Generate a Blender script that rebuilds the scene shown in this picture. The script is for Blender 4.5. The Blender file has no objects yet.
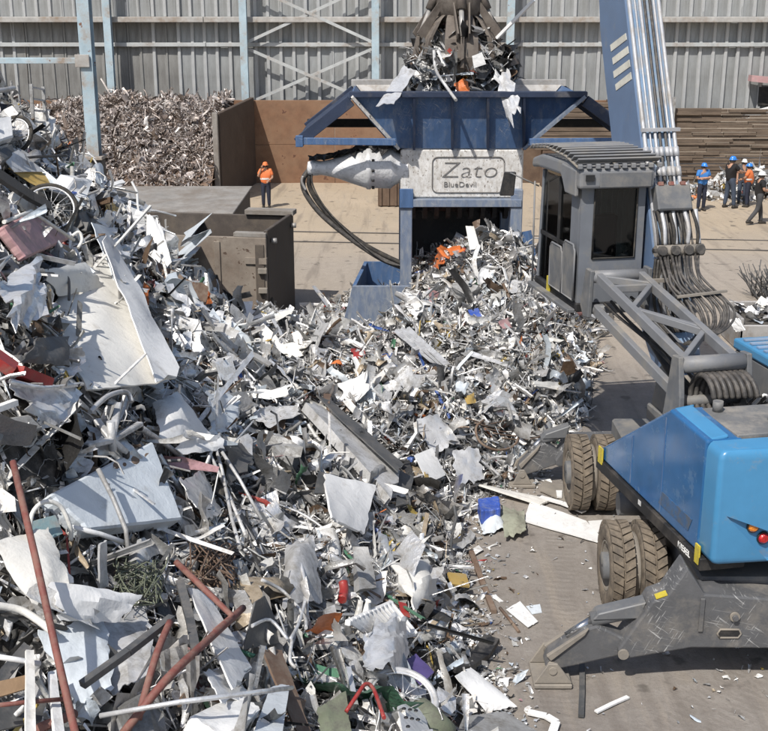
import bpy, bmesh, math, random
import numpy as np
from mathutils import Vector, Matrix, noise as mnoise

random.seed(11)
rng = np.random.default_rng(7)
SC = bpy.context.scene
COL = SC.collection
R = math.radians

# ------------------------------------------------------------------ camera
CAM_H, PITCH, F_PX, W_PX, H_PX = 7.2, R(17.0), 1180.0, 768.0, 731.0
cd = bpy.data.cameras.new('camera'); cam = bpy.data.objects.new('camera', cd); COL.objects.link(cam)
cam.location = (0, 0, CAM_H); cam.rotation_euler = (math.pi/2 - PITCH, 0, 0)
cd.sensor_fit = 'HORIZONTAL'; cd.sensor_width = 36.0; cd.lens = F_PX/W_PX*36.0
cd.clip_start = 0.1; cd.clip_end = 2000
SC.camera = cam

# ------------------------------------------------------------------ sky, sun, exposure
SUN_EL = R(52); SUN_AZ = (-0.50, -0.866)            # the sun stands behind the camera, to its left
world = bpy.data.worlds.new('World'); SC.world = world; world.use_nodes = True
wn = world.node_tree
bgn = wn.nodes['Background']
sky = wn.nodes.new('ShaderNodeTexSky'); sky.sky_type = 'NISHITA'; sky.sun_disc = False
sky.sun_elevation = SUN_EL; sky.sun_rotation = math.atan2(SUN_AZ[0], SUN_AZ[1])
sky.dust_density = 2.0; sky.ozone_density = 1.0
wn.links.new(sky.outputs[0], bgn.inputs[0]); bgn.inputs[1].default_value = 0.11
sl = bpy.data.lights.new('sun', 'SUN'); sl.energy = 4.4; sl.angle = R(0.53); sl.color = (1.0, 0.955, 0.89)
so = bpy.data.objects.new('sun', sl); COL.objects.link(so)
ldir = Vector((-SUN_AZ[0]*math.cos(SUN_EL), -SUN_AZ[1]*math.cos(SUN_EL), -math.sin(SUN_EL)))
so.rotation_euler = ldir.to_track_quat('-Z', 'Y').to_euler(); so.location = (-20, -30, 40)
vs = SC.view_settings; vs.view_transform = 'Standard'; vs.look = 'None'; vs.exposure = 0.03; vs.gamma = 1.0
vs.use_curve_mapping = False
SC.render.engine = 'CYCLES'; SC.render.resolution_x = 1024; SC.render.resolution_y = 975

# ------------------------------------------------------------------ pixel -> place helpers (photograph is 768 x 731)
def ray(px, py):
    x = (px - W_PX/2)/F_PX; y = -(py - H_PX/2)/F_PX
    d = Vector((x, y*math.sin(PITCH) + math.cos(PITCH), y*math.cos(PITCH) - math.sin(PITCH)))
    return d
CAMP = Vector((0, 0, CAM_H))
def at_z(px, py, z=0.0):
    d = ray(px, py); return CAMP + d*((z - CAM_H)/d.z)
def at_y(px, py, Y):
    d = ray(px, py); return CAMP + d*(Y/d.y)

# ------------------------------------------------------------------ materials
def nt(name):
    m = bpy.data.materials.new(name); m.use_nodes = True
    t = m.node_tree; b = t.nodes['Principled BSDF']
    return m, t, b
def N(t, typ, **kw):
    n = t.nodes.new(typ)
    for k, v in kw.items():
        if k.startswith('i_'):
            n.inputs[k[2:]].default_value = v
        else: setattr(n, k, v)
    return n
def ramp(t, src, a, b, ca=(0,0,0,1), cb=(1,1,1,1)):
    r = t.nodes.new('ShaderNodeValToRGB'); e = r.color_ramp.elements
    e[0].position = a; e[1].position = b; e[0].color = ca; e[1].color = cb
    t.links.new(src, r.inputs[0]); return r.outputs[0]
def mixc(t, fac, a, b, mode='MIX'):
    m = t.nodes.new('ShaderNodeMix'); m.data_type = 'RGBA'; m.blend_type = mode
    def put(s, v):
        if hasattr(v, 'is_output'): t.links.new(v, s)
        elif isinstance(v, (int, float)): s.default_value = v
        else: s.default_value = (v[0], v[1], v[2], 1)
    put(m.inputs[0], fac); put(m.inputs[6], a); put(m.inputs[7], b)
    return m.outputs[2]
def c3(v): return (v, v, v)
MATS = {}
def mat(name, col, rough=0.5, metal=0.0, var=0.18, scale=3.0, dirt=None, dirt_amt=0.35, dirt_scale=2.0,
        bump=0.15, bscale=40.0, stretch=None, spots=None, spot_scale=18.0, spot_th=0.68, coat=0.0, coords='Object', dent=0.0, scratch=None):
    if name in MATS: return MATS[name]
    m, t, b = nt(name)
    tc = N(t, 'ShaderNodeTexCoord'); src = tc.outputs[coords]
    if stretch:
        mp = N(t, 'ShaderNodeMapping'); mp.inputs['Scale'].default_value = stretch
        t.links.new(src, mp.inputs[0]); src = mp.outputs[0]
    n1 = N(t, 'ShaderNodeTexNoise', i_Scale=scale, i_Detail=6.0, i_Roughness=0.62); t.links.new(src, n1.inputs['Vector'])
    lo = tuple(max(0, c*(1-var)) for c in col); hi = tuple(min(1, c*(1+var)) for c in col)
    out = mixc(t, ramp(t, n1.outputs['Fac'], 0.32, 0.68), lo, hi)
    rv = None
    if dirt is not None:
        n2 = N(t, 'ShaderNodeTexNoise', i_Scale=dirt_scale, i_Detail=9.0, i_Roughness=0.72); t.links.new(src, n2.inputs['Vector'])
        f = ramp(t, n2.outputs['Fac'], 0.62 - dirt_amt*0.45, 0.78 - dirt_amt*0.3)
        out = mixc(t, f, out, dirt); rv = f
    if spots is not None:
        n3 = N(t, 'ShaderNodeTexNoise', i_Scale=spot_scale, i_Detail=4.0, i_Roughness=0.6); t.links.new(src, n3.inputs['Vector'])
        out = mixc(t, ramp(t, n3.outputs['Fac'], spot_th, spot_th+0.03), out, spots)
    if scratch is not None:
        for (ry, sc_) in ((38, (0.30, 0.15, 0.018)), (-62, (0.22, 0.15, 0.014)), (12, (0.35, 0.15, 0.012))):
            m2 = N(t, 'ShaderNodeMapping'); m2.vector_type = 'TEXTURE'; m2.inputs['Rotation'].default_value = (0, R(ry), 0.0); m2.inputs['Scale'].default_value = sc_; t.links.new(tc.outputs[coords], m2.inputs[0])
            n8 = N(t, 'ShaderNodeTexNoise', i_Scale=1.0, i_Detail=2.0); t.links.new(m2.outputs[0], n8.inputs['Vector'])
            n9 = N(t, 'ShaderNodeTexNoise', i_Scale=2.2, i_Detail=2.0); t.links.new(tc.outputs[coords], n9.inputs['Vector'])
            mm_ = N(t, 'ShaderNodeMath', operation='MULTIPLY'); t.links.new(ramp(t, n8.outputs['Fac'], 0.64, 0.70, (0,0,0,1), (0.75,0.75,0.75,1)), mm_.inputs[0]); t.links.new(ramp(t, n9.outputs['Fac'], 0.50, 0.62), mm_.inputs[1])
            out = mixc(t, mm_.outputs[0], out, scratch)
    t.links.new(out, b.inputs['Base Color'])
    b.inputs['Metallic'].default_value = metal
    rr = N(t, 'ShaderNodeMath', operation='MULTIPLY_ADD'); rr.inputs[1].default_value = 0.3; rr.inputs[2].default_value = max(0.02, rough-0.15)
    t.links.new(n1.outputs['Fac'], rr.inputs[0])
    if rv is not None:
        ra = N(t, 'ShaderNodeMath', operation='MULTIPLY_ADD'); ra.inputs[1].default_value = 0.35
        t.links.new(rv, ra.inputs[0]); t.links.new(rr.outputs[0], ra.inputs[2]); ra.use_clamp = True
        t.links.new(ra.outputs[0], b.inputs['Roughness'])
    else: t.links.new(rr.outputs[0], b.inputs['Roughness'])
    if coat: b.inputs['Coat Weight'].default_value = coat; b.inputs['Coat Roughness'].default_value = 0.12
    if bump:
        n4 = N(t, 'ShaderNodeTexNoise', i_Scale=bscale, i_Detail=4.0); t.links.new(src, n4.inputs['Vector'])
        bp = N(t, 'ShaderNodeBump', i_Strength=bump, i_Distance=0.02); t.links.new(n4.outputs['Fac'], bp.inputs['Height'])
        if dent:
            n7 = N(t, 'ShaderNodeTexNoise', i_Scale=5.5, i_Detail=3.0, i_Distortion=0.8); t.links.new(src, n7.inputs['Vector'])
            b2 = N(t, 'ShaderNodeBump', i_Strength=dent, i_Distance=0.06); t.links.new(n7.outputs['Fac'], b2.inputs['Height']); t.links.new(b2.outputs[0], bp.inputs['Normal'])
        t.links.new(bp.outputs[0], b.inputs['Normal'])
    MATS[name] = m
    return m

DUST = (0.33, 0.28, 0.22)
RUST = (0.16, 0.075, 0.035)
# machine
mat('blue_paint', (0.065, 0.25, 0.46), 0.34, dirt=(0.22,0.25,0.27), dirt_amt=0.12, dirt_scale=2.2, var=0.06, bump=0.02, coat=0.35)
mat('blue_paint_shaded', (0.026, 0.125, 0.30), 0.2, dirt=(0.13,0.22,0.34), dirt_amt=0.14, dirt_scale=3.4, var=0.12, bump=0.03, coat=0.5)  # darker copy of blue_paint; the flank's shade is put into the colour
mat('boom_blue', (0.115, 0.175, 0.285), 0.40, dirt=(0.25,0.25,0.25), dirt_amt=0.1, var=0.08, bump=0.03, coat=0.2)
mat('boom_blue_lit', (0.22, 0.33, 0.48), 0.42, dirt=(0.36,0.35,0.33), dirt_amt=0.4, var=0.12)  # paler copy of boom_blue; the back's stronger light is in the colour
mat('machine_grey', (0.135, 0.14, 0.147), 0.5, dirt=(0.24,0.225,0.20), dirt_amt=0.35, var=0.12, bump=0.05)
mat('lattice_grey', (0.19, 0.195, 0.205), 0.5, dirt=(0.25,0.235,0.21), dirt_amt=0.32, var=0.1, bump=0.05)
mat('cab_grey', (0.17, 0.183, 0.205), 0.42, dirt=(0.24,0.23,0.21), dirt_amt=0.2, var=0.08, bump=0.03)
mat('deck_grey', (0.16, 0.16, 0.158), 0.6, dirt=(0.30,0.275,0.24), dirt_amt=0.36, dirt_scale=2.5, var=0.15)
mat('outrigger_grey', (0.105, 0.107, 0.112), 0.5, dirt=(0.20,0.185,0.165), dirt_amt=0.28, dirt_scale=2.0, var=0.15, scratch=(0.50,0.50,0.49))
mat('dusty_steel', (0.19, 0.175, 0.155), 0.75, dirt=(0.28,0.25,0.21), dirt_amt=0.6, var=0.2)
mat('black_steel', (0.018, 0.018, 0.019), 0.6, dirt=(0.08,0.07,0.06), dirt_amt=0.25)
mat('rubber', (0.025, 0.024, 0.023), 0.75, dirt=(0.10,0.088,0.072), dirt_amt=0.4, dirt_scale=6)
mat('tyre', (0.105, 0.088, 0.07), 0.85, dirt=(0.22,0.18,0.135), dirt_amt=0.55, dirt_scale=6, var=0.2)
mat('hose', (0.06, 0.056, 0.052), 0.5, dirt=(0.15,0.135,0.12), dirt_amt=0.32, dirt_scale=9, var=0.2)
mat('chrome', (0.62, 0.62, 0.62), 0.22, metal=0.95, var=0.05, bump=0)
mat('pipe_steel', (0.46, 0.465, 0.48), 0.5, metal=0.25, dirt=(0.34,0.31,0.27), dirt_amt=0.3)
mat('cream_paint', (0.62, 0.60, 0.52), 0.5)
mat('white_print', (0.72, 0.72, 0.70), 0.5, bump=0)
mat('yellow_sticker', (0.62, 0.50, 0.05), 0.5, dirt=(0.3,0.26,0.1), dirt_amt=0.3, dirt_scale=20)
mat('lamp_orange', (0.75, 0.24, 0.02), 0.12, var=0.25, scale=30, bump=0.5, bscale=60, coat=1.0)
mat('lamp_red', (0.48, 0.012, 0.012), 0.12, var=0.25, scale=30, bump=0.5, bscale=60, coat=1.0)
mat('seat_black', (0.02, 0.02, 0.022), 0.7)
# shredder
mat('shred_blue', (0.065, 0.125, 0.25), 0.5, dirt=(0.17,0.21,0.28), dirt_amt=0.25, dirt_scale=2.2, var=0.14, stretch=(3,3,0.6), scratch=(0.32,0.34,0.37))
mat('shred_blue_worn', (0.15, 0.19, 0.265), 0.55, dirt=(0.27,0.29,0.31), dirt_amt=0.36, dirt_scale=3.5, var=0.14, stretch=(2.5,2.5,0.7), scratch=(0.40,0.40,0.40))
mat('shred_dark', (0.020, 0.032, 0.065), 0.6, dirt=(0.10,0.10,0.11), dirt_amt=0.2)
mat('shred_white', (0.64, 0.63, 0.61), 0.55, dirt=(0.44,0.41,0.37), dirt_amt=0.4, dirt_scale=11, spots=(0.15,0.125,0.10), spot_scale=15, spot_th=0.61, stretch=(1.3,1.3,0.8))
mat('bare_steel', (0.40, 0.39, 0.375), 0.55, metal=0.3, dirt=(0.25,0.21,0.17), dirt_amt=0.3)
mat('engrave', (0.17, 0.16, 0.15), 0.7, bump=0)
mat('silver_wrap', (0.70, 0.70, 0.70), 0.45, metal=0.15, dirt=(0.30,0.30,0.29), dirt_amt=0.2, dirt_scale=7, bump=0.5, bscale=25, dent=0.16)
# setting
mat('zinc_sheet', (0.345, 0.36, 0.365), 0.5, metal=0.25, dirt=(0.25,0.255,0.25), dirt_amt=0.48, dirt_scale=1.2, var=0.12, stretch=(1.2,1.2,0.25))
mat('zinc_dull', (0.26, 0.26, 0.25), 0.6, metal=0.15, dirt=(0.17,0.165,0.155), dirt_amt=0.45, dirt_scale=1.2, var=0.12, stretch=(1.2,1.2,0.25))
mat('girt_paint', (0.46, 0.48, 0.48), 0.55, dirt=(0.25,0.20,0.16), dirt_amt=0.3, dirt_scale=1.5)
mat('rusty_rail', (0.40, 0.39, 0.37), 0.65, dirt=(0.27,0.21,0.16), dirt_amt=0.34, dirt_scale=1.3)
mat('pale_blue', (0.40, 0.51, 0.57), 0.55, dirt=(0.30,0.24,0.19), dirt_amt=0.32, dirt_scale=1.5, spots=(0.20,0.10,0.06), spot_scale=4, spot_th=0.68)
mat('rust_panel', (0.195, 0.105, 0.060), 0.78, dirt=(0.25,0.155,0.098), dirt_amt=0.5, dirt_scale=0.9, var=0.22, spots=(0.12,0.06,0.04), spot_scale=3, spot_th=0.66)
mat('rust_dark', (0.105, 0.068, 0.047), 0.8, dirt=(0.17,0.12,0.085), dirt_amt=0.45, dirt_scale=1.2, var=0.2)
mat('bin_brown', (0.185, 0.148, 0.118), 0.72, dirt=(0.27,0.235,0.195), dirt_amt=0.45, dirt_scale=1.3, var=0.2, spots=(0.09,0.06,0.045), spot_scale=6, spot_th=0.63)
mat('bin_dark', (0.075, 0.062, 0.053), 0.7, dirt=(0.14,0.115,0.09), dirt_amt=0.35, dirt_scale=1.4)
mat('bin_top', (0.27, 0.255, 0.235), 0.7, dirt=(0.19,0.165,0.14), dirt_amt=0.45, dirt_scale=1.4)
mat('timber', (0.165, 0.125, 0.092), 0.88, dirt=(0.10,0.075,0.056), dirt_amt=0.5, dirt_scale=2.5, var=0.3, stretch=(0.35,2,3))
mat('dark_pier', (0.09, 0.085, 0.08), 0.85)
# scrap
mat('paint_white', (0.78, 0.78, 0.77), 0.42, dirt=(0.50,0.48,0.45), dirt_amt=0.14, dirt_scale=4, var=0.06, dent=0.16)
mat('paint_cream', (0.74, 0.725, 0.68), 0.45, dirt=(0.47,0.44,0.39), dirt_amt=0.16, dirt_scale=3.5, var=0.08, dent=0.16)
mat('paint_bluish', (0.64, 0.69, 0.73), 0.42, dirt=(0.45,0.46,0.46), dirt_amt=0.16, dirt_scale=4, var=0.06, dent=0.16)
mat('alu_bright', (0.80, 0.805, 0.81), 0.33, metal=0.5, dirt=(0.40,0.39,0.38), dirt_amt=0.3, dirt_scale=5, var=0.1, dent=0.16)
mat('alu_dull', (0.62, 0.62, 0.62), 0.42, metal=0.3, dirt=(0.30,0.29,0.27), dirt_amt=0.4, dirt_scale=5, var=0.14, dent=0.16)
mat('alu_grey', (0.36, 0.36, 0.355), 0.55, metal=0.2, dirt=(0.19,0.18,0.165), dirt_amt=0.4, dirt_scale=5, var=0.16, dent=0.16)
mat('grey_dark', (0.095, 0.098, 0.10), 0.5, metal=0.2, dirt=(0.16,0.15,0.14), dirt_amt=0.35, dirt_scale=5, var=0.2, dent=0.16)
mat('black_plastic', (0.018, 0.018, 0.019), 0.42, dirt=(0.08,0.075,0.07), dirt_amt=0.3, dirt_scale=6)
mat('scrap_red', (0.33, 0.035, 0.032), 0.42, dirt=(0.22,0.10,0.08), dirt_amt=0.3, dirt_scale=7)
mat('oxide_red', (0.20, 0.068, 0.055), 0.65, dirt=(0.24,0.145,0.115), dirt_amt=0.45, dirt_scale=9, var=0.2)
mat('scrap_pink', (0.48, 0.28, 0.285), 0.5, dirt=(0.36,0.28,0.26), dirt_amt=0.4, dirt_scale=5)
mat('scrap_orange', (0.62, 0.17, 0.045), 0.5)
mat('scrap_yellow', (0.50, 0.34, 0.10), 0.55, dirt=(0.35,0.26,0.12), dirt_amt=0.4, dirt_scale=6)
mat('scrap_blue', (0.045, 0.10, 0.42), 0.42, dirt=(0.15,0.19,0.33), dirt_amt=0.3, dirt_scale=8)
mat('scrap_green', (0.17, 0.19, 0.13), 0.6, dirt=(0.11,0.11,0.09), dirt_amt=0.4, dirt_scale=6)
mat('scrap_teal', (0.30, 0.45, 0.47), 0.5, dirt=(0.35,0.36,0.34), dirt_amt=0.4, dirt_scale=6)
mat('scrap_purple', (0.10, 0.075, 0.22), 0.5)
mat('scrap_brown', (0.15, 0.095, 0.065), 0.7, dirt=(0.22,0.17,0.13), dirt_amt=0.4, dirt_scale=5)
mat('cardboard', (0.33, 0.22, 0.13), 0.8)
# people
mat('skin', (0.42, 0.24, 0.16), 0.55, bump=0)
mat('hi_vis', (0.72, 0.19, 0.06), 0.7, var=0.1, bump=0.3, bscale=15)
mat('reflective', (0.62, 0.62, 0.60), 0.4)
mat('navy', (0.018, 0.022, 0.04), 0.8, var=0.25)
mat('jeans', (0.045, 0.06, 0.09), 0.85, var=0.3)
mat('blue_shirt', (0.045, 0.19, 0.50), 0.75, var=0.15)
mat('black_shirt', (0.013, 0.012, 0.013), 0.8)
mat('grey_trousers', (0.055, 0.055, 0.058), 0.85, var=0.3)
mat('helmet_blue', (0.03, 0.20, 0.62), 0.3, bump=0, coat=0.4)
mat('helmet_white', (0.74, 0.74, 0.72), 0.3, bump=0, coat=0.4)
mat('boot', (0.03, 0.025, 0.02), 0.7)
mat('hair', (0.02, 0.015, 0.012), 0.6)

def glass_mat(name, tint, gloss=0.12):
    m = bpy.data.materials.new(name); m.use_nodes = True; t = m.node_tree
    t.nodes.remove(t.nodes['Principled BSDF'])
    o = t.nodes['Material Output']
    tr = N(t, 'ShaderNodeBsdfTransparent'); tr.inputs[0].default_value = (*tint, 1)
    gl = N(t, 'ShaderNodeBsdfGlossy'); gl.inputs['Roughness'].default_value = 0.04
    fr = N(t, 'ShaderNodeFresnel', i_IOR=1.5)
    mx = N(t, 'ShaderNodeMixShader'); t.links.new(fr.outputs[0], mx.inputs[0])
    t.links.new(tr.outputs[0], mx.inputs[1]); t.links.new(gl.outputs[0], mx.inputs[2]); t.links.new(mx.outputs[0], o.inputs[0])
    MATS[name] = m; return m
glass_mat('side_glass', (0.86, 0.90, 0.87)); glass_mat('rear_glass', (0.58, 0.60, 0.61))

def attr_mat(name):
    """colour and metalness of each scrap piece come from the piece itself; grime from noise"""
    m, t, b = nt(name)
    ca = N(t, 'ShaderNodeAttribute', attribute_name='piece_color'); ma = N(t, 'ShaderNodeAttribute', attribute_name='piece_metal')
    tc = N(t, 'ShaderNodeTexCoord')
    n1 = N(t, 'ShaderNodeTexNoise', i_Scale=9.0, i_Detail=6.0, i_Roughness=0.7); t.links.new(tc.outputs['Object'], n1.inputs['Vector'])
    grime = mixc(t, 1.0, ca.outputs['Color'], (0.60, 0.56, 0.50), 'MULTIPLY')
    out = mixc(t, ramp(t, n1.outputs['Fac'], 0.46, 0.70), ca.outputs['Color'], grime)
    t.links.new(out, b.inputs['Base Color']); t.links.new(ma.outputs['Fac'], b.inputs['Metallic'])
    rr = N(t, 'ShaderNodeMath', operation='MULTIPLY_ADD'); rr.inputs[1].default_value = 0.45; rr.inputs[2].default_value = 0.17
    t.links.new(n1.outputs['Fac'], rr.inputs[0]); t.links.new(rr.outputs[0], b.inputs['Roughness'])
    n4 = N(t, 'ShaderNodeTexNoise', i_Scale=22.0, i_Detail=3.0); t.links.new(tc.outputs['Object'], n4.inputs['Vector'])
    bp = N(t, 'ShaderNodeBump', i_Strength=0.35, i_Distance=0.03); t.links.new(n4.outputs['Fac'], bp.inputs['Height'])
    t.links.new(bp.outputs[0], b.inputs['Normal'])
    MATS[name] = m; return m
attr_mat('scrap_mix')

def ground_mat():
    m, t, b = nt('yard_ground')
    tc = N(t, 'ShaderNodeTexCoord'); P = tc.outputs['Object']
    sx = N(t, 'ShaderNodeSeparateXYZ'); t.links.new(P, sx.inputs[0])
    nz = N(t, 'ShaderNodeTexNoise', i_Scale=0.35, i_Detail=7.0, i_Roughness=0.62); t.links.new(P, nz.inputs['Vector'])
    nf = N(t, 'ShaderNodeTexNoise', i_Scale=4.0, i_Detail=10.0, i_Roughness=0.75); t.links.new(P, nf.inputs['Vector'])
    dirt = mixc(t, ramp(t, nz.outputs['Fac'], 0.35, 0.65), (0.245,0.222,0.198), (0.33,0.302,0.27))
    dirt = mixc(t, ramp(t, nf.outputs['Fac'], 0.40, 0.66), mixc(t, 0.40, dirt, (0.15,0.125,0.105)), dirt)
    # swept, sun-bleached sandy concrete farther back in the yard
    sand = mixc(t, ramp(t, nz.outputs['Fac'], 0.3, 0.7), (0.39,0.315,0.225), (0.47,0.385,0.285))
    grey = mixc(t, ramp(t, nf.outputs['Fac'], 0.35, 0.7), (0.34,0.295,0.245), (0.41,0.355,0.295))
    ad = N(t, 'ShaderNodeMath', operation='MULTIPLY_ADD'); ad.inputs[1].default_value = 9.0
    t.links.new(nz.outputs['Fac'], ad.inputs[0]); t.links.new(sx.outputs['Y'], ad.inputs[2])
    d1 = N(t, 'ShaderNodeMapRange'); d1.inputs[1].default_value = 25; d1.inputs[2].default_value = 30
    t.links.new(ad.outputs[0], d1.inputs[0])
    d2 = N(t, 'ShaderNodeMapRange'); d2.inputs[1].default_value = 38; d2.inputs[2].default_value = 44
    t.links.new(ad.outputs[0], d2.inputs[0])
    col = mixc(t, d1.outputs[0], dirt, grey); col = mixc(t, d2.outputs[0], col, sand)
    # tyre smears: stretched noise running along the yard and a fainter turning set
    mp = N(t, 'ShaderNodeMapping'); mp.inputs['Scale'].default_value = (2.6, 0.22, 1); mp.inputs['Rotation'].default_value = (0,0,R(28))
    t.links.new(P, mp.inputs[0])
    n3 = N(t, 'ShaderNodeTexNoise', i_Scale=1.1, i_Detail=5.0, i_Roughness=0.6, i_Distortion=0.6); t.links.new(mp.outputs[0], n3.inputs['Vector'])
    col = mixc(t, mixc(t, ramp(t, n3.outputs['Fac'], 0.53, 0.68), (0,0,0), (0.42,0.42,0.42)), col, (0.13,0.11,0.092))
    mp2 = N(t, 'ShaderNodeMapping'); mp2.inputs['Scale'].default_value = (2.2, 0.3, 1); mp2.inputs['Rotation'].default_value = (0,0,R(-38))
    t.links.new(P, mp2.inputs[0])
    n5 = N(t, 'ShaderNodeTexNoise', i_Scale=1.3, i_Detail=5.0, i_Distortion=0.9); t.links.new(mp2.outputs[0], n5.inputs['Vector'])
    col = mixc(t, mixc(t, ramp(t, n5.outputs['Fac'], 0.54, 0.68), (0,0,0), (0.38,0.38,0.38)), col, (0.36,0.31,0.25))
    for (px_, py_, ang, half) in ((735, 716, -42, 0.16), (690, 705, -46, 0.12), (560, 585, -8, 0.2)):
        c_ = at_z(px_, py_, 0); m3 = N(t, 'ShaderNodeMapping'); m3.vector_type = 'TEXTURE'; m3.inputs['Location'].default_value = (c_.x, c_.y, 0); m3.inputs['Rotation'].default_value = (0, 0, R(ang)); t.links.new(P, m3.inputs[0])
        s3 = N(t, 'ShaderNodeSeparateXYZ'); t.links.new(m3.outputs[0], s3.inputs[0])
        ab = N(t, 'ShaderNodeMath', operation='ABSOLUTE'); t.links.new(s3.outputs['X'], ab.inputs[0])
        band = ramp(t, ab.outputs[0], half*0.9, half*1.1, (1,1,1,1), (0,0,0,1))
        wv = N(t, 'ShaderNodeTexWave', i_Scale=2.6, i_Distortion=5.0, i_Detail=3.0); wv.bands_direction = 'Y'; t.links.new(m3.outputs[0], wv.inputs['Vector'])
        k1 = N(t, 'ShaderNodeMath', operation='MULTIPLY'); t.links.new(band, k1.inputs[0]); t.links.new(ramp(t, wv.outputs['Fac'], 0.45, 0.7), k1.inputs[1])
        k2 = N(t, 'ShaderNodeMath', operation='MULTIPLY'); t.links.new(k1.outputs[0], k2.inputs[0]); t.links.new(ramp(t, nf.outputs['Fac'], 0.35, 0.6), k2.inputs[1])
        k3 = N(t, 'ShaderNodeMath', operation='MULTIPLY', ); k3.inputs[1].default_value = 0.34; t.links.new(k2.outputs[0], k3.inputs[0])
        col = mixc(t, k3.outputs[0], col, (0.14,0.12,0.10))
    ng = N(t, 'ShaderNodeTexNoise', i_Scale=26.0, i_Detail=6.0, i_Roughness=0.8); t.links.new(P, ng.inputs['Vector'])
    col = mixc(t, mixc(t, ramp(t, ng.outputs['Fac'], 0.52, 0.66), (0,0,0), (0.5,0.5,0.5)), col, (0.15,0.13,0.11))
    # dark oil spots
    n6 = N(t, 'ShaderNodeTexNoise', i_Scale=2.3, i_Detail=3.0); t.links.new(P, n6.inputs['Vector'])
    col = mixc(t, mixc(t, ramp(t, n6.outputs['Fac'], 0.63, 0.69), (0,0,0), (0.6,0.6,0.6)), col, (0.075,0.065,0.055))
    t.links.new(col, b.inputs['Base Color']); b.inputs['Roughness'].default_value = 0.9
    bp = N(t, 'ShaderNodeBump', i_Strength=0.6, i_Distance=0.05); t.links.new(nf.outputs['Fac'], bp.inputs['Height']); t.links.new(bp.outputs[0], b.inputs['Normal'])
    MATS['yard_ground'] = m
ground_mat()
mat('fines', (0.055, 0.050, 0.045), 0.9, var=0.5, scale=6, dirt=(0.13,0.12,0.105), dirt_amt=0.4, dirt_scale=12, bump=0.8, bscale=14)  # near-black grime tone that also paints the shade between scrap pieces

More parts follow.
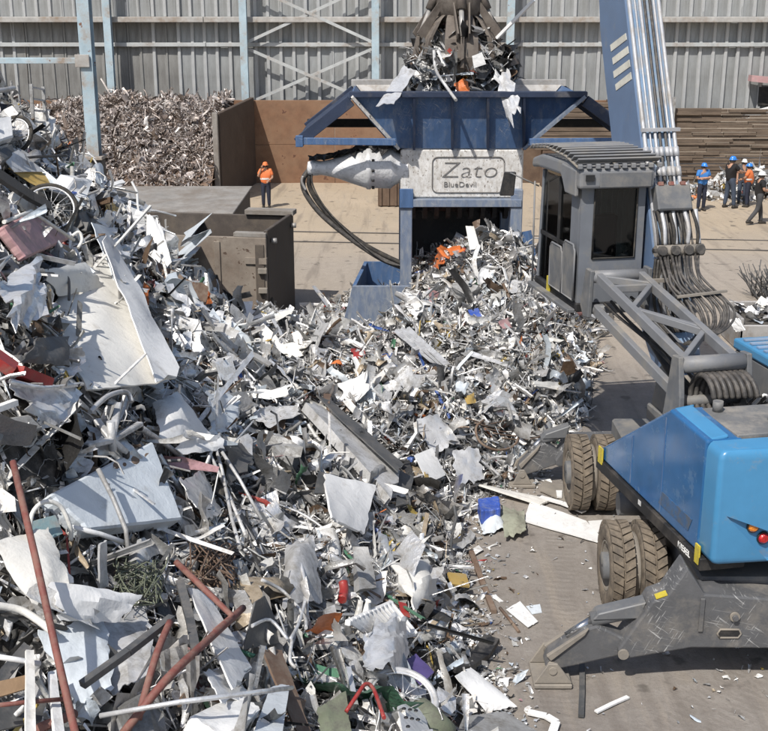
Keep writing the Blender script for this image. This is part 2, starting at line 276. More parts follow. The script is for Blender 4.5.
# ------------------------------------------------------------------ mesh builder
class MB:
    def __init__(s): s.v = []; s.f = []; s.sm = []
    def add(s, vs, fs, smooth=False):
        o = len(s.v); s.v += [tuple(v) for v in vs]; s.f += [tuple(i+o for i in f) for f in fs]; s.sm += [smooth]*len(fs); return s
    def box(s, c, size, M=None):
        cx, cy, cz = c; x, y, z = size[0]/2, size[1]/2, size[2]/2
        vs = [Vector((cx+a*x, cy+b*y, cz+d*z)) for a in (-1,1) for b in (-1,1) for d in (-1,1)]
        if M is not None: vs = [M @ v for v in vs]
        return s.add(vs, [(0,1,3,2),(4,6,7,5),(0,4,5,1),(2,3,7,6),(0,2,6,4),(1,5,7,3)])
    def hexa(s, p):      # 4 bottom then 4 top corners, both counter-clockwise from above
        return s.add(p, [(0,3,2,1),(4,5,6,7),(0,1,5,4),(1,2,6,5),(2,3,7,6),(3,0,4,7)])
    def bar(s, a, b, w, h, up=(0,0,1)):     # box beam from a to b
        a, b = Vector(a), Vector(b); d = (b-a).normalized(); u = Vector(up)
        if abs(d.dot(u)) > 0.98: u = Vector((0,1,0))
        r = d.cross(u).normalized(); u = r.cross(d).normalized()
        q = []
        for P in (a, b):
            for (i, j) in ((-1,-1),(1,-1),(1,1),(-1,1)): q.append(P + r*(i*w/2) + u*(j*h/2))
        return s.add(q, [(0,1,2,3),(7,6,5,4),(0,4,5,1),(1,5,6,2),(2,6,7,3),(3,7,4,0)])
    def tube(s, pts, r, n=8, cap=True):
        pts = [Vector(p) for p in pts]; k = len(pts)
        rs = r if isinstance(r, (list, tuple)) else [r]*k
        t0 = (pts[1]-pts[0]).normalized(); ref = Vector((0,0,1)) if abs(t0.z) < 0.9 else Vector((1,0,0))
        u = t0.cross(ref).normalized(); vs = []
        for i, p in enumerate(pts):
            t = ((pts[min(i+1,k-1)] - pts[max(i-1,0)])).normalized()
            u = (u - t*u.dot(t)).normalized(); w = t.cross(u)
            for j in range(n):
                a = 2*math.pi*j/n; vs.append(p + (u*math.cos(a) + w*math.sin(a))*rs[i])
        fs = [(i*n+j, i*n+(j+1)%n, (i+1)*n+(j+1)%n, (i+1)*n+j) for i in range(k-1) for j in range(n)]
        o = len(s.v); s.add(vs, fs, True)
        if cap:
            s.f.append(tuple(o+j for j in reversed(range(n)))); s.sm.append(False)
            s.f.append(tuple(o+(k-1)*n+j for j in range(n))); s.sm.append(False)
        return s
    def cyl(s, a, b, r, n=12, r2=None): return s.tube([a, b], [r, r if r2 is None else r2], n)
    def prism(s, poly, off):        # polygon of 3-D points extruded by a vector
        k = len(poly); o = Vector(off); vs = [Vector(p) for p in poly] + [Vector(p)+o for p in poly]
        fs = [tuple(range(k)), tuple(k+i for i in reversed(range(k)))] + [(i, k+i, k+(i+1)%k, (i+1)%k) for i in range(k)]
        fs = [tuple(reversed(f)) for f in fs]
        return s.add(vs, fs)
    def lathe(s, prof, c=(0,0,0), n=24, axis='Z', smooth=True, closed=False):
        vs = []; k = len(prof)
        for j in range(n):
            a = 2*math.pi*j/n
            for (r, h) in prof:
                x, y = r*math.cos(a), r*math.sin(a)
                p = {'Z': (x, y, h), 'X': (h, x, y), 'Y': (y, h, x)}[axis]
                vs.append((c[0]+p[0], c[1]+p[1], c[2]+p[2]))
        rngk = range(k if closed else k-1)
        fs = [(j*k+i, ((j+1)%n)*k+i, ((j+1)%n)*k+(i+1)%k, j*k+(i+1)%k) for j in range(n) for i in rngk]
        return s.add(vs, fs, smooth)
    def xform(s, M):
        s.v = [tuple(M @ Vector(v)) for v in s.v]; return s
    def mesh(s, name):
        me = bpy.data.meshes.new(name); me.from_pydata(s.v, [], s.f)
        bm = bmesh.new(); bm.from_mesh(me); bmesh.ops.recalc_face_normals(bm, faces=bm.faces[:]); bm.to_mesh(me); bm.free()
        me.polygons.foreach_set('use_smooth', s.sm); me.update(); return me
    def build(s, name, m, parent=None, bevel=0.0, seg=1):
        return put(name, s.mesh(name), m, parent, bevel, seg)
def put(name, me, m, parent=None, bevel=0.0, seg=1):
    o = bpy.data.objects.new(name, me); COL.objects.link(o)
    if m is not None: me.materials.append(MATS[m])
    if parent is not None:
        o.parent = parent; o.matrix_parent_inverse = world_of(parent).inverted()
    if bevel:
        bv = o.modifiers.new('bevel', 'BEVEL'); bv.width = bevel; bv.segments = seg; bv.limit_method = 'ANGLE'; bv.angle_limit = R(35)
    return o
WM = {}
def world_of(o): return WM.get(o.name, Matrix.Identity(4))
def empty(name, loc, label, cat, group=None):
    o = bpy.data.objects.new(name, None); COL.objects.link(o); o.location = loc; o.empty_display_size = 0.2
    WM[o.name] = Matrix.Translation(Vector(loc)); return tag(o, label, cat, group)
def tag(o, label, cat, group=None):
    o['label'] = label; o['category'] = cat
    if group: o['group'] = group
    return o
def struct(o): o['kind'] = 'structure'; return o
def stuff(o): o['kind'] = 'stuff'; return o
def V(*a): return Vector(a)
def lerp(a, b, t): return a + (b-a)*t
def bez(p0, p1, p2, p3, n=12):
    p0, p1, p2, p3 = map(Vector, (p0, p1, p2, p3)); out = []
    for i in range(n+1):
        t = i/n; out.append(p0*(1-t)**3 + p1*3*t*(1-t)**2 + p2*3*t*t*(1-t) + p3*t**3)
    return out
def smooth_path(pts, n=4):
    pts = [Vector(p) for p in pts]; out = []
    for i in range(len(pts)-1):
        p0, p1, p2, p3 = pts[max(i-1,0)], pts[i], pts[i+1], pts[min(i+2, len(pts)-1)]
        for k in range(n):
            t = k/n
            out.append(0.5*((2*p1) + (p2-p0)*t + (2*p0-5*p1+4*p2-p3)*t*t + (3*p1-p0-3*p2+p3)*t**3))
    out.append(pts[-1]); return out
def text_mesh(s, size, depth, shear=0.0, bold=0.0):
    cu = bpy.data.curves.new('txt', 'FONT'); cu.body = s; cu.size = size; cu.extrude = depth; cu.shear = shear; cu.offset = bold
    cu.align_x = 'CENTER'; cu.align_y = 'CENTER'; cu.resolution_u = 3
    o = bpy.data.objects.new('txt', cu); COL.objects.link(o)
    dg = bpy.context.evaluated_depsgraph_get(); me = bpy.data.meshes.new_from_object(o.evaluated_get(dg))
    bpy.data.objects.remove(o); return me

def single(mb, name, m, label, cat, group=None, bevel=0.0, extra=None):
    """one-mesh thing, origin moved to its base"""
    vs = np.array(mb.v); c = vs.mean(0); c[2] = vs[:,2].min(); c = Vector(c)
    mb.v = [tuple(Vector(v)-c) for v in mb.v]
    o = put(name, mb.mesh(name), m, None, bevel); o.location = c
    WM[o.name] = Matrix.Translation(c)
    return tag(o, label, cat, group)

# =================================================================== SETTING
WALL_Y = 51.0
# ground: one sheet to the horizon, finer where the camera looks
def build_ground():
    xs = np.concatenate([[-900,-300,-120,-60], np.linspace(-32, 32, 65), [60,120,300,900]])
    ys = np.concatenate([[-600,-200,-60,-10], np.linspace(2, 56, 82), [80,150,400,900]])
    vs = []
    for y in ys:
        for x in xs:
            z = 0.0
            if abs(x) < 30 and 4 < y < 54: z = 0.02*mnoise.noise(Vector((x*0.5, y*0.5, 3)))
            vs.append((x, y, z))
    n = len(xs); fs = [(j*n+i, j*n+i+1, (j+1)*n+i+1, (j+1)*n+i) for j in range(len(ys)-1) for i in range(n-1)]
    mb = MB().add(vs, fs, True); g = mb.build('ground', 'yard_ground'); struct(g)
build_ground()
# two expansion joints across the yard
for (a, b) in (((300,232),(768,241)), ((300,242),(768,251))):
    p, q = at_z(*a), at_z(*b); d = (q-p).normalized(); p -= d*8; q += d*12
    k = MB(); k.bar(p + V(0,0,0.022), q + V(0,0,0.022), 0.07, 0.012)
    struct(k.build('ground_joint', 'dark_pier'))

# ---- corrugated shed
shed = empty('corrugated_shed', (0, WALL_Y, 0), 'tall grey corrugated steel shed wall with pale blue posts across the back', 'building')
def cladding_mesh(seed, z0, z1, w=0.53):
    r = random.Random(seed); nz = 8; prof = [(0,0),(0.04,0),(0.07,-0.055),(0.12,-0.055),(0.15,0),(0.34,0.004),(w+0.02,0.006)]
    mb = MB(); vs = []
    ph = r.uniform(0, 50)
    for i in range(nz+1):
        z = lerp(z0, z1, i/nz)
        for (x, y) in prof:
            vs.append((x, y + 0.045*mnoise.noise(Vector((x*1.2+ph, z*0.8, ph))) , z))
    k = len(prof); fs = [(i*k+j, i*k+j+1, (i+1)*k+j+1, (i+1)*k+j) for i in range(nz) for j in range(k-1)]
    return mb.add(vs, fs, False).mesh('cladding_sheet')
lo_mesh = [cladding_mesh(i, 3.0, 6.72) for i in range(6)]; hi_mesh = [cladding_mesh(20+i, 6.68, 11.5) for i in range(6)]
x = -24.0; i = 0
while x < 25.5:
    for zone, meshes in ((0, lo_mesh), (1, hi_mesh)):
        me = meshes[random.randrange(6)].copy() if False else meshes[random.randrange(6)]
        o = bpy.data.objects.new('cladding_sheet', me); COL.objects.link(o)
        if not me.materials: me.materials.append(MATS['zinc_sheet'])
        o.parent = shed; o.location = (x, random.uniform(-0.012, 0.012) - (0.03 if zone else 0), 0); o.rotation_euler = (random.gauss(0, 0.004), 0, random.gauss(0, 0.012))
        if zone == 0 and x < -9.0:
            o.material_slots[0].link = 'OBJECT'; o.material_slots[0].material = MATS['zinc_dull']
    x += 0.53; i += 1
mat('zinc_rib', (0.43, 0.44, 0.44), 0.5, metal=0.1, dirt=(0.40,0.39,0.37), dirt_amt=0.3, dirt_scale=1.5, var=0.1)
rib_hi = MB().hexa([(0,-0.075,6.74),(0.11,-0.075,6.74),(0.14,-0.005,6.74),(-0.03,-0.005,6.74),(0,-0.075,11.4),(0.11,-0.075,11.4),(0.14,-0.005,11.4),(-0.03,-0.005,11.4)]).mesh('cladding_rib')
rib_lo = MB().hexa([(0,-0.075,3.02),(0.11,-0.075,3.02),(0.14,-0.005,3.02),(-0.03,-0.005,3.02),(0,-0.075,6.6),(0.11,-0.075,6.6),(0.14,-0.005,6.6),(-0.03,-0.005,6.6)]).mesh('cladding_rib')
for me in (rib_hi, rib_lo): me.materials.append(MATS['zinc_rib'])
x = -24.0 + 0.04
while x < 25.5:
    for me in (rib_hi, rib_lo):
        if me is rib_lo and x < -9.0 and random.random() < 0.8: continue
        o = bpy.data.objects.new('cladding_rib', me); COL.objects.link(o); o.parent = shed; o.location = (x + random.gauss(0, 0.008), -0.03, 0); o.rotation_euler = (0, random.gauss(0, 0.002), 0)
    x += 0.53
for xx in range(3):
    x0, x1 = -24 + xx*16.6, -24 + (xx+1)*16.6
    MB().box(((x0+x1)/2, WALL_Y-0.36, 6.62), (16.58, 0.56, 0.22)).build('walkway_rail', 'rusty_rail', shed, 0.02)
    MB().box(((x0+x1)/2, WALL_Y-0.17, 5.62), (16.58, 0.16, 0.16)).build('girt', 'girt_paint', shed, 0.01)
    MB().box(((x0+x1)/2, WALL_Y-0.17, 8.6), (16.58, 0.16, 0.16)).build('girt', 'girt_paint', shed, 0.01)
postx = [at_y(p, 60, WALL_Y-0.3).x for p in (113, 246, 375.5, 508)]; postx += [postx[-1]+5.55*k for k in (1,2,3)]; postx = [postx[0]-5.6*k for k in (2,1)] + postx
for px_ in postx:
    p = MB(); h = 11.5
    for dy in (-0.17, 0.17): p.box((px_, WALL_Y-0.86+dy*0.9, (3.1+h)/2), (0.30, 0.03, h-3.1))
    p.box((px_, WALL_Y-0.86, (3.1+h)/2), (0.03, 0.28, h-3.1))
    p.build('post', 'pale_blue', shed)
for (xa, xb, za, zb) in ((postx[3], postx[4], 3.3, 5.45), (postx[3], postx[4], 5.75, 8.0), (postx[7], postx[8], 3.3, 5.45)):
    for (z0, z1) in ((za, zb), (zb, za)):
        MB().bar((xa+0.16, WALL_Y-0.55 - (0.05 if z0 > z1 else 0), z0), (xb-0.16, WALL_Y-0.55 - (0.05 if z0 > z1 else 0), z1), 0.09, 0.12).build('brace', 'girt_paint', shed)
# a shelf-like torn flap and a dark opening near the right edge of the shed
fl = MB(); fl.bar(at_y(750, 78, WALL_Y-0.5), at_y(790, 82, WALL_Y-0.5), 0.5, 0.25); fl.build('torn_flap', 'scrap_pink', shed)
fl = MB(); fl.box(at_y(775, 96, WALL_Y-0.12), (1.4, 0.06, 0.75)); fl.build('vent_opening', 'black_steel', shed)
fl = MB(); fl.bar(at_y(744, 116, WALL_Y-0.9), at_y(790, 104, WALL_Y-0.9), 0.35, 0.2); fl.build('fallen_gutter', 'paint_white', shed)

# ---- rusty steel retaining wall under the cladding
rw = empty('steel_retaining_wall', (0, WALL_Y-1, 0), 'rusty brown steel plate retaining wall along the foot of the shed', 'wall')
xa = at_y(253, 100, WALL_Y-0.95).x
k = 0; x = xa - 11.2
while x < 11.8:
    w = 5.6 if k % 2 == 0 else 3.4
    w = min(w, 12.0-x)
    for (z0, z1, m) in ((1.60, 3.42, 'rust_panel'), (-0.05, 1.592, 'rust_panel' if k < 4 else 'rust_dark')):
        o = MB().box((x+w/2-0.02, WALL_Y-1.0+random.uniform(-0.02,0.02), (z0+z1)/2), (w-0.012, 0.12, z1-z0)).build('steel_plate', m, rw, 0.015)
    x += w; k += 1
for xx in (xa-0.12, 3.0, 9.3, 11.9): MB().box((xx, WALL_Y-1.22, 1.72), (0.22, 0.25, 3.5)).build('buttress', 'rust_dark', rw, 0.01)
for i, (y_, t_) in enumerate(((112, 0.34), (119, 0.22), (125, 0.2))):
    p = at_y(672, y_, WALL_Y-1.35); MB().box((p.x+0.7, p.y, p.z), (2.6, 0.3, t_*0.9)).build('timber_beam', 'timber', rw, 0.02)

# ---- timber plank wall to the right
tw = empty('timber_wall', (15, WALL_Y-1.4, 0), 'weathered brown timber plank wall behind the group of workers', 'wall')
z = 0.0; row = 0
while z < 3.0:
    h = random.uniform(0.10, 0.16); x = 11.95
    while x < 22:
        L = random.uniform(0.9, 2.4)
        if row % 2 == 0 and x < 12: L *= 0.6
        o = MB().box((x+L/2, WALL_Y-1.45+random.uniform(-0.07, 0.07), z+h/2+random.uniform(-0.01,0.01)), (L-0.03, 0.16, h-random.uniform(0.012,0.04))).build('plank', 'timber', tw)
        x += L
    z += h; row += 1
MB().box((11.82, WALL_Y-1.75, 1.75), (0.16, 0.16, 3.7)).build('post', 'alu_grey', tw)

# planks leaning beyond the shredder, seen under its right wing
tp = empty('timber_stack', (7.6, WALL_Y-2.2, 0), 'stack of old brown timbers against the wall behind the blue hopper wing', 'timber stack')
for j in range(10):
    MB().box((8.0+random.uniform(-0.15,0.15), WALL_Y-2.0, 1.6+0.19*j), (3.4, 0.5, 0.165)).build('plank', 'timber', tp, 0.01)
MB().box((8.0, WALL_Y-1.95, 0.75), (3.0, 0.6, 1.5)).build('support_block', 'rust_dark', tp)

# ---- bay divider and the bay of shredded metal
mat('divider_steel', (0.07, 0.05, 0.038), 0.8, dirt=(0.11,0.082,0.062), dirt_amt=0.4, dirt_scale=1.0)
dv = empty('bay_divider', (-6, 47.5, 0), 'dark brown steel divider wall at the right end of the shredded metal bay', 'wall')
pn = at_y(217.5, 180, 44.5).x; pf = at_y(252, 120, 49.8).x
MB().hexa([(pn,44.5,0),(pn+0.18,44.5,0),(pf+0.1,49.85,0),(pf-0.08,49.85,0),(pn,44.5,3.36),(pn+0.18,44.5,3.36),(pf+0.1,49.85,3.55),(pf-0.08,49.85,3.55)]).build('panel', 'divider_steel', dv, 0.02)
MB().box((pn+0.02, 44.36, 1.70), (0.2, 0.2, 3.4)).build('end_post', 'bin_top', dv, 0.02)

# ---- free-standing pale blue frame at the left
fr = empty('gantry_post', (-8.8, 36, 0), 'pale blue steel frame post with side beam standing before the shredded metal pile', 'frame')
pxx = at_y(94, 155, 36).x + 0.02; zb = at_y(94, 157, 36).z
p = MB()
for dy in (-0.2, 0.2): p.box((pxx, 36+dy, (zb+0.06+9.5)/2), (0.36, 0.035, 9.5-zb-0.06))
p.box((pxx, 36, (zb+0.06+9.5)/2), (0.035, 0.37, 9.5-zb-0.06)); p.build('post', 'pale_blue', fr)
MB().box((pxx-0.2, 36, zb), (1.0, 0.75, 0.1)).build('base_plate', 'rusty_rail', fr, 0.01)
MB().box((pxx-0.12, 36, zb/2-0.04), (0.75, 0.55, zb-0.06)).build('pier', 'dark_pier', fr, 0.02)
zl = at_y(40, 60.5, 35.9).z
MB().box((pxx-4.3, 35.9, zl), (8.3, 0.16, 0.17)).build('side_beam', 'pale_blue', fr, 0.01)
MB().box((pxx-0.1, 35.72, zl), (0.42, 0.06, 0.36)).build('gusset_plate', 'rusty_rail', fr, 0.01)

# ---- scrap skip in front (open-topped) and closed steel box behind it
sk = empty('scrap_skip', (-5, 27.4, 0), 'brown open-topped steel scrap skip partly buried by the heap', 'skip')
nl = V(-2.62, 26.05, 0); fl_ = V(-2.22, 28.45, 0); dirx = (nl - fl_).cross(V(0,0,1)).normalized()
if dirx.x > 0: dirx = -dirx
L = 5.6; Hs = 2.33; th = 0.09
def wallbox(a, b, h, t, name, m, z0=0.0):
    d = (b-a).normalized(); n_ = V(-d.y, d.x, 0)*t
    return MB().hexa([a+V(0,0,z0), b+V(0,0,z0), b+n_+V(0,0,z0), a+n_+V(0,0,z0), a+V(0,0,h), b+V(0,0,h), b+n_+V(0,0,h), a+n_+V(0,0,h)]).build(name, m, sk, 0.012)
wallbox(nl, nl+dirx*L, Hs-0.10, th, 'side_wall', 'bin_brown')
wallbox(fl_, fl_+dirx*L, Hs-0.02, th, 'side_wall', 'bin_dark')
wallbox(nl+V(0.02,0.02,0), fl_+V(0.02,-0.02,0), Hs+0.05, th, 'end_wall', 'bin_dark')  # darker than the near side wall; its shade is put into the colour
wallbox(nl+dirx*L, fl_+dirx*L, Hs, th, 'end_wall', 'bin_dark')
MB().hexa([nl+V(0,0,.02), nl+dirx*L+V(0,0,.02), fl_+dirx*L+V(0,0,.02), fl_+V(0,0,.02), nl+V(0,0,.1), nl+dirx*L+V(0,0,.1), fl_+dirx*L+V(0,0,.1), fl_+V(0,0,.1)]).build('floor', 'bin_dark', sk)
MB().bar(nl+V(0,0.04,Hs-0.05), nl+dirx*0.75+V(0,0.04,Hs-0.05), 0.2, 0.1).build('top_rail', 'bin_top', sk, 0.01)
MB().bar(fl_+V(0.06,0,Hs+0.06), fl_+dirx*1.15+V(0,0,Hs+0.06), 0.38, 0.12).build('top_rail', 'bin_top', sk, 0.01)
MB().bar(nl+V(0,-0.08,Hs-0.62), nl+dirx*0.5+V(0,-0.08,Hs-0.62), 0.12, 0.14).build('rail_stub', 'bin_brown', sk)
for i in range(1, 5): MB().bar(nl+dirx*(i*1.15)+V(0,-0.09,0.05), nl+dirx*(i*1.15)+V(0,-0.09,Hs-0.2), 0.14, 0.1).build('rib', 'bin_brown', sk, 0.01)
a = nl+V(0.0,-0.06,0); MB().bar(a+V(-0.16,0,0.1), a+V(-0.16,0,Hs-0.25), 0.2, 0.1).build('corner_post', 'bin_dark', sk, 0.01)
for zz in (0.55, 1.05, 1.5): MB().box((a.x-0.10, a.y-0.11, zz), (0.2, 0.1, 0.12)).build('hinge', 'dusty_steel', sk, 0.01)
for (u_, zz) in ((0.12, 2.1), (0.88, 2.12)):
    p = lerp(nl, fl_, u_) + V(0.03,0,zz); MB().cyl(p, p+V(0.12,0,0), 0.06, 12).build('hook_pin', 'bare_steel', sk)
bx = empty('steel_box', (-6, 31.5, 0), 'closed steel box with pale dusty top plate behind the scrap skip', 'steel box')
tl, tr_, br_ = at_y(112, 184, 33.2), at_y(252, 186, 33.2), at_y(233, 213, 30.2)
zt = (tr_.z+br_.z)/2
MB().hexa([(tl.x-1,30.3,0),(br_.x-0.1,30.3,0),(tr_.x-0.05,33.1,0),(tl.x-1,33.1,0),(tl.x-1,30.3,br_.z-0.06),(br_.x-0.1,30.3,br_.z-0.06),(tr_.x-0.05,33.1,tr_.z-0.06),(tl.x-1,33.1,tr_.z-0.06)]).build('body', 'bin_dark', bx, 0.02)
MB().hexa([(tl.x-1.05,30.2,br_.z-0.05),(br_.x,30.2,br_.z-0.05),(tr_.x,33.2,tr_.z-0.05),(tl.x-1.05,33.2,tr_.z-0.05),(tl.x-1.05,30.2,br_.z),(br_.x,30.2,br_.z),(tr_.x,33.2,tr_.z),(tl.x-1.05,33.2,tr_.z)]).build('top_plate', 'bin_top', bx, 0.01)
# small rusty bin behind the shredder
rb = empty('rusty_bin', (0.2, 44, 0), 'small rusty brown bin on the ground behind the shredder motor', 'bin')
p = at_z(392, 207, 0)
MB().box((p.x, p.y+0.5, 0.5), (1.05, 0.9, 0.94)).build('body', 'rust_dark', rb, 0.02)
for j in range(4): MB().box((p.x-0.42+0.28*j, p.y+0.02, 0.5), (0.07, 0.06, 0.9)).build('rib', 'rust_dark', rb)
MB().box((p.x, p.y+0.5, 1.0), (1.15, 1.0, 0.06)).build('rim', 'rust_panel', rb)

# =================================================================== HEAP SURFACE
ctrl_px = [(-60,760,2.5),(100,731,2.35),(200,731,2.05),(300,731,1.4),(400,731,.8),(450,731,.4),
 (0,600,2.95),(100,600,2.65),(200,600,2.05),(300,600,1.35),(380,600,.75),(425,600,.35),
 (0,480,3.45),(100,490,2.85),(200,490,2.15),(300,490,1.45),(380,480,.95),(430,510,.4),
 (0,380,4.05),(100,370,3.4),(200,390,2.2),(300,400,1.25),(380,400,1.0),
 (0,300,4.55),(80,290,4.0),(150,290,3.2),(210,315,2.0),(0,200,5.15),(50,200,4.65),
 (440,340,1.35),(480,330,1.55),(470,250,2.25),(436,268,1.85),(515,266,2.0),(446,292,1.75),(520,300,1.5),(404,338,.5),(375,340,.3),(350,347,.45),(416,300,.95),(520,420,.5),(555,385,.5),
 (470,430,.75),(420,455,.6),(588,370,.12),(583,335,.3),(570,300,.65),
 (480,505,-.1),(462,545,-.08),(468,600,-.1),(490,650,-.12),(500,700,-.12),(520,760,-.2),(545,462,-.1),(596,405,-.15),(615,350,-.2),(620,310,-.2),
 (560,520,-.5),(650,450,-.6),(600,600,-.7),(318,322,.1),(320,290,-.3),(345,300,-.1)]
ctrl = [tuple(at_z(a, b, h)) for a, b, h in ctrl_px]
for (a, b, Y) in ((0,113,19.5),(30,135,19.5),(62,168,19.3),(110,207,19.8),(165,248,20.3),(210,292,21.2),(262,332,22.5),(300,337,24.0),(-60,90,19.5)):
    q = at_y(a, b, Y); ctrl.append((q.x, q.y, q.z))
ctrl += [(-9,26,1.6),(-6.5,25.5,1.3),(-4.6,25.0,1.1),(-3.2,25.3,.55),(-12,27,1.5),(-11,20,5.0),(-11,12,4.2),(-8,8,3.2),(-4,4.5,2.2),(0,4.5,1.4),(-10,4,2.5),
 (7,22,-.8),(7,27,-.8),(6,10,-1),(4,6,-.6),(-1,30,-.6),(1.7,27.6,1.8),(0.0,25.2,.2),(-0.7,24.6,.25),(0.1,24.2,.35),(1.7,30,.4),(-14,16,4.8),(-2.3,27.5,-.2),(-1.2,26.3,.2),(4.6,25,-.2)]
CT = np.array(ctrl)
def tps_fit(P, z, lam=0.02):
    n = len(P); d = np.linalg.norm(P[:,None]-P[None], axis=2); K = np.where(d > 0, d*d*np.log(d+1e-9), 0) + np.eye(n)*lam*10
    A = np.zeros((n+3, n+3)); A[:n,:n] = K; A[:n,n] = 1; A[:n,n+1:] = P; A[n,:n] = 1; A[n+1:,:n] = P.T
    return np.linalg.solve(A, np.concatenate([z, np.zeros(3)]))
TW = tps_fit(CT[:,:2], CT[:,2])
GX0, GX1, GY0, GY1, GS = -14.0, 7.0, 4.0, 29.0, 0.125
gx = np.arange(GX0, GX1+GS/2, GS); gy = np.arange(GY0, GY1+GS/2, GS)
QX, QY = np.meshgrid(gx, gy)
def tps_eval(Q):
    out = np.empty(len(Q))
    for s in range(0, len(Q), 4000):
        q = Q[s:s+4000]; d = np.linalg.norm(q[:,None]-CT[None,:,:2], axis=2)
        out[s:s+4000] = (np.where(d > 0, d*d*np.log(d+1e-9), 0) @ TW[:len(CT)]) + TW[len(CT)] + q @ TW[len(CT)+1:]
    return out
HZ = tps_eval(np.stack([QX.ravel(), QY.ravel()], 1)).reshape(QX.shape)
# keep it off the machines' and skip's floor, and let lumps break the surface up
lump = np.zeros_like(HZ)
for (sc, am) in ((0.55, 0.20), (1.3, 0.12), (3.0, 0.06)):
    ox, oy = rng.uniform(0, 60, 2)
    for k in range(14):
        th_ = rng.uniform(0, 2*np.pi); ph = rng.uniform(0, 6.28)
        lump += am/3.2*np.sin((QX*np.cos(th_)+QY*np.sin(th_))*sc*2.4*rng.uniform(0.6,1.5)+ph)
fade = np.clip(HZ/0.8, 0, 1)
HZ = np.clip(HZ, -0.6, 5.9) + lump*fade
# the skip's inside stays empty
_nrm = V(-dirx.y, dirx.x, 0)
if _nrm.y < 0: _nrm = -_nrm
_side = (QX - nl.x)*_nrm.x + (QY - nl.y)*_nrm.y
HZ = np.where((_side > 0) & (QX < -2.1 + (QY-26)*0.17), -0.6, HZ)
def surf(x, y):
    i = np.clip((np.asarray(x)-GX0)/GS, 0, len(gx)-1.001); j = np.clip((np.asarray(y)-GY0)/GS, 0, len(gy)-1.001)
    i0 = i.astype(int); j0 = j.astype(int); fi = i-i0; fj = j-j0
    return (HZ[j0,i0]*(1-fi)*(1-fj) + HZ[j0,i0+1]*fi*(1-fj) + HZ[j0+1,i0]*(1-fi)*fj + HZ[j0+1,i0+1]*fi*fj)
def sz(x, y): return max(0.0, float(surf(x, y)))
HERO_LIFT = 0.0
def hit(px, py, lift=0.0):
    """where the line of sight through a pixel meets the heap (or ground) raised by lift"""
    lift = lift + (0.07 if lift >= 0.1 else 0.0)
    d = ray(px, py); t = 5.0
    while t < 60:
        p = CAMP + d*t
        if GX0 < p.x < GX1 and GY0 < p.y < GY1: s = max(0.0, float(surf(p.x, p.y)))
        else: s = 0.0
        if p.z <= s + lift: return p
        t += 0.02
    return at_z(px, py, lift)
def surf_n(x, y):
    e = 0.15; gx_ = (surf(x+e, y)-surf(x-e, y))/(2*e); gy_ = (surf(x, y+e)-surf(x, y-e))/(2*e)
    n_ = np.stack([-gx_, -gy_, np.ones_like(gx_)], -1); return n_/np.linalg.norm(n_, axis=-1, keepdims=True)

def heap_base():  # dark sheet under the pieces, coloured so the gaps look shaded
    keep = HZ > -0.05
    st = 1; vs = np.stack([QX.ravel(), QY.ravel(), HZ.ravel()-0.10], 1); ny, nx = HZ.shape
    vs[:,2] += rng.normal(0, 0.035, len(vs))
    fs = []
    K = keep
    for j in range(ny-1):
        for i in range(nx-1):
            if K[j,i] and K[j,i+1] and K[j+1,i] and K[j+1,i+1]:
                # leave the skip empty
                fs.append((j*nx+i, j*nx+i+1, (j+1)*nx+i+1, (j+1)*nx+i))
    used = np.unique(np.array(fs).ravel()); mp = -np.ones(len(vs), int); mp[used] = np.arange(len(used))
    me = bpy.data.meshes.new('heap_dark_base'); me.from_pydata(vs[used].tolist(), [], mp[np.array(fs)].tolist()); me.update()
    o = put('heap_dark_base', me, 'fines'); stuff(tag(o, 'dark base of dirt and crumbs under the heap, coloured as gap shade', 'scrap fines'))
heap_base()

# =================================================================== SCRAP PIECES
PAL = [  # colour, metalness, weight
 ((0.78,0.78,0.77),0.0,14), ((0.64,0.64,0.62),0.0,10), ((0.76,0.765,0.77),0.62,26), ((0.60,0.60,0.60),0.45,22),
 ((0.45,0.45,0.445),0.35,14), ((0.27,0.27,0.265),0.25,9), ((0.11,0.11,0.11),0.2,6), ((0.035,0.035,0.035),0.1,4.5),
 ((0.50,0.56,0.62),0.1,4), ((0.16,0.11,0.075),0.1,4.5), ((0.40,0.33,0.24),0.1,2.5),
 ((0.34,0.06,0.045),0.0,0.35), ((0.06,0.12,0.36),0.0,0.4), ((0.48,0.36,0.10),0.0,0.7), ((0.10,0.24,0.15),0.0,0.4), ((0.62,0.19,0.06),0.0,0.35), ((0.50,0.30,0.31),0.0,0.5)]
PW = np.array([p[2] for p in PAL], float); PW /= PW.sum()
PC = np.array([p[0] for p in PAL]); PM = np.array([p[1] for p in PAL])

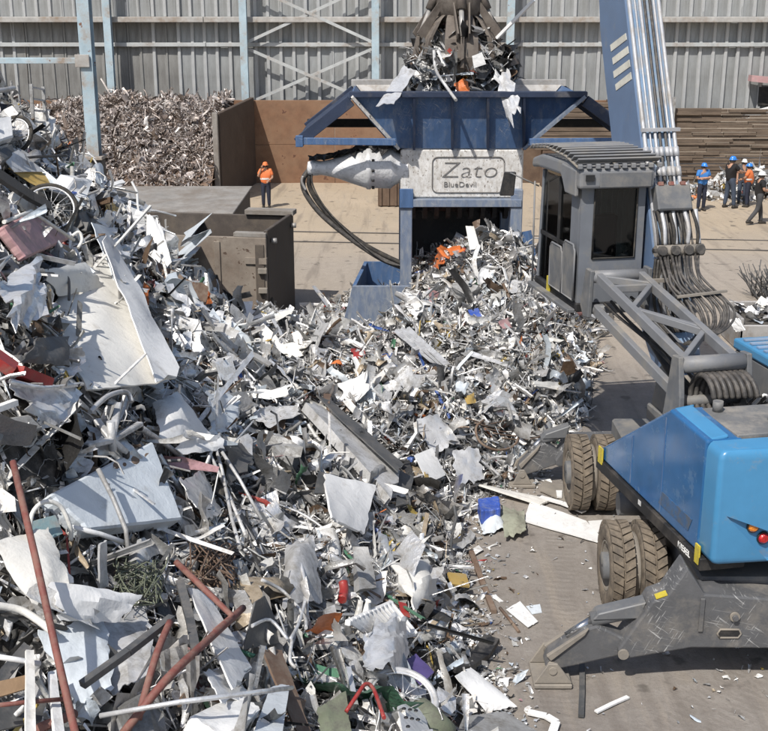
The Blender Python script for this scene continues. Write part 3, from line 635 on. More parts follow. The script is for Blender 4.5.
def tpl_sheet(r, n=4, folds=3, amp=0.5, curl=0.6, zmax=0.42):
    u = np.linspace(-0.5, 0.5, n+1); X, Y = np.meshgrid(u, u)
    X = X.ravel().copy(); Y = Y.ravel().copy(); Z = np.zeros_like(X)
    X += r.normal(0, 0.12/n, X.shape); Y += r.normal(0, 0.12/n, X.shape)
    for k in range(folds):
        th = r.uniform(0, np.pi); c = r.uniform(-0.3, 0.3); d = X*np.cos(th)+Y*np.sin(th)-c
        Z += r.uniform(-amp, amp)*np.abs(d)
    th = r.uniform(0, np.pi); d = X*np.cos(th)+Y*np.sin(th); Z += r.uniform(-curl, curl)*d*d
    ang = np.arctan2(Y, X); rr_ = 1 + 0.16*np.sin(2*ang+r.uniform(0,6)) + 0.13*np.sin(3*ang+r.uniform(0,6)) + 0.10*np.sin(5*ang+r.uniform(0,6)); X *= rr_; Y *= rr_
    # taper / torn edge
    k = r.uniform(-0.5, 0.5); Y *= (1 + k*X); X *= (1 + r.uniform(-0.4, 0.4)*Y)
    Z += 0.05*np.sin(X*r.uniform(6,14)+r.uniform(0,6))*np.sin(Y*r.uniform(6,14)+r.uniform(0,6))
    Z -= Z.mean(); Z *= min(1.0, zmax/(np.ptp(Z)+1e-6)); P = np.stack([X, Y, Z], 1)
    q = [(j*(n+1)+i, j*(n+1)+i+1, (j+1)*(n+1)+i+1, (j+1)*(n+1)+i) for j in range(n) for i in range(n)]
    return P, np.array(q)
def path(r, n, bend=0.8):
    d = np.array([1.0, 0, 0]); p = np.zeros(3); out = [p.copy()]; ax = r.normal(0, 1, 3); ax[2] *= 0.5
    kink = r.integers(0, n) if r.random() < 0.5 else -1
    for i in range(n):
        ang = bend*r.normal(0, 0.35) + (r.uniform(-1.1, 1.1) if i == kink else 0)
        a = ax/np.linalg.norm(ax); d = d*np.cos(ang) + np.cross(a, d)*np.sin(ang) + a*(a@d)*(1-np.cos(ang))
        p = p + d/n; out.append(p.copy())
    out = np.array(out); return out - out.mean(0)
def frames(c, r=None, twist=0.0):
    T = np.gradient(c, axis=0); T /= np.linalg.norm(T, axis=1)[:,None]
    u = np.cross(T[0], [0,0,1.0]); u /= np.linalg.norm(u)+1e-9; U = []; Wv = []
    for t in T:
        u = u - t*(u@t); u /= np.linalg.norm(u); U.append(u); Wv.append(np.cross(t, u))
    U = np.array(U); Wv = np.array(Wv)
    if twist:
        a = np.linspace(0, twist, len(c))[:,None]; U, Wv = U*np.cos(a)+Wv*np.sin(a), Wv*np.cos(a)-U*np.sin(a)
    return U, Wv
def tpl_profile(r, prof, n=4, bend=0.6, twist=0.0, closed=False, crush=0.0):
    c = path(r, n, bend); U, Wv = frames(c, r, twist); k = len(prof); pr = np.array(prof, float)
    P = []
    for i in range(n+1):
        s = 1 + crush*r.normal(0, 0.5, 2)
        P.append(c[i] + pr[:,:1]*U[i]*s[0] + pr[:,1:]*Wv[i]*s[1])
    P = np.concatenate(P); m = k if closed else k-1
    q = [(i*k+j, i*k+(j+1)%k, (i+1)*k+(j+1)%k, (i+1)*k+j) for i in range(n) for j in range(m)]
    return P, np.array(q)
def circ(n, rad): return [(rad*math.cos(2*math.pi*i/n), rad*math.sin(2*math.pi*i/n)) for i in range(n)]
def tpl_box(r, n=2, am=0.12):
    vs = []; idx = {}; q = []
    def vid(p):
        k = tuple(round(x, 4) for x in p)
        if k not in idx: idx[k] = len(vs); vs.append(p)
        return idx[k]
    g = np.linspace(-0.5, 0.5, n+1)
    skip = r.integers(0, 6)
    f = 0
    for ax in range(3):
        for sgn in (-0.5, 0.5):
            if f != skip:
                for i in range(n):
                    for j in range(n):
                        quad = []
                        for (a, b) in ((i,j),(i+1,j),(i+1,j+1),(i,j+1)):
                            p = [0,0,0]; p[ax] = sgn; p[(ax+1)%3] = g[a]; p[(ax+2)%3] = g[b]; quad.append(vid(tuple(p)))
                        q.append(tuple(quad))
            f += 1
    P = np.array(vs); P = P + r.normal(0, am, P.shape); return P, np.array(q)

TPL = {'sheet': [tpl_sheet(rng, 4, 4, 0.7, 1.3) for _ in range(22)] + [tpl_sheet(rng, 3, 2, 0.9, 0.6) for _ in range(8)],
 'strip': [tpl_profile(rng, [(-0.06*w,0),(0.0,0.012),(0.06*w,0)], 6, 1.3, rng.uniform(-2.5,2.5)) for w in rng.uniform(0.5,1.6,14)],
 'tube': [tpl_profile(rng, circ(5, rng.uniform(0.014,0.035)), 5, 0.9, 0, True) for _ in range(10)],
 'wire': [tpl_profile(rng, circ(3, rng.uniform(0.006,0.012)), 10, 2.2, 0, True) for _ in range(10)],
 'channel': [tpl_profile(rng, [(-w,h),(-w,0),(w,0),(w,h)], 3, 0.5, rng.uniform(-0.8,0.8), False, 0.25) for w, h in zip(rng.uniform(0.03,0.08,10), rng.uniform(0.02,0.09,10))]
        + [tpl_profile(rng, [(-w,0),(0,0),(0,h)], 3, 0.4, rng.uniform(-0.6,0.6), False, 0.2) for w, h in zip(rng.uniform(0.03,0.08,6), rng.uniform(0.03,0.08,6))]
        + [tpl_profile(rng, [(-w,-h),(w,-h),(w,h),(-w,h)], 2, 0.3, 0, True, 0.15) for w, h in zip(rng.uniform(0.02,0.06,6), rng.uniform(0.015,0.05,6))],
 'crush': [tpl_sheet(rng, 6, 6, 0.8, 2.2, 0.6) for _ in range(20)],
 'ribbon': [tpl_profile(rng, [(-0.07*w,-0.02*w),(-0.03*w,0.012),(0.03*w,0.012),(0.07*w,-0.02*w)], 9, 2.0, rng.uniform(-3.2,3.2), False, 0.15) for w in rng.uniform(0.5,1.5,22)],
 'rail': [tpl_profile(rng, [(-w,h),(-w,0),(w,0),(w,h)], 4, 0.35, rng.uniform(-0.4,0.4), False, 0.12) for w, h in zip(rng.uniform(0.012,0.03,8), rng.uniform(0.01,0.03,8))],
 'box': [tpl_box(rng, 2, 0.12) for _ in range(10)]}

def rot_mats(n, normals=None, tilt=0.6):
    """random frames whose z axis leans about the given normals"""
    z = rng.normal(0, 1, (n,3))*tilt + (normals if normals is not None else np.array([0,0,1.0]))
    z /= np.linalg.norm(z, axis=1)[:,None]
    a = rng.normal(0, 1, (n,3)); xx = np.cross(a, z); xx /= np.linalg.norm(xx, axis=1)[:,None]; yy = np.cross(z, xx)
    return np.stack([xx, yy, z], 2)
def scatter_mesh(name, pos, nrm, sizes, mix, tilt=0.6, pal=None, flat=True, weights=None, tint=None):
    kinds = list(mix); w = np.array([mix[k] for k in kinds]); w = w/w.sum()
    n = len(pos); kind = rng.choice(len(kinds), n, p=w); VV = []; QQ = []; CC = []; MM = []; SS = []; off = 0
    pw = PW if weights is None else weights
    for ki, kn in enumerate(kinds):
        T = TPL[kn]; idx = np.where(kind == ki)[0]; which = rng.integers(0, len(T), len(idx))
        for ti, (P, Q) in enumerate(T):
            ii = idx[which == ti]
            if not len(ii): continue
            m = len(ii); Rm = rot_mats(m, nrm[ii], tilt)
            S = sizes[ii][:,None]*np.exp(rng.normal(0, 0.22, (m,3)))
            if kn == 'sheet': S *= np.stack([rng.uniform(0.9,1.5,m), rng.uniform(0.3,0.95,m), rng.uniform(0.7,1.5,m)], 1)
            if kn == 'strip': S *= np.array([1.5, 1.0, 1.5])
            if kn in ('tube','wire'): S = sizes[ii][:,None]*np.array([1.8,1.8,1.8])*np.exp(rng.normal(0,0.25,(m,1)))
            if kn == 'channel': S *= np.array([1.9,1.2,1.2])
            if kn == 'ribbon': S *= np.array([2.7,1.25,2.5])
            if kn == 'rail': S *= np.array([2.6,1.6,1.6])
            if kn == 'crush': S *= np.stack([rng.uniform(0.7,1.2,m), rng.uniform(0.4,0.9,m), rng.uniform(0.8,1.5,m)], 1)
            if kn == 'box': S *= np.array([0.75,0.5,0.4])
            loc = P[None]*S[:,None,:]
            vv = np.einsum('nij,nkj->nki', Rm, loc) + pos[ii][:,None,:]
            VV.append(vv.reshape(-1,3)); QQ.append((Q[None] + (off + np.arange(m)*len(P))[:,None,None]).reshape(-1,4)); off += m*len(P)
            pc = rng.choice(len(PAL), m, p=pw)
            if pal is not None: col, met = pal(m)
            else: col, met = PC[pc], PM[pc]
            col = np.clip(col*np.exp(rng.normal(0, 0.13, (m,1))), 0, 0.82)
            if tint is not None: col = col*tint(pos[ii])
            SS.append(np.full(m*len(Q), kn in ('ribbon','strip','tube','wire','crush','sheet')))
            CC.append(np.repeat(col, len(Q), 0)); MM.append(np.repeat(met, len(Q)))
    VV = np.concatenate(VV); QQ = np.concatenate(QQ); CC = np.concatenate(CC); MM = np.concatenate(MM)
    me = bpy.data.meshes.new(name)
    me.vertices.add(len(VV)); me.vertices.foreach_set('co', VV.ravel().astype(np.float32))
    me.loops.add(len(QQ)*4); me.loops.foreach_set('vertex_index', QQ.ravel().astype(np.int32))
    me.polygons.add(len(QQ)); me.polygons.foreach_set('loop_start', (np.arange(len(QQ))*4).astype(np.int32))
    me.polygons.foreach_set('use_smooth', np.concatenate(SS)); me.update(calc_edges=True); me.validate()
    ca = me.attributes.new('piece_color', 'FLOAT_COLOR', 'FACE'); ca.data.foreach_set('color', np.concatenate([CC, np.ones((len(CC),1))], 1).ravel().astype(np.float32))
    ma = me.attributes.new('piece_metal', 'FLOAT', 'FACE'); ma.data.foreach_set('value', MM.astype(np.float32))
    return put(name, me, 'scrap_mix')

def dirt_zones(p):
    """some patches of the heap are grimy, rusty or muddy, others freshly torn"""
    a = np.sin(p[:,0]*1.7+1.3*np.sin(p[:,1]*0.9))*np.sin(p[:,1]*1.3+0.7*np.sin(p[:,0]*1.9)) + 0.5*np.sin(p[:,0]*4.1+p[:,1]*3.3)
    edge = np.clip((p[:,0]-2.6)/1.2, 0, 1)*np.clip((p[:,1]-16)/3, 0, 1)
    g = np.clip(0.4*(a-0.55), 0, 0.45); g = np.maximum(g, 0.6*edge*rng.random(len(p)))
    return 1 - g[:,None]*np.array([[0.75, 0.85, 0.95]])
def heap_points(n, f):
    """random points on the heap with acceptance f(x, y, z)"""
    out = []
    while sum(len(o) for o in out) < n:
        x = rng.uniform(GX0+1.5, GX1-0.5, 40000); y = rng.uniform(GY0+1, GY1-0.5, 40000); z = surf(x, y)
        ok = (z > 0.02) & (rng.random(len(x)) < f(x, y, z)); out.append(np.stack([x[ok], y[ok], z[ok]], 1))
    return np.concatenate(out)[:n]
def in_view(x, y, z, margin=1.12):
    dy = y*math.cos(PITCH) - (z-CAM_H)*math.sin(PITCH); xc = x/dy*F_PX
    yc = (y*math.sin(PITCH) + (z-CAM_H)*math.cos(PITCH))/dy*F_PX
    return (np.abs(xc) < 384*margin) & (np.abs(yc) < 366*margin)
def is_centre(x, y, z):      # the finer stuff that pours out of the shredder
    return (x > -1.9 + (y-15)*0.02) & (y > 16.2 - 0.55*(x-1.0))
def f_near(x, y, z): return np.where(is_centre(x,y,z), 0.0, np.where(in_view(x,y,z), 1.0, 0.10))
def f_centre(x, y, z): return np.where(is_centre(x,y,z), np.where(in_view(x,y,z), 1.0, 0.25), 0.0)
def jit(p, s0, s1):
    q = p.copy(); q[:,2] += rng.uniform(s0, s1, len(p)); return q

# crumbs on the open ground along the heap's foot
def f_foot(x, y, z): return 1.0
q = []
while len(q) < 2400:
    x = random.uniform(-1, 3.4); y = random.uniform(9.5, 19)
    z = float(surf(x, y))
    if -0.35 < z < 0.05 and random.random() < math.exp((z-0.02)*9): q.append((x, y, 0.025))
for _ in range(420): q.append((random.uniform(1.0, 5.2), random.uniform(9.4, 17), 0.02))
for _ in range(260):
    q.append((random.gauss(14, 2.2), random.gauss(45.5, 0.8), 0.03))
q = np.array(q); o = scatter_mesh('ground_crumbs', q, np.tile([0,0,1.0], (len(q),1)), np.clip(rng.lognormal(math.log(0.04), 0.55, len(q)), 0.012, 0.2), {'sheet':4,'strip':2,'wire':1,'box':1}, 0.25)
stuff(tag(o, 'loose crumbs and slivers of scrap scattered on the bare ground', 'scrap'))

# the bay of shredded steel at the back left
n = 24000; bxx = rng.uniform(-19, pn-0.1, n); by = 43.2 + 6.9*rng.random(n)**0.8
def bay_z(x, y):
    t = np.clip((y-42.6)/5.2, 0, 1); return 0.25 + 3.25*t**0.85 + 0.16*np.sin(x*1.1+1) + 0.12*np.sin(x*2.7+y) - 0.25*np.clip((-8.5-x)/6, 0, 1)
def bay_pal(m):
    base = np.array([[0.36,0.31,0.285],[0.46,0.41,0.385],[0.23,0.18,0.15],[0.55,0.51,0.485],[0.13,0.10,0.08],[0.64,0.61,0.59]])
    return base[rng.choice(6, m, p=[.27,.26,.17,.15,.09,.06])], rng.choice([0.1,0.4], m)
pp = np.stack([bxx, by, bay_z(bxx, by)+rng.uniform(-0.12,0.12,n)], 1)
sh = scatter_mesh('shredded_steel', pp, np.tile([0,-0.6,0.8], (n,1)), np.clip(rng.lognormal(math.log(0.15), 0.4, n), 0.06, 0.4), {'sheet':1.5,'ribbon':4,'strip':4,'channel':1,'wire':0.5}, 0.9, bay_pal)
stuff(tag(sh, 'big pile of brownish grey shredded steel in the bay against the shed', 'scrap pile'))
mb = MB(); vs = []; xs = np.linspace(-19.5, pn-0.05, 40); ys = np.linspace(42.6, 50.2, 18)
for y in ys:
    for x in xs: vs.append((x, y, float(bay_z(x, y))-0.14))
k = len(xs); mb.add(vs, [(j*k+i, j*k+i+1, (j+1)*k+i+1, (j+1)*k+i) for j in range(len(ys)-1) for i in range(k-1)], True)
stuff(tag(mb.build('steel_fines', 'scrap_brown'), 'brown fines under the shredded steel pile in the bay', 'scrap fines'))
# rubble heap behind the workers
n = 900; rx = rng.normal(14.2, 1.3, n); ry = 46.4 + rng.normal(0, 0.6, n); rz = 1.15*np.exp(-((rx-14.2)/1.5)**2)*np.exp(-((ry-46.4)/0.9)**2)*rng.random(n)**0.5 + 0.05
o = scatter_mesh('rubble_scrap', np.stack([rx, ry, rz], 1), np.tile([0,-0.4,0.9], (n,1)), np.clip(rng.lognormal(math.log(0.22), 0.45, n), 0.06, 0.7), {'sheet':5,'strip':3,'box':2,'channel':1}, 0.8)
stuff(tag(o, 'low pile of grey loose scrap on the ground behind the workers', 'scrap pile'))

# =================================================================== SHREDDER
sd = empty('metal_shredder', (1.7, 27, 0), 'large blue and white metal shredder with flared hopper beyond the excavator', 'shredder')
SY = 26.0
xl, xr = at_y(400.5, 175, SY).x, at_y(523, 175, SY).x
z_top, z_bot = at_y(460, 149.5, SY).z, at_y(460, 198, SY).z
xm = (xl+xr)/2; ww = xr-xl
MB().box((xm, SY+1.2, (z_top+z_bot)/2), (ww, 2.4, z_top-z_bot)).build('shredder_box', 'shred_white', sd, 0.03)
z2 = at_y(460, 206, SY).z
MB().box((xm+0.02, SY-0.05, (z_bot+z2)/2), (ww-0.1, 0.28, z_bot-z2-0.01)).build('lower_beam', 'shred_blue_worn', sd, 0.01)
for (x_, nm) in ((xl+0.13, 'post'), (xr-0.13, 'post')):
    for yy in (SY+0.02, SY+2.3): MB().box((x_, yy, z_bot/2+0.1), (0.26, 0.34, z_bot+0.22)).build(nm, 'shred_blue_worn', sd, 0.015)
MB().box((xl+0.13, SY-0.17, z_bot+0.02), (0.30, 0.06, 0.42)).build('bracket_plate', 'shred_blue', sd, 0.01)
MB().box((xm, SY+2.35, z2/2), (ww-0.5, 0.06, z2)).build('back_plate', 'black_steel', sd)
for yy in (0.7, 1.5):
    t_ = MB(); zc = z_bot-0.25; t_.cyl((xl+0.2, SY+yy, zc), (xr-0.2, SY+yy, zc), 0.16, 14)
    for i in range(9):
        xx = xl+0.3+i*(ww-0.6)/8; t_.lathe([(0.16,-0.05),(0.33,-0.05),(0.33,0.05),(0.16,0.05)], (xx, SY+yy, zc), 8, 'X', False)
    t_.build('cutter_shaft', 'black_steel', sd)
# raised frame and lettering on the box front
def face_frame(px0, py0, px1, py1, rr=0.12):
    a, b = at_y(px0, py0, SY-0.015), at_y(px1, py1, SY-0.015); pts = []
    x0, x1, z0, z1 = a.x, b.x, b.z, a.z
    for (cx, cz, a0) in ((x1-rr, z1-rr, 0), (x0+rr, z1-rr, 90), (x0+rr, z0+rr, 180), (x1-rr, z0+rr, 270)):
        for k in range(5): an = R(a0 + k*22.5); pts.append(V(cx+rr*math.cos(an), SY-0.012, cz+rr*math.sin(an)))
    pts.append(pts[0]); return pts
MB().tube(face_frame(432.5, 157, 503.5, 192.5), 0.014, 6).build('face_frame', 'engrave', sd)
def sign(txt, px, py, size, m, Yp, parent, name='lettering', shear=0.0, bold=0.0, sx=1.0):
    me = text_mesh(txt, size, 0.006, shear, bold); p_ = at_y(px, py, Yp)
    me.transform(Matrix.Translation(p_) @ Matrix.Rotation(math.pi/2, 4, 'X') @ Matrix.Diagonal((sx,1,1,1)))
    return put(name, me, m, parent)
sign('Zato', 469, 170.5, 0.50, 'engrave', SY-0.012, sd, shear=0.15, bold=-0.012, sx=1.3)
sign('BlueDevil', 460, 184.5, 0.165, 'engrave', SY-0.012, sd, bold=-0.002, sx=1.15)
# hopper front: sloped panels between ribs
HY = 25.62
zh = at_y(460, 95.5, HY).z
ftl, ftr = at_y(352, 96, HY).x, at_y(584, 96, HY).x
edges_b = [398, 414, 452, 487.5, 523.5]; edges_t = [352, 414, 452, 487.5, 523.5, 584]
bz = z_top+0.03
bxs = [at_y(e, 148, SY).x for e in edges_b]; txs = [at_y(e, 96, HY).x for e in edges_t]
def quad_plate(a, b, c, d, t, name, m, bev=0.0):
    a, b, c, d = map(Vector, (a, b, c, d)); n_ = (b-a).cross(d-a).normalized()*t
    return MB().hexa([a, b, c, d, a+n_, b+n_, c+n_, d+n_]).build(name, m, sd, bev)
pan = [((bxs[0],bxs[1]),(txs[0],txs[1])), ((bxs[1],bxs[2]),(txs[1],txs[2])), ((bxs[2],bxs[3]),(txs[2],txs[3])), ((bxs[3],bxs[4]),(txs[3],txs[4])), ((bxs[4],bxs[4]+0.02),(txs[4],txs[5]))]
for (b_, t_) in pan:
    quad_plate((b_[0]+.01,SY,bz),(b_[1]-.01,SY,bz),(t_[1]-.01,HY,zh),(t_[0]+.01,HY,zh), -0.05, 'hopper_panel', 'shred_blue')
for i in range(1, 5):
    r_ = MB(); r_.bar((bxs[i], SY-0.07, bz), (txs[i], HY-0.07, zh), 0.05, 0.16, up=(0,-1,0)); r_.build('hopper_rib', 'shred_dark', sd)
MB().box(((ftl+ftr)/2, HY-0.04, zh+0.03), (ftr-ftl+0.1, 0.24, 0.12)).build('hopper_lip', 'shred_dark', sd, 0.01)
BY = 28.9
quad_plate((bxs[0],27.9,bz),(bxs[4],27.9,bz),(ftr,BY,zh),(ftl,BY,zh), 0.05, 'hopper_back', 'bare_steel')
MB().box(((ftl+ftr)/2, BY+0.05, zh+0.06), (ftr-ftl+0.2, 0.2, 0.16)).build('hopper_back_lip', 'bare_steel', sd, 0.01)
for (b_, t_, sg) in ((bxs[0], ftl, 1), (bxs[4], ftr, -1)):
    quad_plate((b_,27.9,bz),(b_,SY,bz),(t_,HY,zh),(t_,BY,zh), 0.06*sg, 'hopper_side', 'shred_blue')
    MB().bar((b_, SY-0.1, bz+0.02), (t_, HY-0.16, zh), 0.06, 0.30 if False else 0.22, up=(0,-1,0)).build('side_edge', 'shred_white' if sg > 0 else 'shred_blue_worn', sd)
# folded wings that slope down to both sides
for sg, pk, tip_px, tip_py in ((-1, ftl, 297.5, 139), (1, ftr, 642, 139)):
    tip = at_y(tip_px, tip_py, HY)
    quad_plate((pk,HY,zh-0.02),(tip.x,HY,tip.z),(tip.x,BY,tip.z),(pk,BY,zh-0.02), 0.03*(-sg), 'wing_plate', 'shred_dark')
    for yy in (HY-0.03, BY+0.03):
        MB().bar((pk+sg*0.02, yy, zh-0.10), (tip.x, yy, tip.z-0.08), 0.1, 0.24, up=(0,0,1)).build('wing_beam', 'shred_dark', sd, 0.01)
    zs = tip.z - 0.03
    xi = at_y(396 if sg < 0 else 528, 140, HY).x
    MB().bar((tip.x+0.02*-sg, HY-0.12, zs), (xi, HY-0.10, zs-0.02), 0.08, 0.15).build('wing_strut', 'shred_blue', sd, 0.01)
    MB().bar((tip.x, BY+0.1, zs+0.05), (xi, BY+0.1, zs+0.05), 0.1, 0.2).build('wing_strut', 'black_steel', sd, 0.01)
    MB().box((tip.x+0.05*-sg, HY-0.14, zs), (0.16, 0.1, 0.24)).build('wing_bracket', 'shred_blue', sd, 0.01)
# hydraulic motor housing on the left: a silver-wrapped cone
zc = at_y(380, 168, SY+0.3).z
def XA(px_): return at_y(px_, 168, SY+0.3).x
x0, x1, x2, x3, x4 = XA(401), XA(393), XA(366), XA(335), XA(308)
prof = [(0.02,x4-0.02),(0.14,x4),(0.17,x4+0.12),(0.15,x4+0.3),(0.19,x3-0.1),(0.24,x3+0.1),(0.33,(x2+x3)/2),(0.44,x2),(0.47,x2+0.02),(0.47,x2+0.1),(0.44,x2+0.12),(0.45,x1-0.05),(0.40,x1),(0.33,x0-0.05),(0.33,x0+0.15)]
mb = MB(); mb.lathe([(r_, h_) for r_, h_ in prof], (0, SY+0.3, zc), 22, 'X'); mb.build('motor_housing', 'silver_wrap', sd)
for j in range(12):
    a_ = j*math.pi/6; p_ = V(x2+0.13, SY+0.3+0.44*math.cos(a_), zc+0.44*math.sin(a_)); MB().cyl(p_, p_+V(0.06,0,0), 0.03, 6).build('bolt', 'black_steel', sd)
# jagged black sheet following its top
vs = []; nx_, nt_ = 22, 7
for i in range(nx_+1):
    t = i/nx_; xx = lerp(x4+0.05, x0+0.05, t); rr = 0.20 + 0.33*min(1, t*1.25) + 0.03*random.random()
    for j in range(nt_+1):
        a0 = R(-75) - R(25)*random.random() if j == 0 else None
        an = lerp(R(-30)+R(30)*random.uniform(-1,1), R(60), j/nt_) if j == 0 else lerp(R(-30), R(60), j/nt_)
        rj = rr + 0.05*random.random()
        vs.append((xx + 0.05*random.uniform(-1,1), SY+0.3 + rj*math.sin(an), zc + rj*math.cos(an) + 0.02*random.random()))
mb = MB(); k = nt_+1; mb.add(vs, [(i*k+j, i*k+j+1, (i+1)*k+j+1, (i+1)*k+j) for i in range(nx_) for j in range(nt_)])
o = mb.build('jagged_sheet', 'black_plastic', sd); so_ = o.modifiers.new('thick', 'SOLIDIFY'); so_.thickness = 0.015
# drooping hoses from the motor to the post
def hose(pixels, Yp, r_, m='rubber', parent=sd, name='hydraulic_hose'):
    pts = [at_y(a, b, Y_) for (a, b), Y_ in zip(pixels, Yp)]
    return MB().tube(smooth_path(pts, 5), r_, 8).build(name, m, parent)
Yh = [26.3,26.3,26.3,26.25,26.2,26.15,26.1]
hose([(312,171),(309,184),(318,202),(336,222),(362,243),(388,257),(404,264)], Yh, 0.055)
hose([(309,170),(303,180),(306,194),(322,215),(350,238),(380,258),(404,268)], Yh, 0.06, 'hose')
hose([(314,168),(312,182),(322,203),(341,225),(365,247),(386,262),(404,266)], [y_-0.1 for y_ in Yh], 0.018, 'hose')
hose([(303,176),(302,182),(306,190)], [26.2,26.2,26.2], 0.03, 'bare_steel')
# blue foot trays left and right
for sg, pts in ((1, [(364,262),(407,265),(339,333),(410,333)]),):
    a, b, c, d = at_y(352.5, 286, 25.6), at_y(409, 287, 25.6), at_y(339, 335, 25.6), at_y(410, 335, 25.6)
    q = [(c.x,25.6,0.0),(d.x,25.6,0.0),(d.x,27.3,0.0),(c.x+0.2,27.3,0.0)]; zt_ = a.z
    MB().hexa([V(*q[0]),V(*q[1]),V(q[1][0],25.68,0),V(q[0][0],25.68,0),(a.x,25.6,zt_),(b.x,25.6,zt_),(b.x,25.68,zt_),(a.x,25.68,zt_)]).build('foot_tray', 'shred_blue_worn', sd, 0.01)
    bl = at_y(364, 262, 27.2)
    MB().hexa([(a.x-0.3,25.68,0),(a.x-0.22,25.68,0),(bl.x+0.08,27.2,0),(bl.x,27.2,0),(a.x,25.68,zt_),(a.x+0.08,25.68,zt_),(bl.x+0.08,27.2,bl.z),(bl.x,27.2,bl.z)]).build('foot_tray_side', 'shred_blue', sd)
    MB().hexa([(bl.x,27.2,0),(b.x,27.2,0),(b.x,27.28,0),(bl.x,27.28,0),(bl.x,27.2,bl.z),(b.x,27.2,bl.z),(b.x,27.28,bl.z),(bl.x,27.28,bl.z)]).build('foot_tray_back', 'shred_blue', sd)
    MB().hexa([(a.x,25.7,0.35),(b.x,25.7,0.35),(b.x,27.18,0.35),(bl.x,27.18,0.35),(a.x,25.7,0.42),(b.x,25.7,0.42),(b.x,27.18,0.42),(bl.x,27.18,0.42)]).build('foot_tray_floor', 'shred_dark', sd)
MB().hexa([(xr+0.05,25.6,0),(xr+1.5,25.6,0),(xr+1.3,27.2,0),(xr+0.05,27.2,0),(xr+0.05,25.6,1.15),(xr+1.15,25.6,1.15),(xr+1.05,27.2,1.25),(xr+0.05,27.2,1.25)]).build('foot_tray', 'shred_blue_worn', sd, 0.015)
MB().bar((xr+0.6,25.4,0.0),(xr+0.1,25.9,2.4), 0.12, 0.2).build('side_stay', 'shred_blue', sd)

# =================================================================== MATERIAL HANDLER (excavator)
ex = empty('material_handler', (4.05, 14.5, 0), 'blue and grey wheeled scrap handler excavator reaching over the shredder', 'excavator')
HD = R(11.0); EO = V(3.48, 11.53, 0); EF = V(-math.sin(HD), math.cos(HD), 0); ER = V(math.cos(HD), math.sin(HD), 0)
def U(u, r, z): return EO + EF*u + ER*r + V(0,0,z)
def ubox(u0, u1, r0, r1, z0, z1):
    return MB().hexa([U(u0,r0,z0),U(u0,r1,z0),U(u1,r1,z0),U(u1,r0,z0),U(u0,r0,z1),U(u0,r1,z1),U(u1,r1,z1),U(u1,r0,z1)])
# --- left side hood (profile u,z extruded to the right)
def side_prism(prof, r0, r1): return MB().prism([U(u, r0, z) for u, z in prof], ER*(r1-r0))
hood = side_prism([(0.24,1.46),(3.22,1.44),(3.22,1.55),(1.18,2.80),(0.24,2.77)], 0.0, 0.42); hood.build('side_hood', 'blue_paint_shaded', ex, 0.035, 3)
# lighter bevel strip along the hood's top edge
MB().prism([U(0.26,0.06,2.775),U(1.17,0.06,2.81),U(1.17,0.26,2.845),U(0.26,0.26,2.81)], V(0,0,-0.05)).build('hood_top_strip', 'blue_paint', ex, 0.02, 2)
MB().prism([U(1.19,0.07,2.81),U(3.10,0.07,1.645),U(3.10,0.30,1.675),U(1.19,0.30,2.84)], V(0,0,-0.04)).build('hood_front_strip', 'blue_paint', ex, 0.015, 2)
for uu in (1.25, 2.15):
    zt_ = 2.77 if uu < 1.18 else lerp(2.80, 1.55, (uu-1.18)/2.04)
    MB().bar(U(uu, -0.004, 1.5), U(uu, -0.004, zt_-0.08), 0.012, 0.012).build('panel_seam', 'shred_blue', ex)
side_prism([(0.10,1.30),(3.24,1.28),(3.24,1.435),(0.10,1.45)], -0.03, 0.5).build('side_skirt', 'black_steel', ex, 0.01)
o = MB().prism([U(3.02,-0.04,1.40),U(3.16,-0.04,1.40),U(3.16,-0.04,1.62),U(3.02,-0.04,1.62)], ER*0.02).build('warning_sticker', 'yellow_sticker', ex)
MB().prism([U(0.14,-0.036,1.36),U(0.24,-0.036,1.36),U(0.24,-0.036,1.58),U(0.14,-0.036,1.58)], ER*0.02).build('warning_sticker', 'yellow_sticker', ex)
MB().prism([U(1.72,-0.036,1.37),U(1.80,-0.036,1.37),U(1.80,-0.036,1.43),U(1.72,-0.036,1.43)], ER*0.004).build('white_mark', 'white_print', ex)
def on_left(txt, u, z, size, m, r=-0.036, sx=1.0, bold=0.0, name='lettering'):
    me = text_mesh(txt, size, 0.004, 0, bold)
    B = Matrix((( -EF.x, 0, -ER.x, 0), (-EF.y, 0, -ER.y, 0), (0, 1, 0, 0), (0,0,0,1)))
    me.transform(Matrix.Translation(U(u, r, z)) @ B @ Matrix.Diagonal((sx,1,1,1))); return put(name, me, m, ex)
on_left('KIESEL', 0.50, 1.375, 0.10, 'white_print', sx=1.1)
# faded grey maker's lettering block low on the hood, only its worn letters left
mat('worn_decal', (0.028, 0.125, 0.30), 0.4, dirt=(0.10,0.115,0.135), dirt_amt=0.55, dirt_scale=9, var=0.2, bump=0.05)
MB().prism([U(0.50,-0.006,1.60),U(1.30,-0.006,1.60),U(1.22,-0.006,1.77),U(0.42,-0.006,1.77)], ER*0.02).build('worn_decal', 'worn_decal', ex)
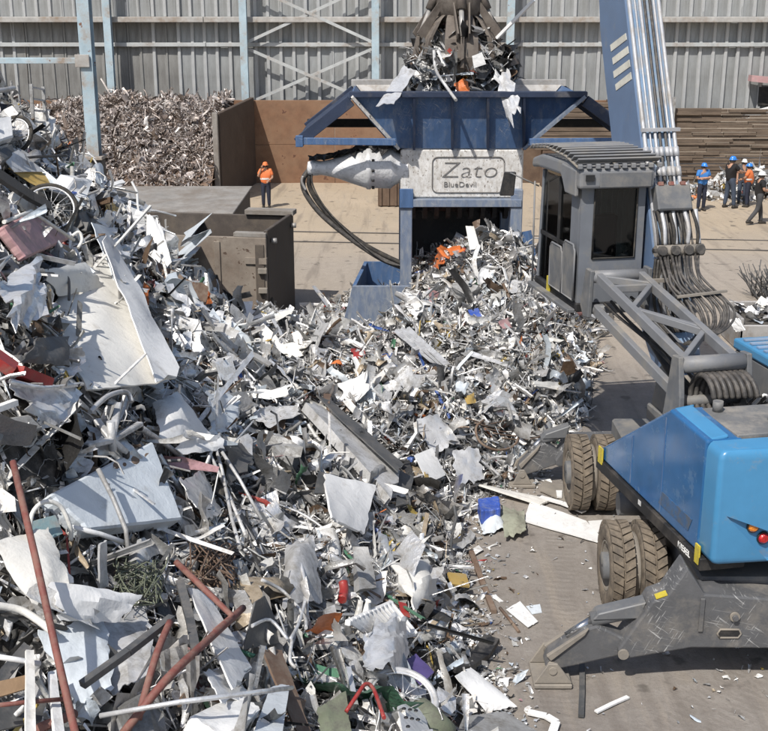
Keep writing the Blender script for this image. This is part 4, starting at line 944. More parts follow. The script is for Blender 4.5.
# --- counterweight with rounded corners and a triangular lamp recess
def cw_outline(z):
    arc = [(-0.03-0.06*math.sin(R(a)), 0.06-0.06*math.cos(R(a))) for a in range(0, 91, 10)]
    pts = [(0.22,0.0)] + arc + [(-0.14,0.6),(-0.16,1.3),(-0.14,2.0)] + [(u, 2.6-r) for u, r in reversed(arc)] + [(0.22,2.6)]
    return [U(u, r, z) for u, r in pts]
mb = MB(); lv = [(1.46,0.06),(1.47,0.035),(1.50,0.012),(1.54,0.0),(2.66,0.0),(2.71,0.014),(2.745,0.04),(2.76,0.075)]
rings = []
for (z, ins) in lv:
    c_ = U(0.5, 1.3, z); rings.append([p_ + (c_-p_).normalized()*ins for p_ in cw_outline(z)])
k = len(rings[0]); mb.add([p_ for r_ in rings for p_ in r_], [(i*k+j, i*k+(j+1)%k, (i+1)*k+(j+1)%k, (i+1)*k+j) for i in range(len(rings)-1) for j in range(k)])
mb.f.append(tuple(reversed(range(k)))); mb.sm.append(False); mb.f.append(tuple((len(rings)-1)*k+j for j in range(k))); mb.sm.append(False)
cw = mb.build('counterweight', 'blue_paint', ex)
# the recess: cut out with a wedge and drop the cutter again
def on_rear(px_, py_):      # point on the rear face
    d = ray(px_, py_); n_ = (EF*1.0 + ER*(-0.08)).normalized(); p0 = U(-0.118, 0.4, 2.0); t = (p0-CAMP).dot(n_)/d.dot(n_); return CAMP + d*t
tri = [on_rear(728.5,518), on_rear(800,540), on_rear(800,560), on_rear(766,559.5)]
cut = MB().prism([p_ - EF*0.3 for p_ in tri], EF*0.365); co = cut.build('cutter', 'black_steel')
bo = cw.modifiers.new('cut', 'BOOLEAN'); bo.object = co; bo.operation = 'DIFFERENCE'; bo.solver = 'EXACT'
dg = bpy.context.evaluated_depsgraph_get(); me2 = bpy.data.meshes.new_from_object(cw.evaluated_get(dg))
cw.modifiers.clear(); cw.data = me2; bpy.data.objects.remove(co)
cw.data.polygons.foreach_set('use_smooth', [True]*len(cw.data.polygons)); cw.data.set_sharp_from_angle(angle=R(32))
if not cw.data.materials: cw.data.materials.append(MATS['blue_paint'])
for (px_, py_, m_) in ((755.5, 528.5, 'lamp_orange'), (765.5, 540, 'lamp_red')):
    c_ = on_rear(px_, py_) + EF*0.06
    l_ = MB().tube([c_, c_-EF*0.03, c_-EF*0.05], [0.062, 0.06, 0.035], 18).build('tail_lamp', m_, ex)
    MB().tube([c_+EF*0.004, c_-EF*0.02], [0.075, 0.072], 18).build('lamp_ring', 'black_steel', l_)
# --- decks
ubox(0.26, 1.15, 0.36, 1.45, 2.55, 2.80).build('deck_plate', 'deck_grey', ex, 0.01)
ubox(0.26, 1.15, 1.47, 2.5, 2.55, 2.84).build('deck_plate', 'deck_grey', ex, 0.01)
MB().bar(U(0.26,1.46,2.86), U(1.15,1.46,2.86), 0.06, 0.03).build('deck_seam', 'machine_grey', ex)
ubox(0.30, 1.10, 1.62, 2.4, 2.84, 3.05).build('engine_cover', 'machine_grey', ex, 0.05, 2)
MB().cyl(U(0.62,0.98,2.80), U(0.62,0.98,2.87), 0.07, 14).build('filler_cap', 'machine_grey', ex)
MB().cyl(U(1.02,0.50,2.80), U(1.02,0.50,2.92), 0.06, 12).build('filler_cap', 'deck_grey', ex)
ubox(0.22, 1.2, 0.45, 2.55, 1.40, 2.54).build('engine_bay', 'black_steel', ex)
ubox(1.2, 3.1, 0.45, 1.29, 1.38, 1.62).build('upper_frame', 'machine_grey', ex, 0.02)
ubox(1.2, 4.7, 1.295, 2.35, 1.38, 1.62).build('upper_frame', 'machine_grey', ex, 0.02)
ubox(1.2, 1.62, 0.45, 2.35, 1.62, 2.45).build('valve_block', 'black_steel', ex, 0.02)
ubox(1.95, 3.3, 1.86, 2.6, 1.64, 2.82).build('tank_housing', 'machine_grey', ex, 0.03)
ubox(1.93, 3.32, 1.84, 2.62, 2.82, 2.96).build('tank_lid', 'blue_paint', ex, 0.03, 2)
for j in range(7): MB().bar(U(2.05+0.18*j,1.9,2.975), U(2.05+0.18*j,2.56,2.975), 0.07, 0.02).build('grille_slat', 'boom_blue_lit', ex)
MB().prism([U(1.91,1.88,2.3),U(1.91,2.56,2.3),U(1.91,2.56,2.80),U(1.91,1.88,2.80)], EF*0.03).build('tank_front', 'blue_paint_shaded', ex, 0.01)
c_ = U(1.45, 1.62, 2.45); MB().tube([c_, c_+V(0,0,0.62)], 0.10, 16).build('filter_canister', 'black_steel', ex)
MB().tube([c_+V(0,0,0.26), c_+V(0,0,0.48)], 0.104, 16).build('canister_band', 'white_print', ex)
# --- cab riser: lattice arm above, plain parallel arm below
r0, r1 = 0.56, 1.20
A0, A1 = (1.98, 3.06), (5.02, 3.47)      # (u,z) of upper arm pivots
B0, B1 = (2.02, 2.58), (5.06, 2.98)
def arm_pt(t, r, P0=A0, P1=A1): return U(lerp(P0[0],P1[0],t), r, lerp(P0[1],P1[1],t))
for r_ in (r0, r1):
    MB().bar(arm_pt(0.0,r_), arm_pt(1.0,r_), 0.10, 0.14).build('arm_chord', 'lattice_grey', ex, 0.012)
    MB().bar(arm_pt(0.0,r_,B0,B1), arm_pt(1.0,r_,B0,B1), 0.09, 0.15).build('lower_arm_bar', 'lattice_grey', ex, 0.012)
for (t0, ra, t1, rb_) in ((0.04,r0,0.30,r1),(0.30,r1,0.58,r0),(0.30,r1,0.04,r1) if False else (0.58,r0,0.34,r1),(0.58,r0,0.86,r1),(0.86,r1,0.98,r0),(0.0,r1,0.30,r0) if False else (0.84,r0,0.84,r1)):
    MB().bar(arm_pt(t0,ra)-V(0,0,0.004), arm_pt(t1,rb_)-V(0,0,0.004), 0.075, 0.10).build('arm_brace', 'lattice_grey', ex, 0.008)
MB().tube([arm_pt(0.0,r0-0.1), arm_pt(0.0,r1+0.08)], 0.105, 18).build('pivot_tube', 'lattice_grey', ex)
MB().tube([arm_pt(1.0,r0-0.1), arm_pt(1.0,r1+0.08)], 0.09, 18).build('pivot_tube', 'lattice_grey', ex)
for t in (0.0, 1.0): MB().tube([arm_pt(t,r0-0.1,B0,B1), arm_pt(t,r1+0.08,B0,B1)], 0.07, 14).build('pivot_tube', 'machine_grey', ex)
for r_ in (r0-0.12, r1+0.12):
    MB().prism([U(1.72,r_-0.035,1.6),U(2.40,r_-0.035,1.6),U(2.18,r_-0.035,2.7),U(2.10,r_-0.035,3.16),U(1.90,r_-0.035,3.18),U(1.80,r_-0.035,2.7)], ER*0.07).build('bracket_plate', 'machine_grey', ex, 0.012)
    MB().prism([U(4.92,r_-0.03,3.58),U(5.14,r_-0.03,3.58),U(5.30,r_-0.03,3.0),U(5.16,r_-0.03,2.85),U(4.96,r_-0.03,2.88)], ER*0.06).build('bracket_plate', 'machine_grey', ex, 0.012)
MB().tube([arm_pt(0.12,0.88,B0,B1)-V(0,0,0.25), arm_pt(0.62,0.88,B0,B1)+V(0,0,0.1)], 0.075, 14).build('lift_cylinder', 'black_steel', ex)
MB().tube([arm_pt(0.62,0.88,B0,B1)+V(0,0,0.1), arm_pt(0.95,0.88,B0,B1)+V(0,0,0.2)], 0.04, 12).build('cylinder_rod', 'chrome', ex)
for j in range(5):
    q_ = [arm_pt(t, 0.66+0.10*j, B0, B1)+V(0,0,0.16+0.05*math.sin(j+t*5)) for t in (0.02,0.2,0.4,0.6,0.8,0.97)]; MB().tube(smooth_path(q_,4), 0.022, 7).build('hose', 'rubber', ex)
# looped hoses at the foot of the arm
for j in range(8):
    r_ = 0.62 + 0.075*j; pts = []
    for k in range(11):
        a_ = R(-110 + 30*k*0.95); pts.append(U(1.82+0.26*math.cos(a_)*(0.9+0.03*j), r_+0.012*k, 2.72+0.24*math.sin(a_)))
    MB().tube(smooth_path(pts, 3), 0.034, 8).build('hose', 'hose', ex)
for j in range(4):
    MB().tube(smooth_path([U(1.75,1.2+0.07*j,2.5),U(1.6,1.32+0.07*j,2.75),U(1.7,1.42+0.06*j,2.6),U(1.9,1.45,2.45)],4), 0.018, 6).build('hose', 'paint_white' if j==1 else 'hose', ex)
# --- cab
cu0, cu1, cr0, cr1, cz0, cz1 = 5.46, 7.45, 0.42, 1.40, 2.98, 4.72
ubox(cu0-0.02, cu1-0.05, cr0-0.02, cr1+0.02, cz0-0.14, cz0).build('cab_floor', 'black_steel', ex, 0.02)
# rear wall with a window opening
def uframe_rear(u, t, r0, r1, z0, z1, wr0, wr1, wz0, wz1, name, m):
    mb = MB()
    for (a, b, c, d) in ((r0, wr0, z0, z1), (wr1, r1, z0, z1), (wr0, wr1, z0, wz0), (wr0, wr1, wz1, z1)):
        q = ubox(u, u+t, a, b, c, d); mb.add(q.v, q.f)
    return mb.build(name, m, ex)
uframe_rear(cu0, 0.07, cr0, cr1, cz0, cz1, cr0+0.20, cr1-0.13, cz0+0.66, cz1-0.06, 'cab_rear_wall', 'cab_grey')
ubox(cu0+0.012, cu0+0.03, cr0+0.18, cr1-0.11, cz0+0.64, cz1-0.04).build('rear_window', 'rear_glass', ex)
MB().tube([U(cu0-0.01, cr0+0.2, cz0+0.66), U(cu0-0.01, cr1-0.13, cz0+0.66), U(cu0-0.01, cr1-0.13, cz1-0.06), U(cu0-0.01, cr0+0.2, cz1-0.06), U(cu0-0.01, cr0+0.2, cz0+0.66)], 0.016, 6).build('window_seal', 'rubber', ex)
for (u_, r_) in ((cu1-0.10, cr0+0.035), (cu1-0.10, cr1-0.035)):
    MB().bar(U(u_,r_,cz0), U(u_-0.12,r_,cz1), 0.07, 0.08, up=(0,1,0)).build('cab_pillar', 'cab_grey', ex, 0.01)
ubox(cu0+0.07, cu0+0.42, cr0, cr0+0.06, cz0, cz1).build('cab_rear_quarter', 'cab_grey', ex, 0.01)
ubox(cu0+0.07, cu0+0.42, cr1-0.06, cr1, cz0, cz1).build('cab_rear_quarter', 'cab_grey', ex, 0.01)
ubox(cu0+0.43, cu1-0.14, cr0+0.02, cr0+0.032, cz0+0.03, cz1-0.02).build('side_window', 'side_glass', ex)
ubox(cu0+0.43, cu1-0.14, cr1-0.032, cr1-0.02, cz0+0.5, cz1-0.02).build('side_window', 'side_glass', ex)
ubox(cu0+0.43, cu1-0.14, cr1-0.05, cr1, cz0, cz0+0.48).build('side_panel', 'cab_grey', ex, 0.01)
ubox(cu1-0.13, cu1-0.11, cr0+0.08, cr1-0.08, cz0+0.05, cz1-0.02).build('windscreen', 'side_glass', ex)
for (za, zb2, ua, ub) in ((cz0+0.72, cz0+0.78, cu0+0.43, cu1-0.14),): ubox(ua, ub, cr0+0.005, cr0+0.045, za, zb2).build('door_rail', 'black_steel', ex)
MB().bar(U(cu0+0.95, cr0+0.015, cz0), U(cu0+0.95, cr0+0.015, cz1), 0.05, 0.05, up=(0,1,0)).build('door_pillar', 'black_steel', ex)
# mesh guard panels low on the door
for (ua, ub, zc_) in ((cu0+0.02, cu0+0.50, 0.86), (cu0+0.55, cu0+1.10, 0.72)):
    fr_ = MB().tube([U(ua,cr0-0.06,cz0+0.04),U(ub,cr0-0.06,cz0+0.04),U(ub,cr0-0.06,cz0+zc_-0.08),U(ub-0.07,cr0-0.06,cz0+zc_),U(ua+0.07,cr0-0.06,cz0+zc_),U(ua,cr0-0.06,cz0+zc_-0.08),U(ua,cr0-0.06,cz0+0.04)], 0.016, 6).build('step_guard', 'lattice_grey', ex)
    ubox(ua+0.01, ub-0.01, cr0-0.065, cr0-0.055, cz0+0.05, cz0+zc_-0.02).build('guard_mesh', 'machine_grey', fr_)
ubox(cu0+1.12, cu0+1.22, cr0-0.06, cr0-0.03, cz0-0.12, cz0+0.15).build('warning_sticker', 'yellow_sticker', ex)
ubox(cu0-0.05, cu1-0.1, cr0-0.16, cr0-0.04, cz0-0.14, cz0-0.08).build('step_board', 'machine_grey', ex, 0.01)
MB().tube([U(cu1-0.12,cr0-0.08,cz0-0.1),U(cu1-0.10,cr0-0.09,cz1-0.2)], 0.016, 6).build('grab_rail', 'lattice_grey', ex)
# roof with drooping visor at the rear and left
roof = side_prism([(cu0-0.16,cz1-0.04),(cu0+0.55,cz1-0.06),(cu0+0.70,cz1+0.06),(cu1-0.2,cz1+0.04),(cu1+0.08,cz1+0.0),(cu1+0.05,cz1+0.16),(cu1-0.4,cz1+0.27),(cu0+0.3,cz1+0.30),(cu0-0.16,cz1+0.24)], cr0-0.10, cr1+0.06); roof.build('cab_roof', 'lattice_grey', ex, 0.05, 3)
MB().prism([U(cu0-0.02,cr0-0.115,cz1-0.16),U(cu0+0.42,cr0-0.115,cz1-0.16),U(cu0+0.62,cr0-0.115,cz1+0.10),U(cu0+0.6,cr0-0.115,cz1+0.25),U(cu0-0.02,cr0-0.115,cz1+0.22)], ER*0.06).build('roof_cheek', 'lattice_grey', ex, 0.02, 2)

o = MB().prism([U(cu0-0.175,cr0-0.02,cz1+0.08),U(cu0-0.175,cr0+0.11,cz1+0.08),U(cu0-0.175,cr0+0.11,cz1+0.17),U(cu0-0.175,cr0-0.02,cz1+0.17)], -EF*0.02).build('marker_lamp', 'black_steel', ex)
ubox(cu0-0.19, cu0-0.16, cr0+0.2, cr1+0.0, cz1-0.02, cz1+0.20).build('visor_panel', 'machine_grey', ex, 0.01)
# roof guard: slanted slats
for i in range(13):
    u_ = cu0-0.10 + i*0.175; zg = cz1+0.34 + 0.10*math.sin(math.pi*min(1, (i+1)/13.0))
    MB().bar(U(u_, cr0-0.14, zg), U(u_+0.02, cr1+0.14, zg), 0.135, 0.022, up=(EF.x*0.5, EF.y*0.5, 0.85)).build('roof_guard_slat', 'lattice_grey', ex)
for r_ in (cr0-0.12, (cr0+cr1)/2, cr1+0.12):
    MB().tube([U(cu0-0.14, r_, cz1+0.27), U(cu0+0.4, r_, cz1+0.37), U(cu0+1.3, r_, cz1+0.41), U(cu1+0.02, r_, cz1+0.33)], 0.022, 6).build('roof_guard_rail', 'dusty_steel', ex)
for i in range(10):
    r_ = cr0-0.10 + i*(cr1-cr0+0.22)/9; MB().box(U(cu0-0.15, r_, cz1+0.285), (0.07, 0.07, 0.07)).build('guard_tab', 'lattice_grey', ex, 0.01)
# cab inside: seat, console, wheel
ubox(cu0+0.42, cu0+0.95, cr0+0.26, cr1-0.26, cz0+0.30, cz0+0.48).build('seat', 'seat_black', ex, 0.05, 2)
ubox(cu0+0.28, cu0+0.44, cr0+0.28, cr1-0.28, cz0+0.44, cz0+1.25).build('seat_back', 'seat_black', ex, 0.05, 2)
ubox(cu0+0.55, cu0+1.2, cr0+0.12, cr0+0.22, cz0+0.45, cz0+0.60).build('console', 'black_steel', ex, 0.02)
mb = MB(); pts = [U(cu0+1.45+0.06*math.sin(a*math.pi/8), (cr0+cr1)/2+0.19*math.cos(a*math.pi/8), cz0+0.85+0.18*math.sin(a*math.pi/8)) for a in range(17)]
mb.tube(pts, 0.014, 6); mb.tube([U(cu0+1.46,(cr0+cr1)/2,cz0+0.85), U(cu0+1.7,(cr0+cr1)/2,cz0+0.1)], 0.03, 8); mb.build('steering_wheel', 'seat_black', ex)
mat('cab_trim', (0.26, 0.29, 0.26), 0.7)
ubox(cu0+0.08, cu1-0.15, cr1-0.085, cr1-0.065, cz0+0.02, cz0+0.75).build('inner_trim', 'cab_trim', ex)
for j in range(6): MB().bar(U(cu0+0.30+0.22*j, cr1-0.075, cz0+0.75), U(cu0+0.30+0.22*j, cr1-0.075, cz1-0.03), 0.10, 0.02, up=(0,1,0)).build('window_bar', 'cab_trim', ex)
ubox(cu0+0.075, cu0+0.095, cr0+0.07, cr0+0.18, cz0+0.02, cz1-0.02).build('inner_trim', 'cab_trim', ex)
# mirror on an arm to the left front
mp0, mc = U(cu1-0.05, cr0, cz0+1.45), at_y(508, 184, 18.9)
MB().tube([mp0, mc+V(0.03,0,0.18)], 0.013, 6).build('mirror_arm', 'machine_grey', ex)
MB().hexa([mc+V(-0.13,0,-0.19), mc+V(0.10,0,-0.19), mc+V(0.10,0.07,-0.19), mc+V(-0.13,0.07,-0.19), mc+V(-0.06,0,0.19), mc+V(0.13,0,0.19), mc+V(0.13,0.07,0.19), mc+V(-0.06,0.07,0.19)]).build('mirror', 'black_steel', ex, 0.015)
# --- boom: tapered box rising steeply; pipes run up its back face
sb_ = math.tan(R(65))
def boom_uz(z): return 5.0 + (z-3.3)/sb_       # u of the back edge
br0, br1 = 1.47, 2.02
bd = V(0,0,0) + (EF*math.cos(R(65)) + V(0,0,1)*math.sin(R(65)))
bn = (EF*math.sin(R(65)) - V(0,0,1)*math.cos(R(65)))     # into the boom from its back
Lb = 8.6; P0 = U(boom_uz(2.0), br0, 2.0)
def BP(s, r, n): return P0 + bd*s + ER*r + bn*n
wB = br1-br0
bm_ = MB()
secs = [(0.0,0.34),(0.9,0.75),(2.6,1.12),(5.8,1.08),(7.8,0.7),(8.6,0.45)]
vs = []
for (s_, n_) in secs: vs += [BP(s_,0,0), BP(s_,wB,0), BP(s_,wB,n_), BP(s_,0,n_)]
fs = [(i*4+j, i*4+(j+1)%4, (i+1)*4+(j+1)%4, (i+1)*4+j) for i in range(len(secs)-1) for j in range(4)] + [(3,2,1,0), tuple(len(secs)*4-4+j for j in range(4))]
bm_.add(vs, fs); bm_.build('boom', 'boom_blue', ex, 0.02)
MB().prism([BP(0.4,0.02,-0.012),BP(8.2,0.02,-0.012),BP(8.2,wB-0.02,-0.012),BP(0.4,wB-0.02,-0.012)], bn*0.01).build('boom_back_plate', 'boom_blue_lit', ex)  # thin overlay painting the boom's back as its lit face
for (r_, rad, m_) in ((0.03,0.030,'pipe_steel'),(0.20,0.026,'pipe_steel'),(0.27,0.022,'hose'),(0.36,0.024,'hose'),(0.50,0.030,'pipe_steel'),(0.42,0.018,'pipe_steel'),(0.12,0.014,'pipe_steel')):
    p_ = MB().tube([BP(1.0,r_,-0.07), BP(3.2,r_,-0.07), BP(8.3,r_,-0.07)], rad, 8).build('boom_pipe', m_, ex)
    for s_ in (3.05, 3.35):
        MB().tube([BP(s_,r_,-0.07), BP(s_+0.14,r_,-0.07)], rad+0.014, 8).build('pipe_union', 'pipe_steel', p_)
for s_ in (3.75, 6.4): MB().bar(BP(s_,-0.02,-0.10), BP(s_,wB+0.03,-0.10), 0.06, 0.05).build('pipe_clamp', 'pipe_steel', ex)
# four cream bars on the boom's left face
def on_boom(px_, py_):
    d = ray(px_, py_); t = (BP(0,-0.008,0)-CAMP).dot(ER)/d.dot(ER); return CAMP + d*t
for (a, b, c, d_) in (((610,45),(625.5,33),(626.5,39.5),(611,51.5)), ((612,58),(627.5,46),(628.5,53),(613,64.5)), ((613,71.5),(629,59.5),(630,66.5),(614,78)), ((615,84.5),(630.5,72),(631.5,79),(616,90.5))):
    MB().prism([on_boom(*q_) for q_ in (a, b, c, d_)], ER*0.006).build('stripe', 'cream_paint', ex)
# valve block, swivel manifold and the great bundle of hoses at the boom foot
MB().hexa([BP(2.48,0.02,-0.30),BP(2.48,wB,-0.30),BP(2.48,wB,-0.10),BP(2.48,0.02,-0.10),BP(2.86,0.02,-0.30),BP(2.86,wB,-0.30),BP(2.86,wB,-0.10),BP(2.86,0.02,-0.10)]).build('valve_block', 'machine_grey', ex, 0.02)
for r_ in (0.06,0.22,0.40): MB().prism([BP(2.84,r_,-0.31),BP(2.90,r_,-0.31),BP(2.90,r_+0.08,-0.31),BP(2.84,r_+0.08,-0.31)], bn*0.05).build('valve_cap', 'oxide_red', ex, 0.005)
MB().tube([BP(1.9,-0.06,-0.2), BP(1.9,wB+0.12,-0.2)], 0.085, 14).build('manifold_bar', 'dusty_steel', ex)
for r_ in (0.0, 0.2, 0.4, 0.58): MB().tube([BP(1.87,r_,-0.34), BP(1.93,r_,-0.1)], 0.07, 10).build('manifold_port', 'hose', ex)
for j in range(12):
    r_ = -0.02 + j*(wB+0.1)/11
    a_ = BP(2.5,r_,-0.2); b_ = BP(1.98,r_+0.02*math.sin(j*2.1),-0.22)
    MB().tube(smooth_path([a_, lerp(a_,b_,0.5)+EF*(-0.05+0.05*math.sin(j*3)), b_], 4), 0.017+0.008*(j%3), 7).build('hose', ('hose','rubber','pipe_steel')[j%3], ex)
for j in range(11):
    r_ = 0.0 + j*(wB+0.05)/10; sp = 0.055*j
    st_ = BP(1.85, r_, -0.2); t_ = j/10; w1 = 1.2*math.sin(j*2.3)
    pxs = [(lerp(664,700,t_)+w1, 272, 16.2), (lerp(669,709,t_)-w1, 286, 16.0), (lerp(680,727,t_)+w1, 300, 15.75-0.1*t_), (lerp(690,734,t_)-w1, 314, 15.55), (lerp(696,727,t_), 328, 15.3), (lerp(694,708,t_), 338, 15.0), (lerp(684,692,t_), 344, 14.7)]
    MB().tube(smooth_path([st_] + [at_y(*q_) for q_ in pxs], 5), 0.017 + 0.005*(j%2), 8).build('hose', 'hose', ex)
for j in range(9):
    r_ = -0.05 + j*0.045; st_ = BP(1.8, r_, -0.16)
    MB().tube(smooth_path([st_, st_+V(-0.02,-0.05,-0.35), st_+V(0.05*math.sin(j),-0.18,-0.7), st_+V(0.1,-0.4,-1.0)], 4), 0.022, 7).build('hose', ('rubber','hose')[j%2], ex)
MB().bar(at_y(677,297,15.72), at_y(727,291,15.72), 0.05, 0.03).build('hose_clamp', 'dusty_steel', ex)
MB().bar(BP(1.45,-0.2,-0.3), BP(1.45,0.12,-0.3), 0.06, 0.05).build('hose_clamp', 'dusty_steel', ex)
# boom foot lugs, boom cylinder, stick
for r_ in (br0-0.09, br1+0.09): MB().prism([U(3.9,r_-0.04,1.6),U(4.66,r_-0.04,1.6),U(4.5,r_-0.04,2.2),U(4.3,r_-0.04,2.4),U(4.1,r_-0.04,2.2)], ER*0.08).build('boom_lug', 'machine_grey', ex, 0.015)
MB().tube([U(4.3,br0-0.12,2.05), U(4.3,br1+0.12,2.05)], 0.09, 14).build('boom_pin', 'dusty_steel', ex)
MB().tube([U(4.66,(br0+br1)/2,1.62), BP(2.6,wB/2,1.0)], 0.10, 14).build('boom_cylinder', 'black_steel', ex)
MB().tube([BP(2.6,wB/2,1.0), BP(4.2,wB/2,0.8)], 0.055, 12).build('cylinder_rod', 'chrome', ex)
tipB = BP(8.35, wB/2, 0.2); GP = V(1.80, 27.0, 8.35)
sk_ = MB(); sk_.bar(tipB, GP, 0.34, 0.5); sk_.build('stick', 'boom_blue', ex, 0.02)
MB().tube([tipB-ER*0.35, tipB+ER*0.35], 0.11, 14).build('stick_pin', 'dusty_steel', ex)
MB().tube([BP(5.4,wB/2,0.86), lerp(tipB, GP, 0.25)-V(0,0,0.25)], 0.08, 12).build('stick_cylinder', 'black_steel', ex)
# --- undercarriage
UX, UY = 4.06, 14.5
MB().box((UX, UY, 0.86), (1.1, 5.3, 0.5)).build('chassis', 'machine_grey', ex, 0.03)
for yy in (13.25, 16.3): MB().box((UX, yy, 0.58), (2.0, 0.34, 0.34)).build('axle', 'dusty_steel', ex, 0.03)
MB().lathe([(0.2,1.08),(0.75,1.08),(0.78,1.2),(0.72,1.38),(0.2,1.38)], (UX, 14.6, 0), 32).build('slew_ring', 'machine_grey', ex)
MB().cyl((UX-0.9, 14.7, 0.75), (UX-0.55, 14.7, 0.75), 0.16, 14).build('air_tank', 'machine_grey', ex)
def tyre_mesh():
    Rt, wt = 0.55, 0.28
    mb = MB(); mb.lathe([(0.29,-wt/2+0.02),(0.36,-wt/2-0.005),(0.46,-wt/2-0.01),(0.52,-wt/2+0.012),(0.535,-wt/2+0.05),(0.535,wt/2-0.05),(0.52,wt/2-0.012),(0.46,wt/2+0.01),(0.36,wt/2+0.005),(0.29,wt/2-0.02)], (0,0,0), 48, 'X', True, True)
    nlug = 30
    for row, sg in ((0,-1),(1,1)):
        for i in range(nlug):
            a0 = 2*math.pi*(i+0.5*row)/nlug
            da = 2*math.pi/nlug*0.40; sk = 2*math.pi/nlug*0.30
            vs = []
            for rr in (0.52, 0.568):
                for (x_, aa) in ((0.012*sg, a0-da+sk), (0.012*sg, a0+da+sk), (sg*(wt/2-0.008), a0+da-sk), (sg*(wt/2-0.008), a0-da-sk)):
                    vs.append((x_, rr*math.cos(aa), rr*math.sin(aa)))
            mb.add(vs, [(0,1,2,3),(7,6,5,4),(0,4,5,1),(1,5,6,2),(2,6,7,3),(3,7,4,0)])
    return mb.mesh('tyre')
TY = tyre_mesh(); TY.materials.append(MATS['tyre'])
def rim_mesh():
    mb = MB(); mb.lathe([(0.0,-0.10),(0.13,-0.10),(0.15,-0.03),(0.24,-0.02),(0.30,-0.13),(0.315,-0.13),(0.305,0.12),(0.0,0.12)], (0,0,0), 28, 'X'); return mb.mesh('rim')
RM = rim_mesh(); RM.materials.append(MATS['dusty_steel'])
SP = MB().lathe([(0.27,-0.06),(0.33,-0.06),(0.42,-0.035),(0.42,0.035),(0.33,0.06),(0.27,0.06)], (0,0,0), 36, 'X').mesh('spacer_ring'); SP.materials.append(MATS['dusty_steel'])
for yy in (13.25, 16.3):
    for sg in (-1, 1):
        wx = UX + sg*1.0
        w_ = MB().lathe([(0.02,-0.36),(0.17,-0.36),(0.17,0.30),(0.02,0.30)], (wx, yy, 0.56), 20, 'X').build('wheel', 'machine_grey', ex)
        for dx in (-0.19, 0.19):
            for (me_, nm) in ((TY,'tyre'), (RM,'rim')):
                o = bpy.data.objects.new(nm, me_); COL.objects.link(o); o.parent = w_; o.location = (wx+dx, yy, 0.56); o.rotation_euler = (random.uniform(0, 6), 0, 0 if (dx*sg > 0 or nm == 'tyre') and sg < 0 else math.pi)
        o = bpy.data.objects.new('spacer_ring', SP); COL.objects.link(o); o.parent = w_; o.location = (wx, yy, 0.56)
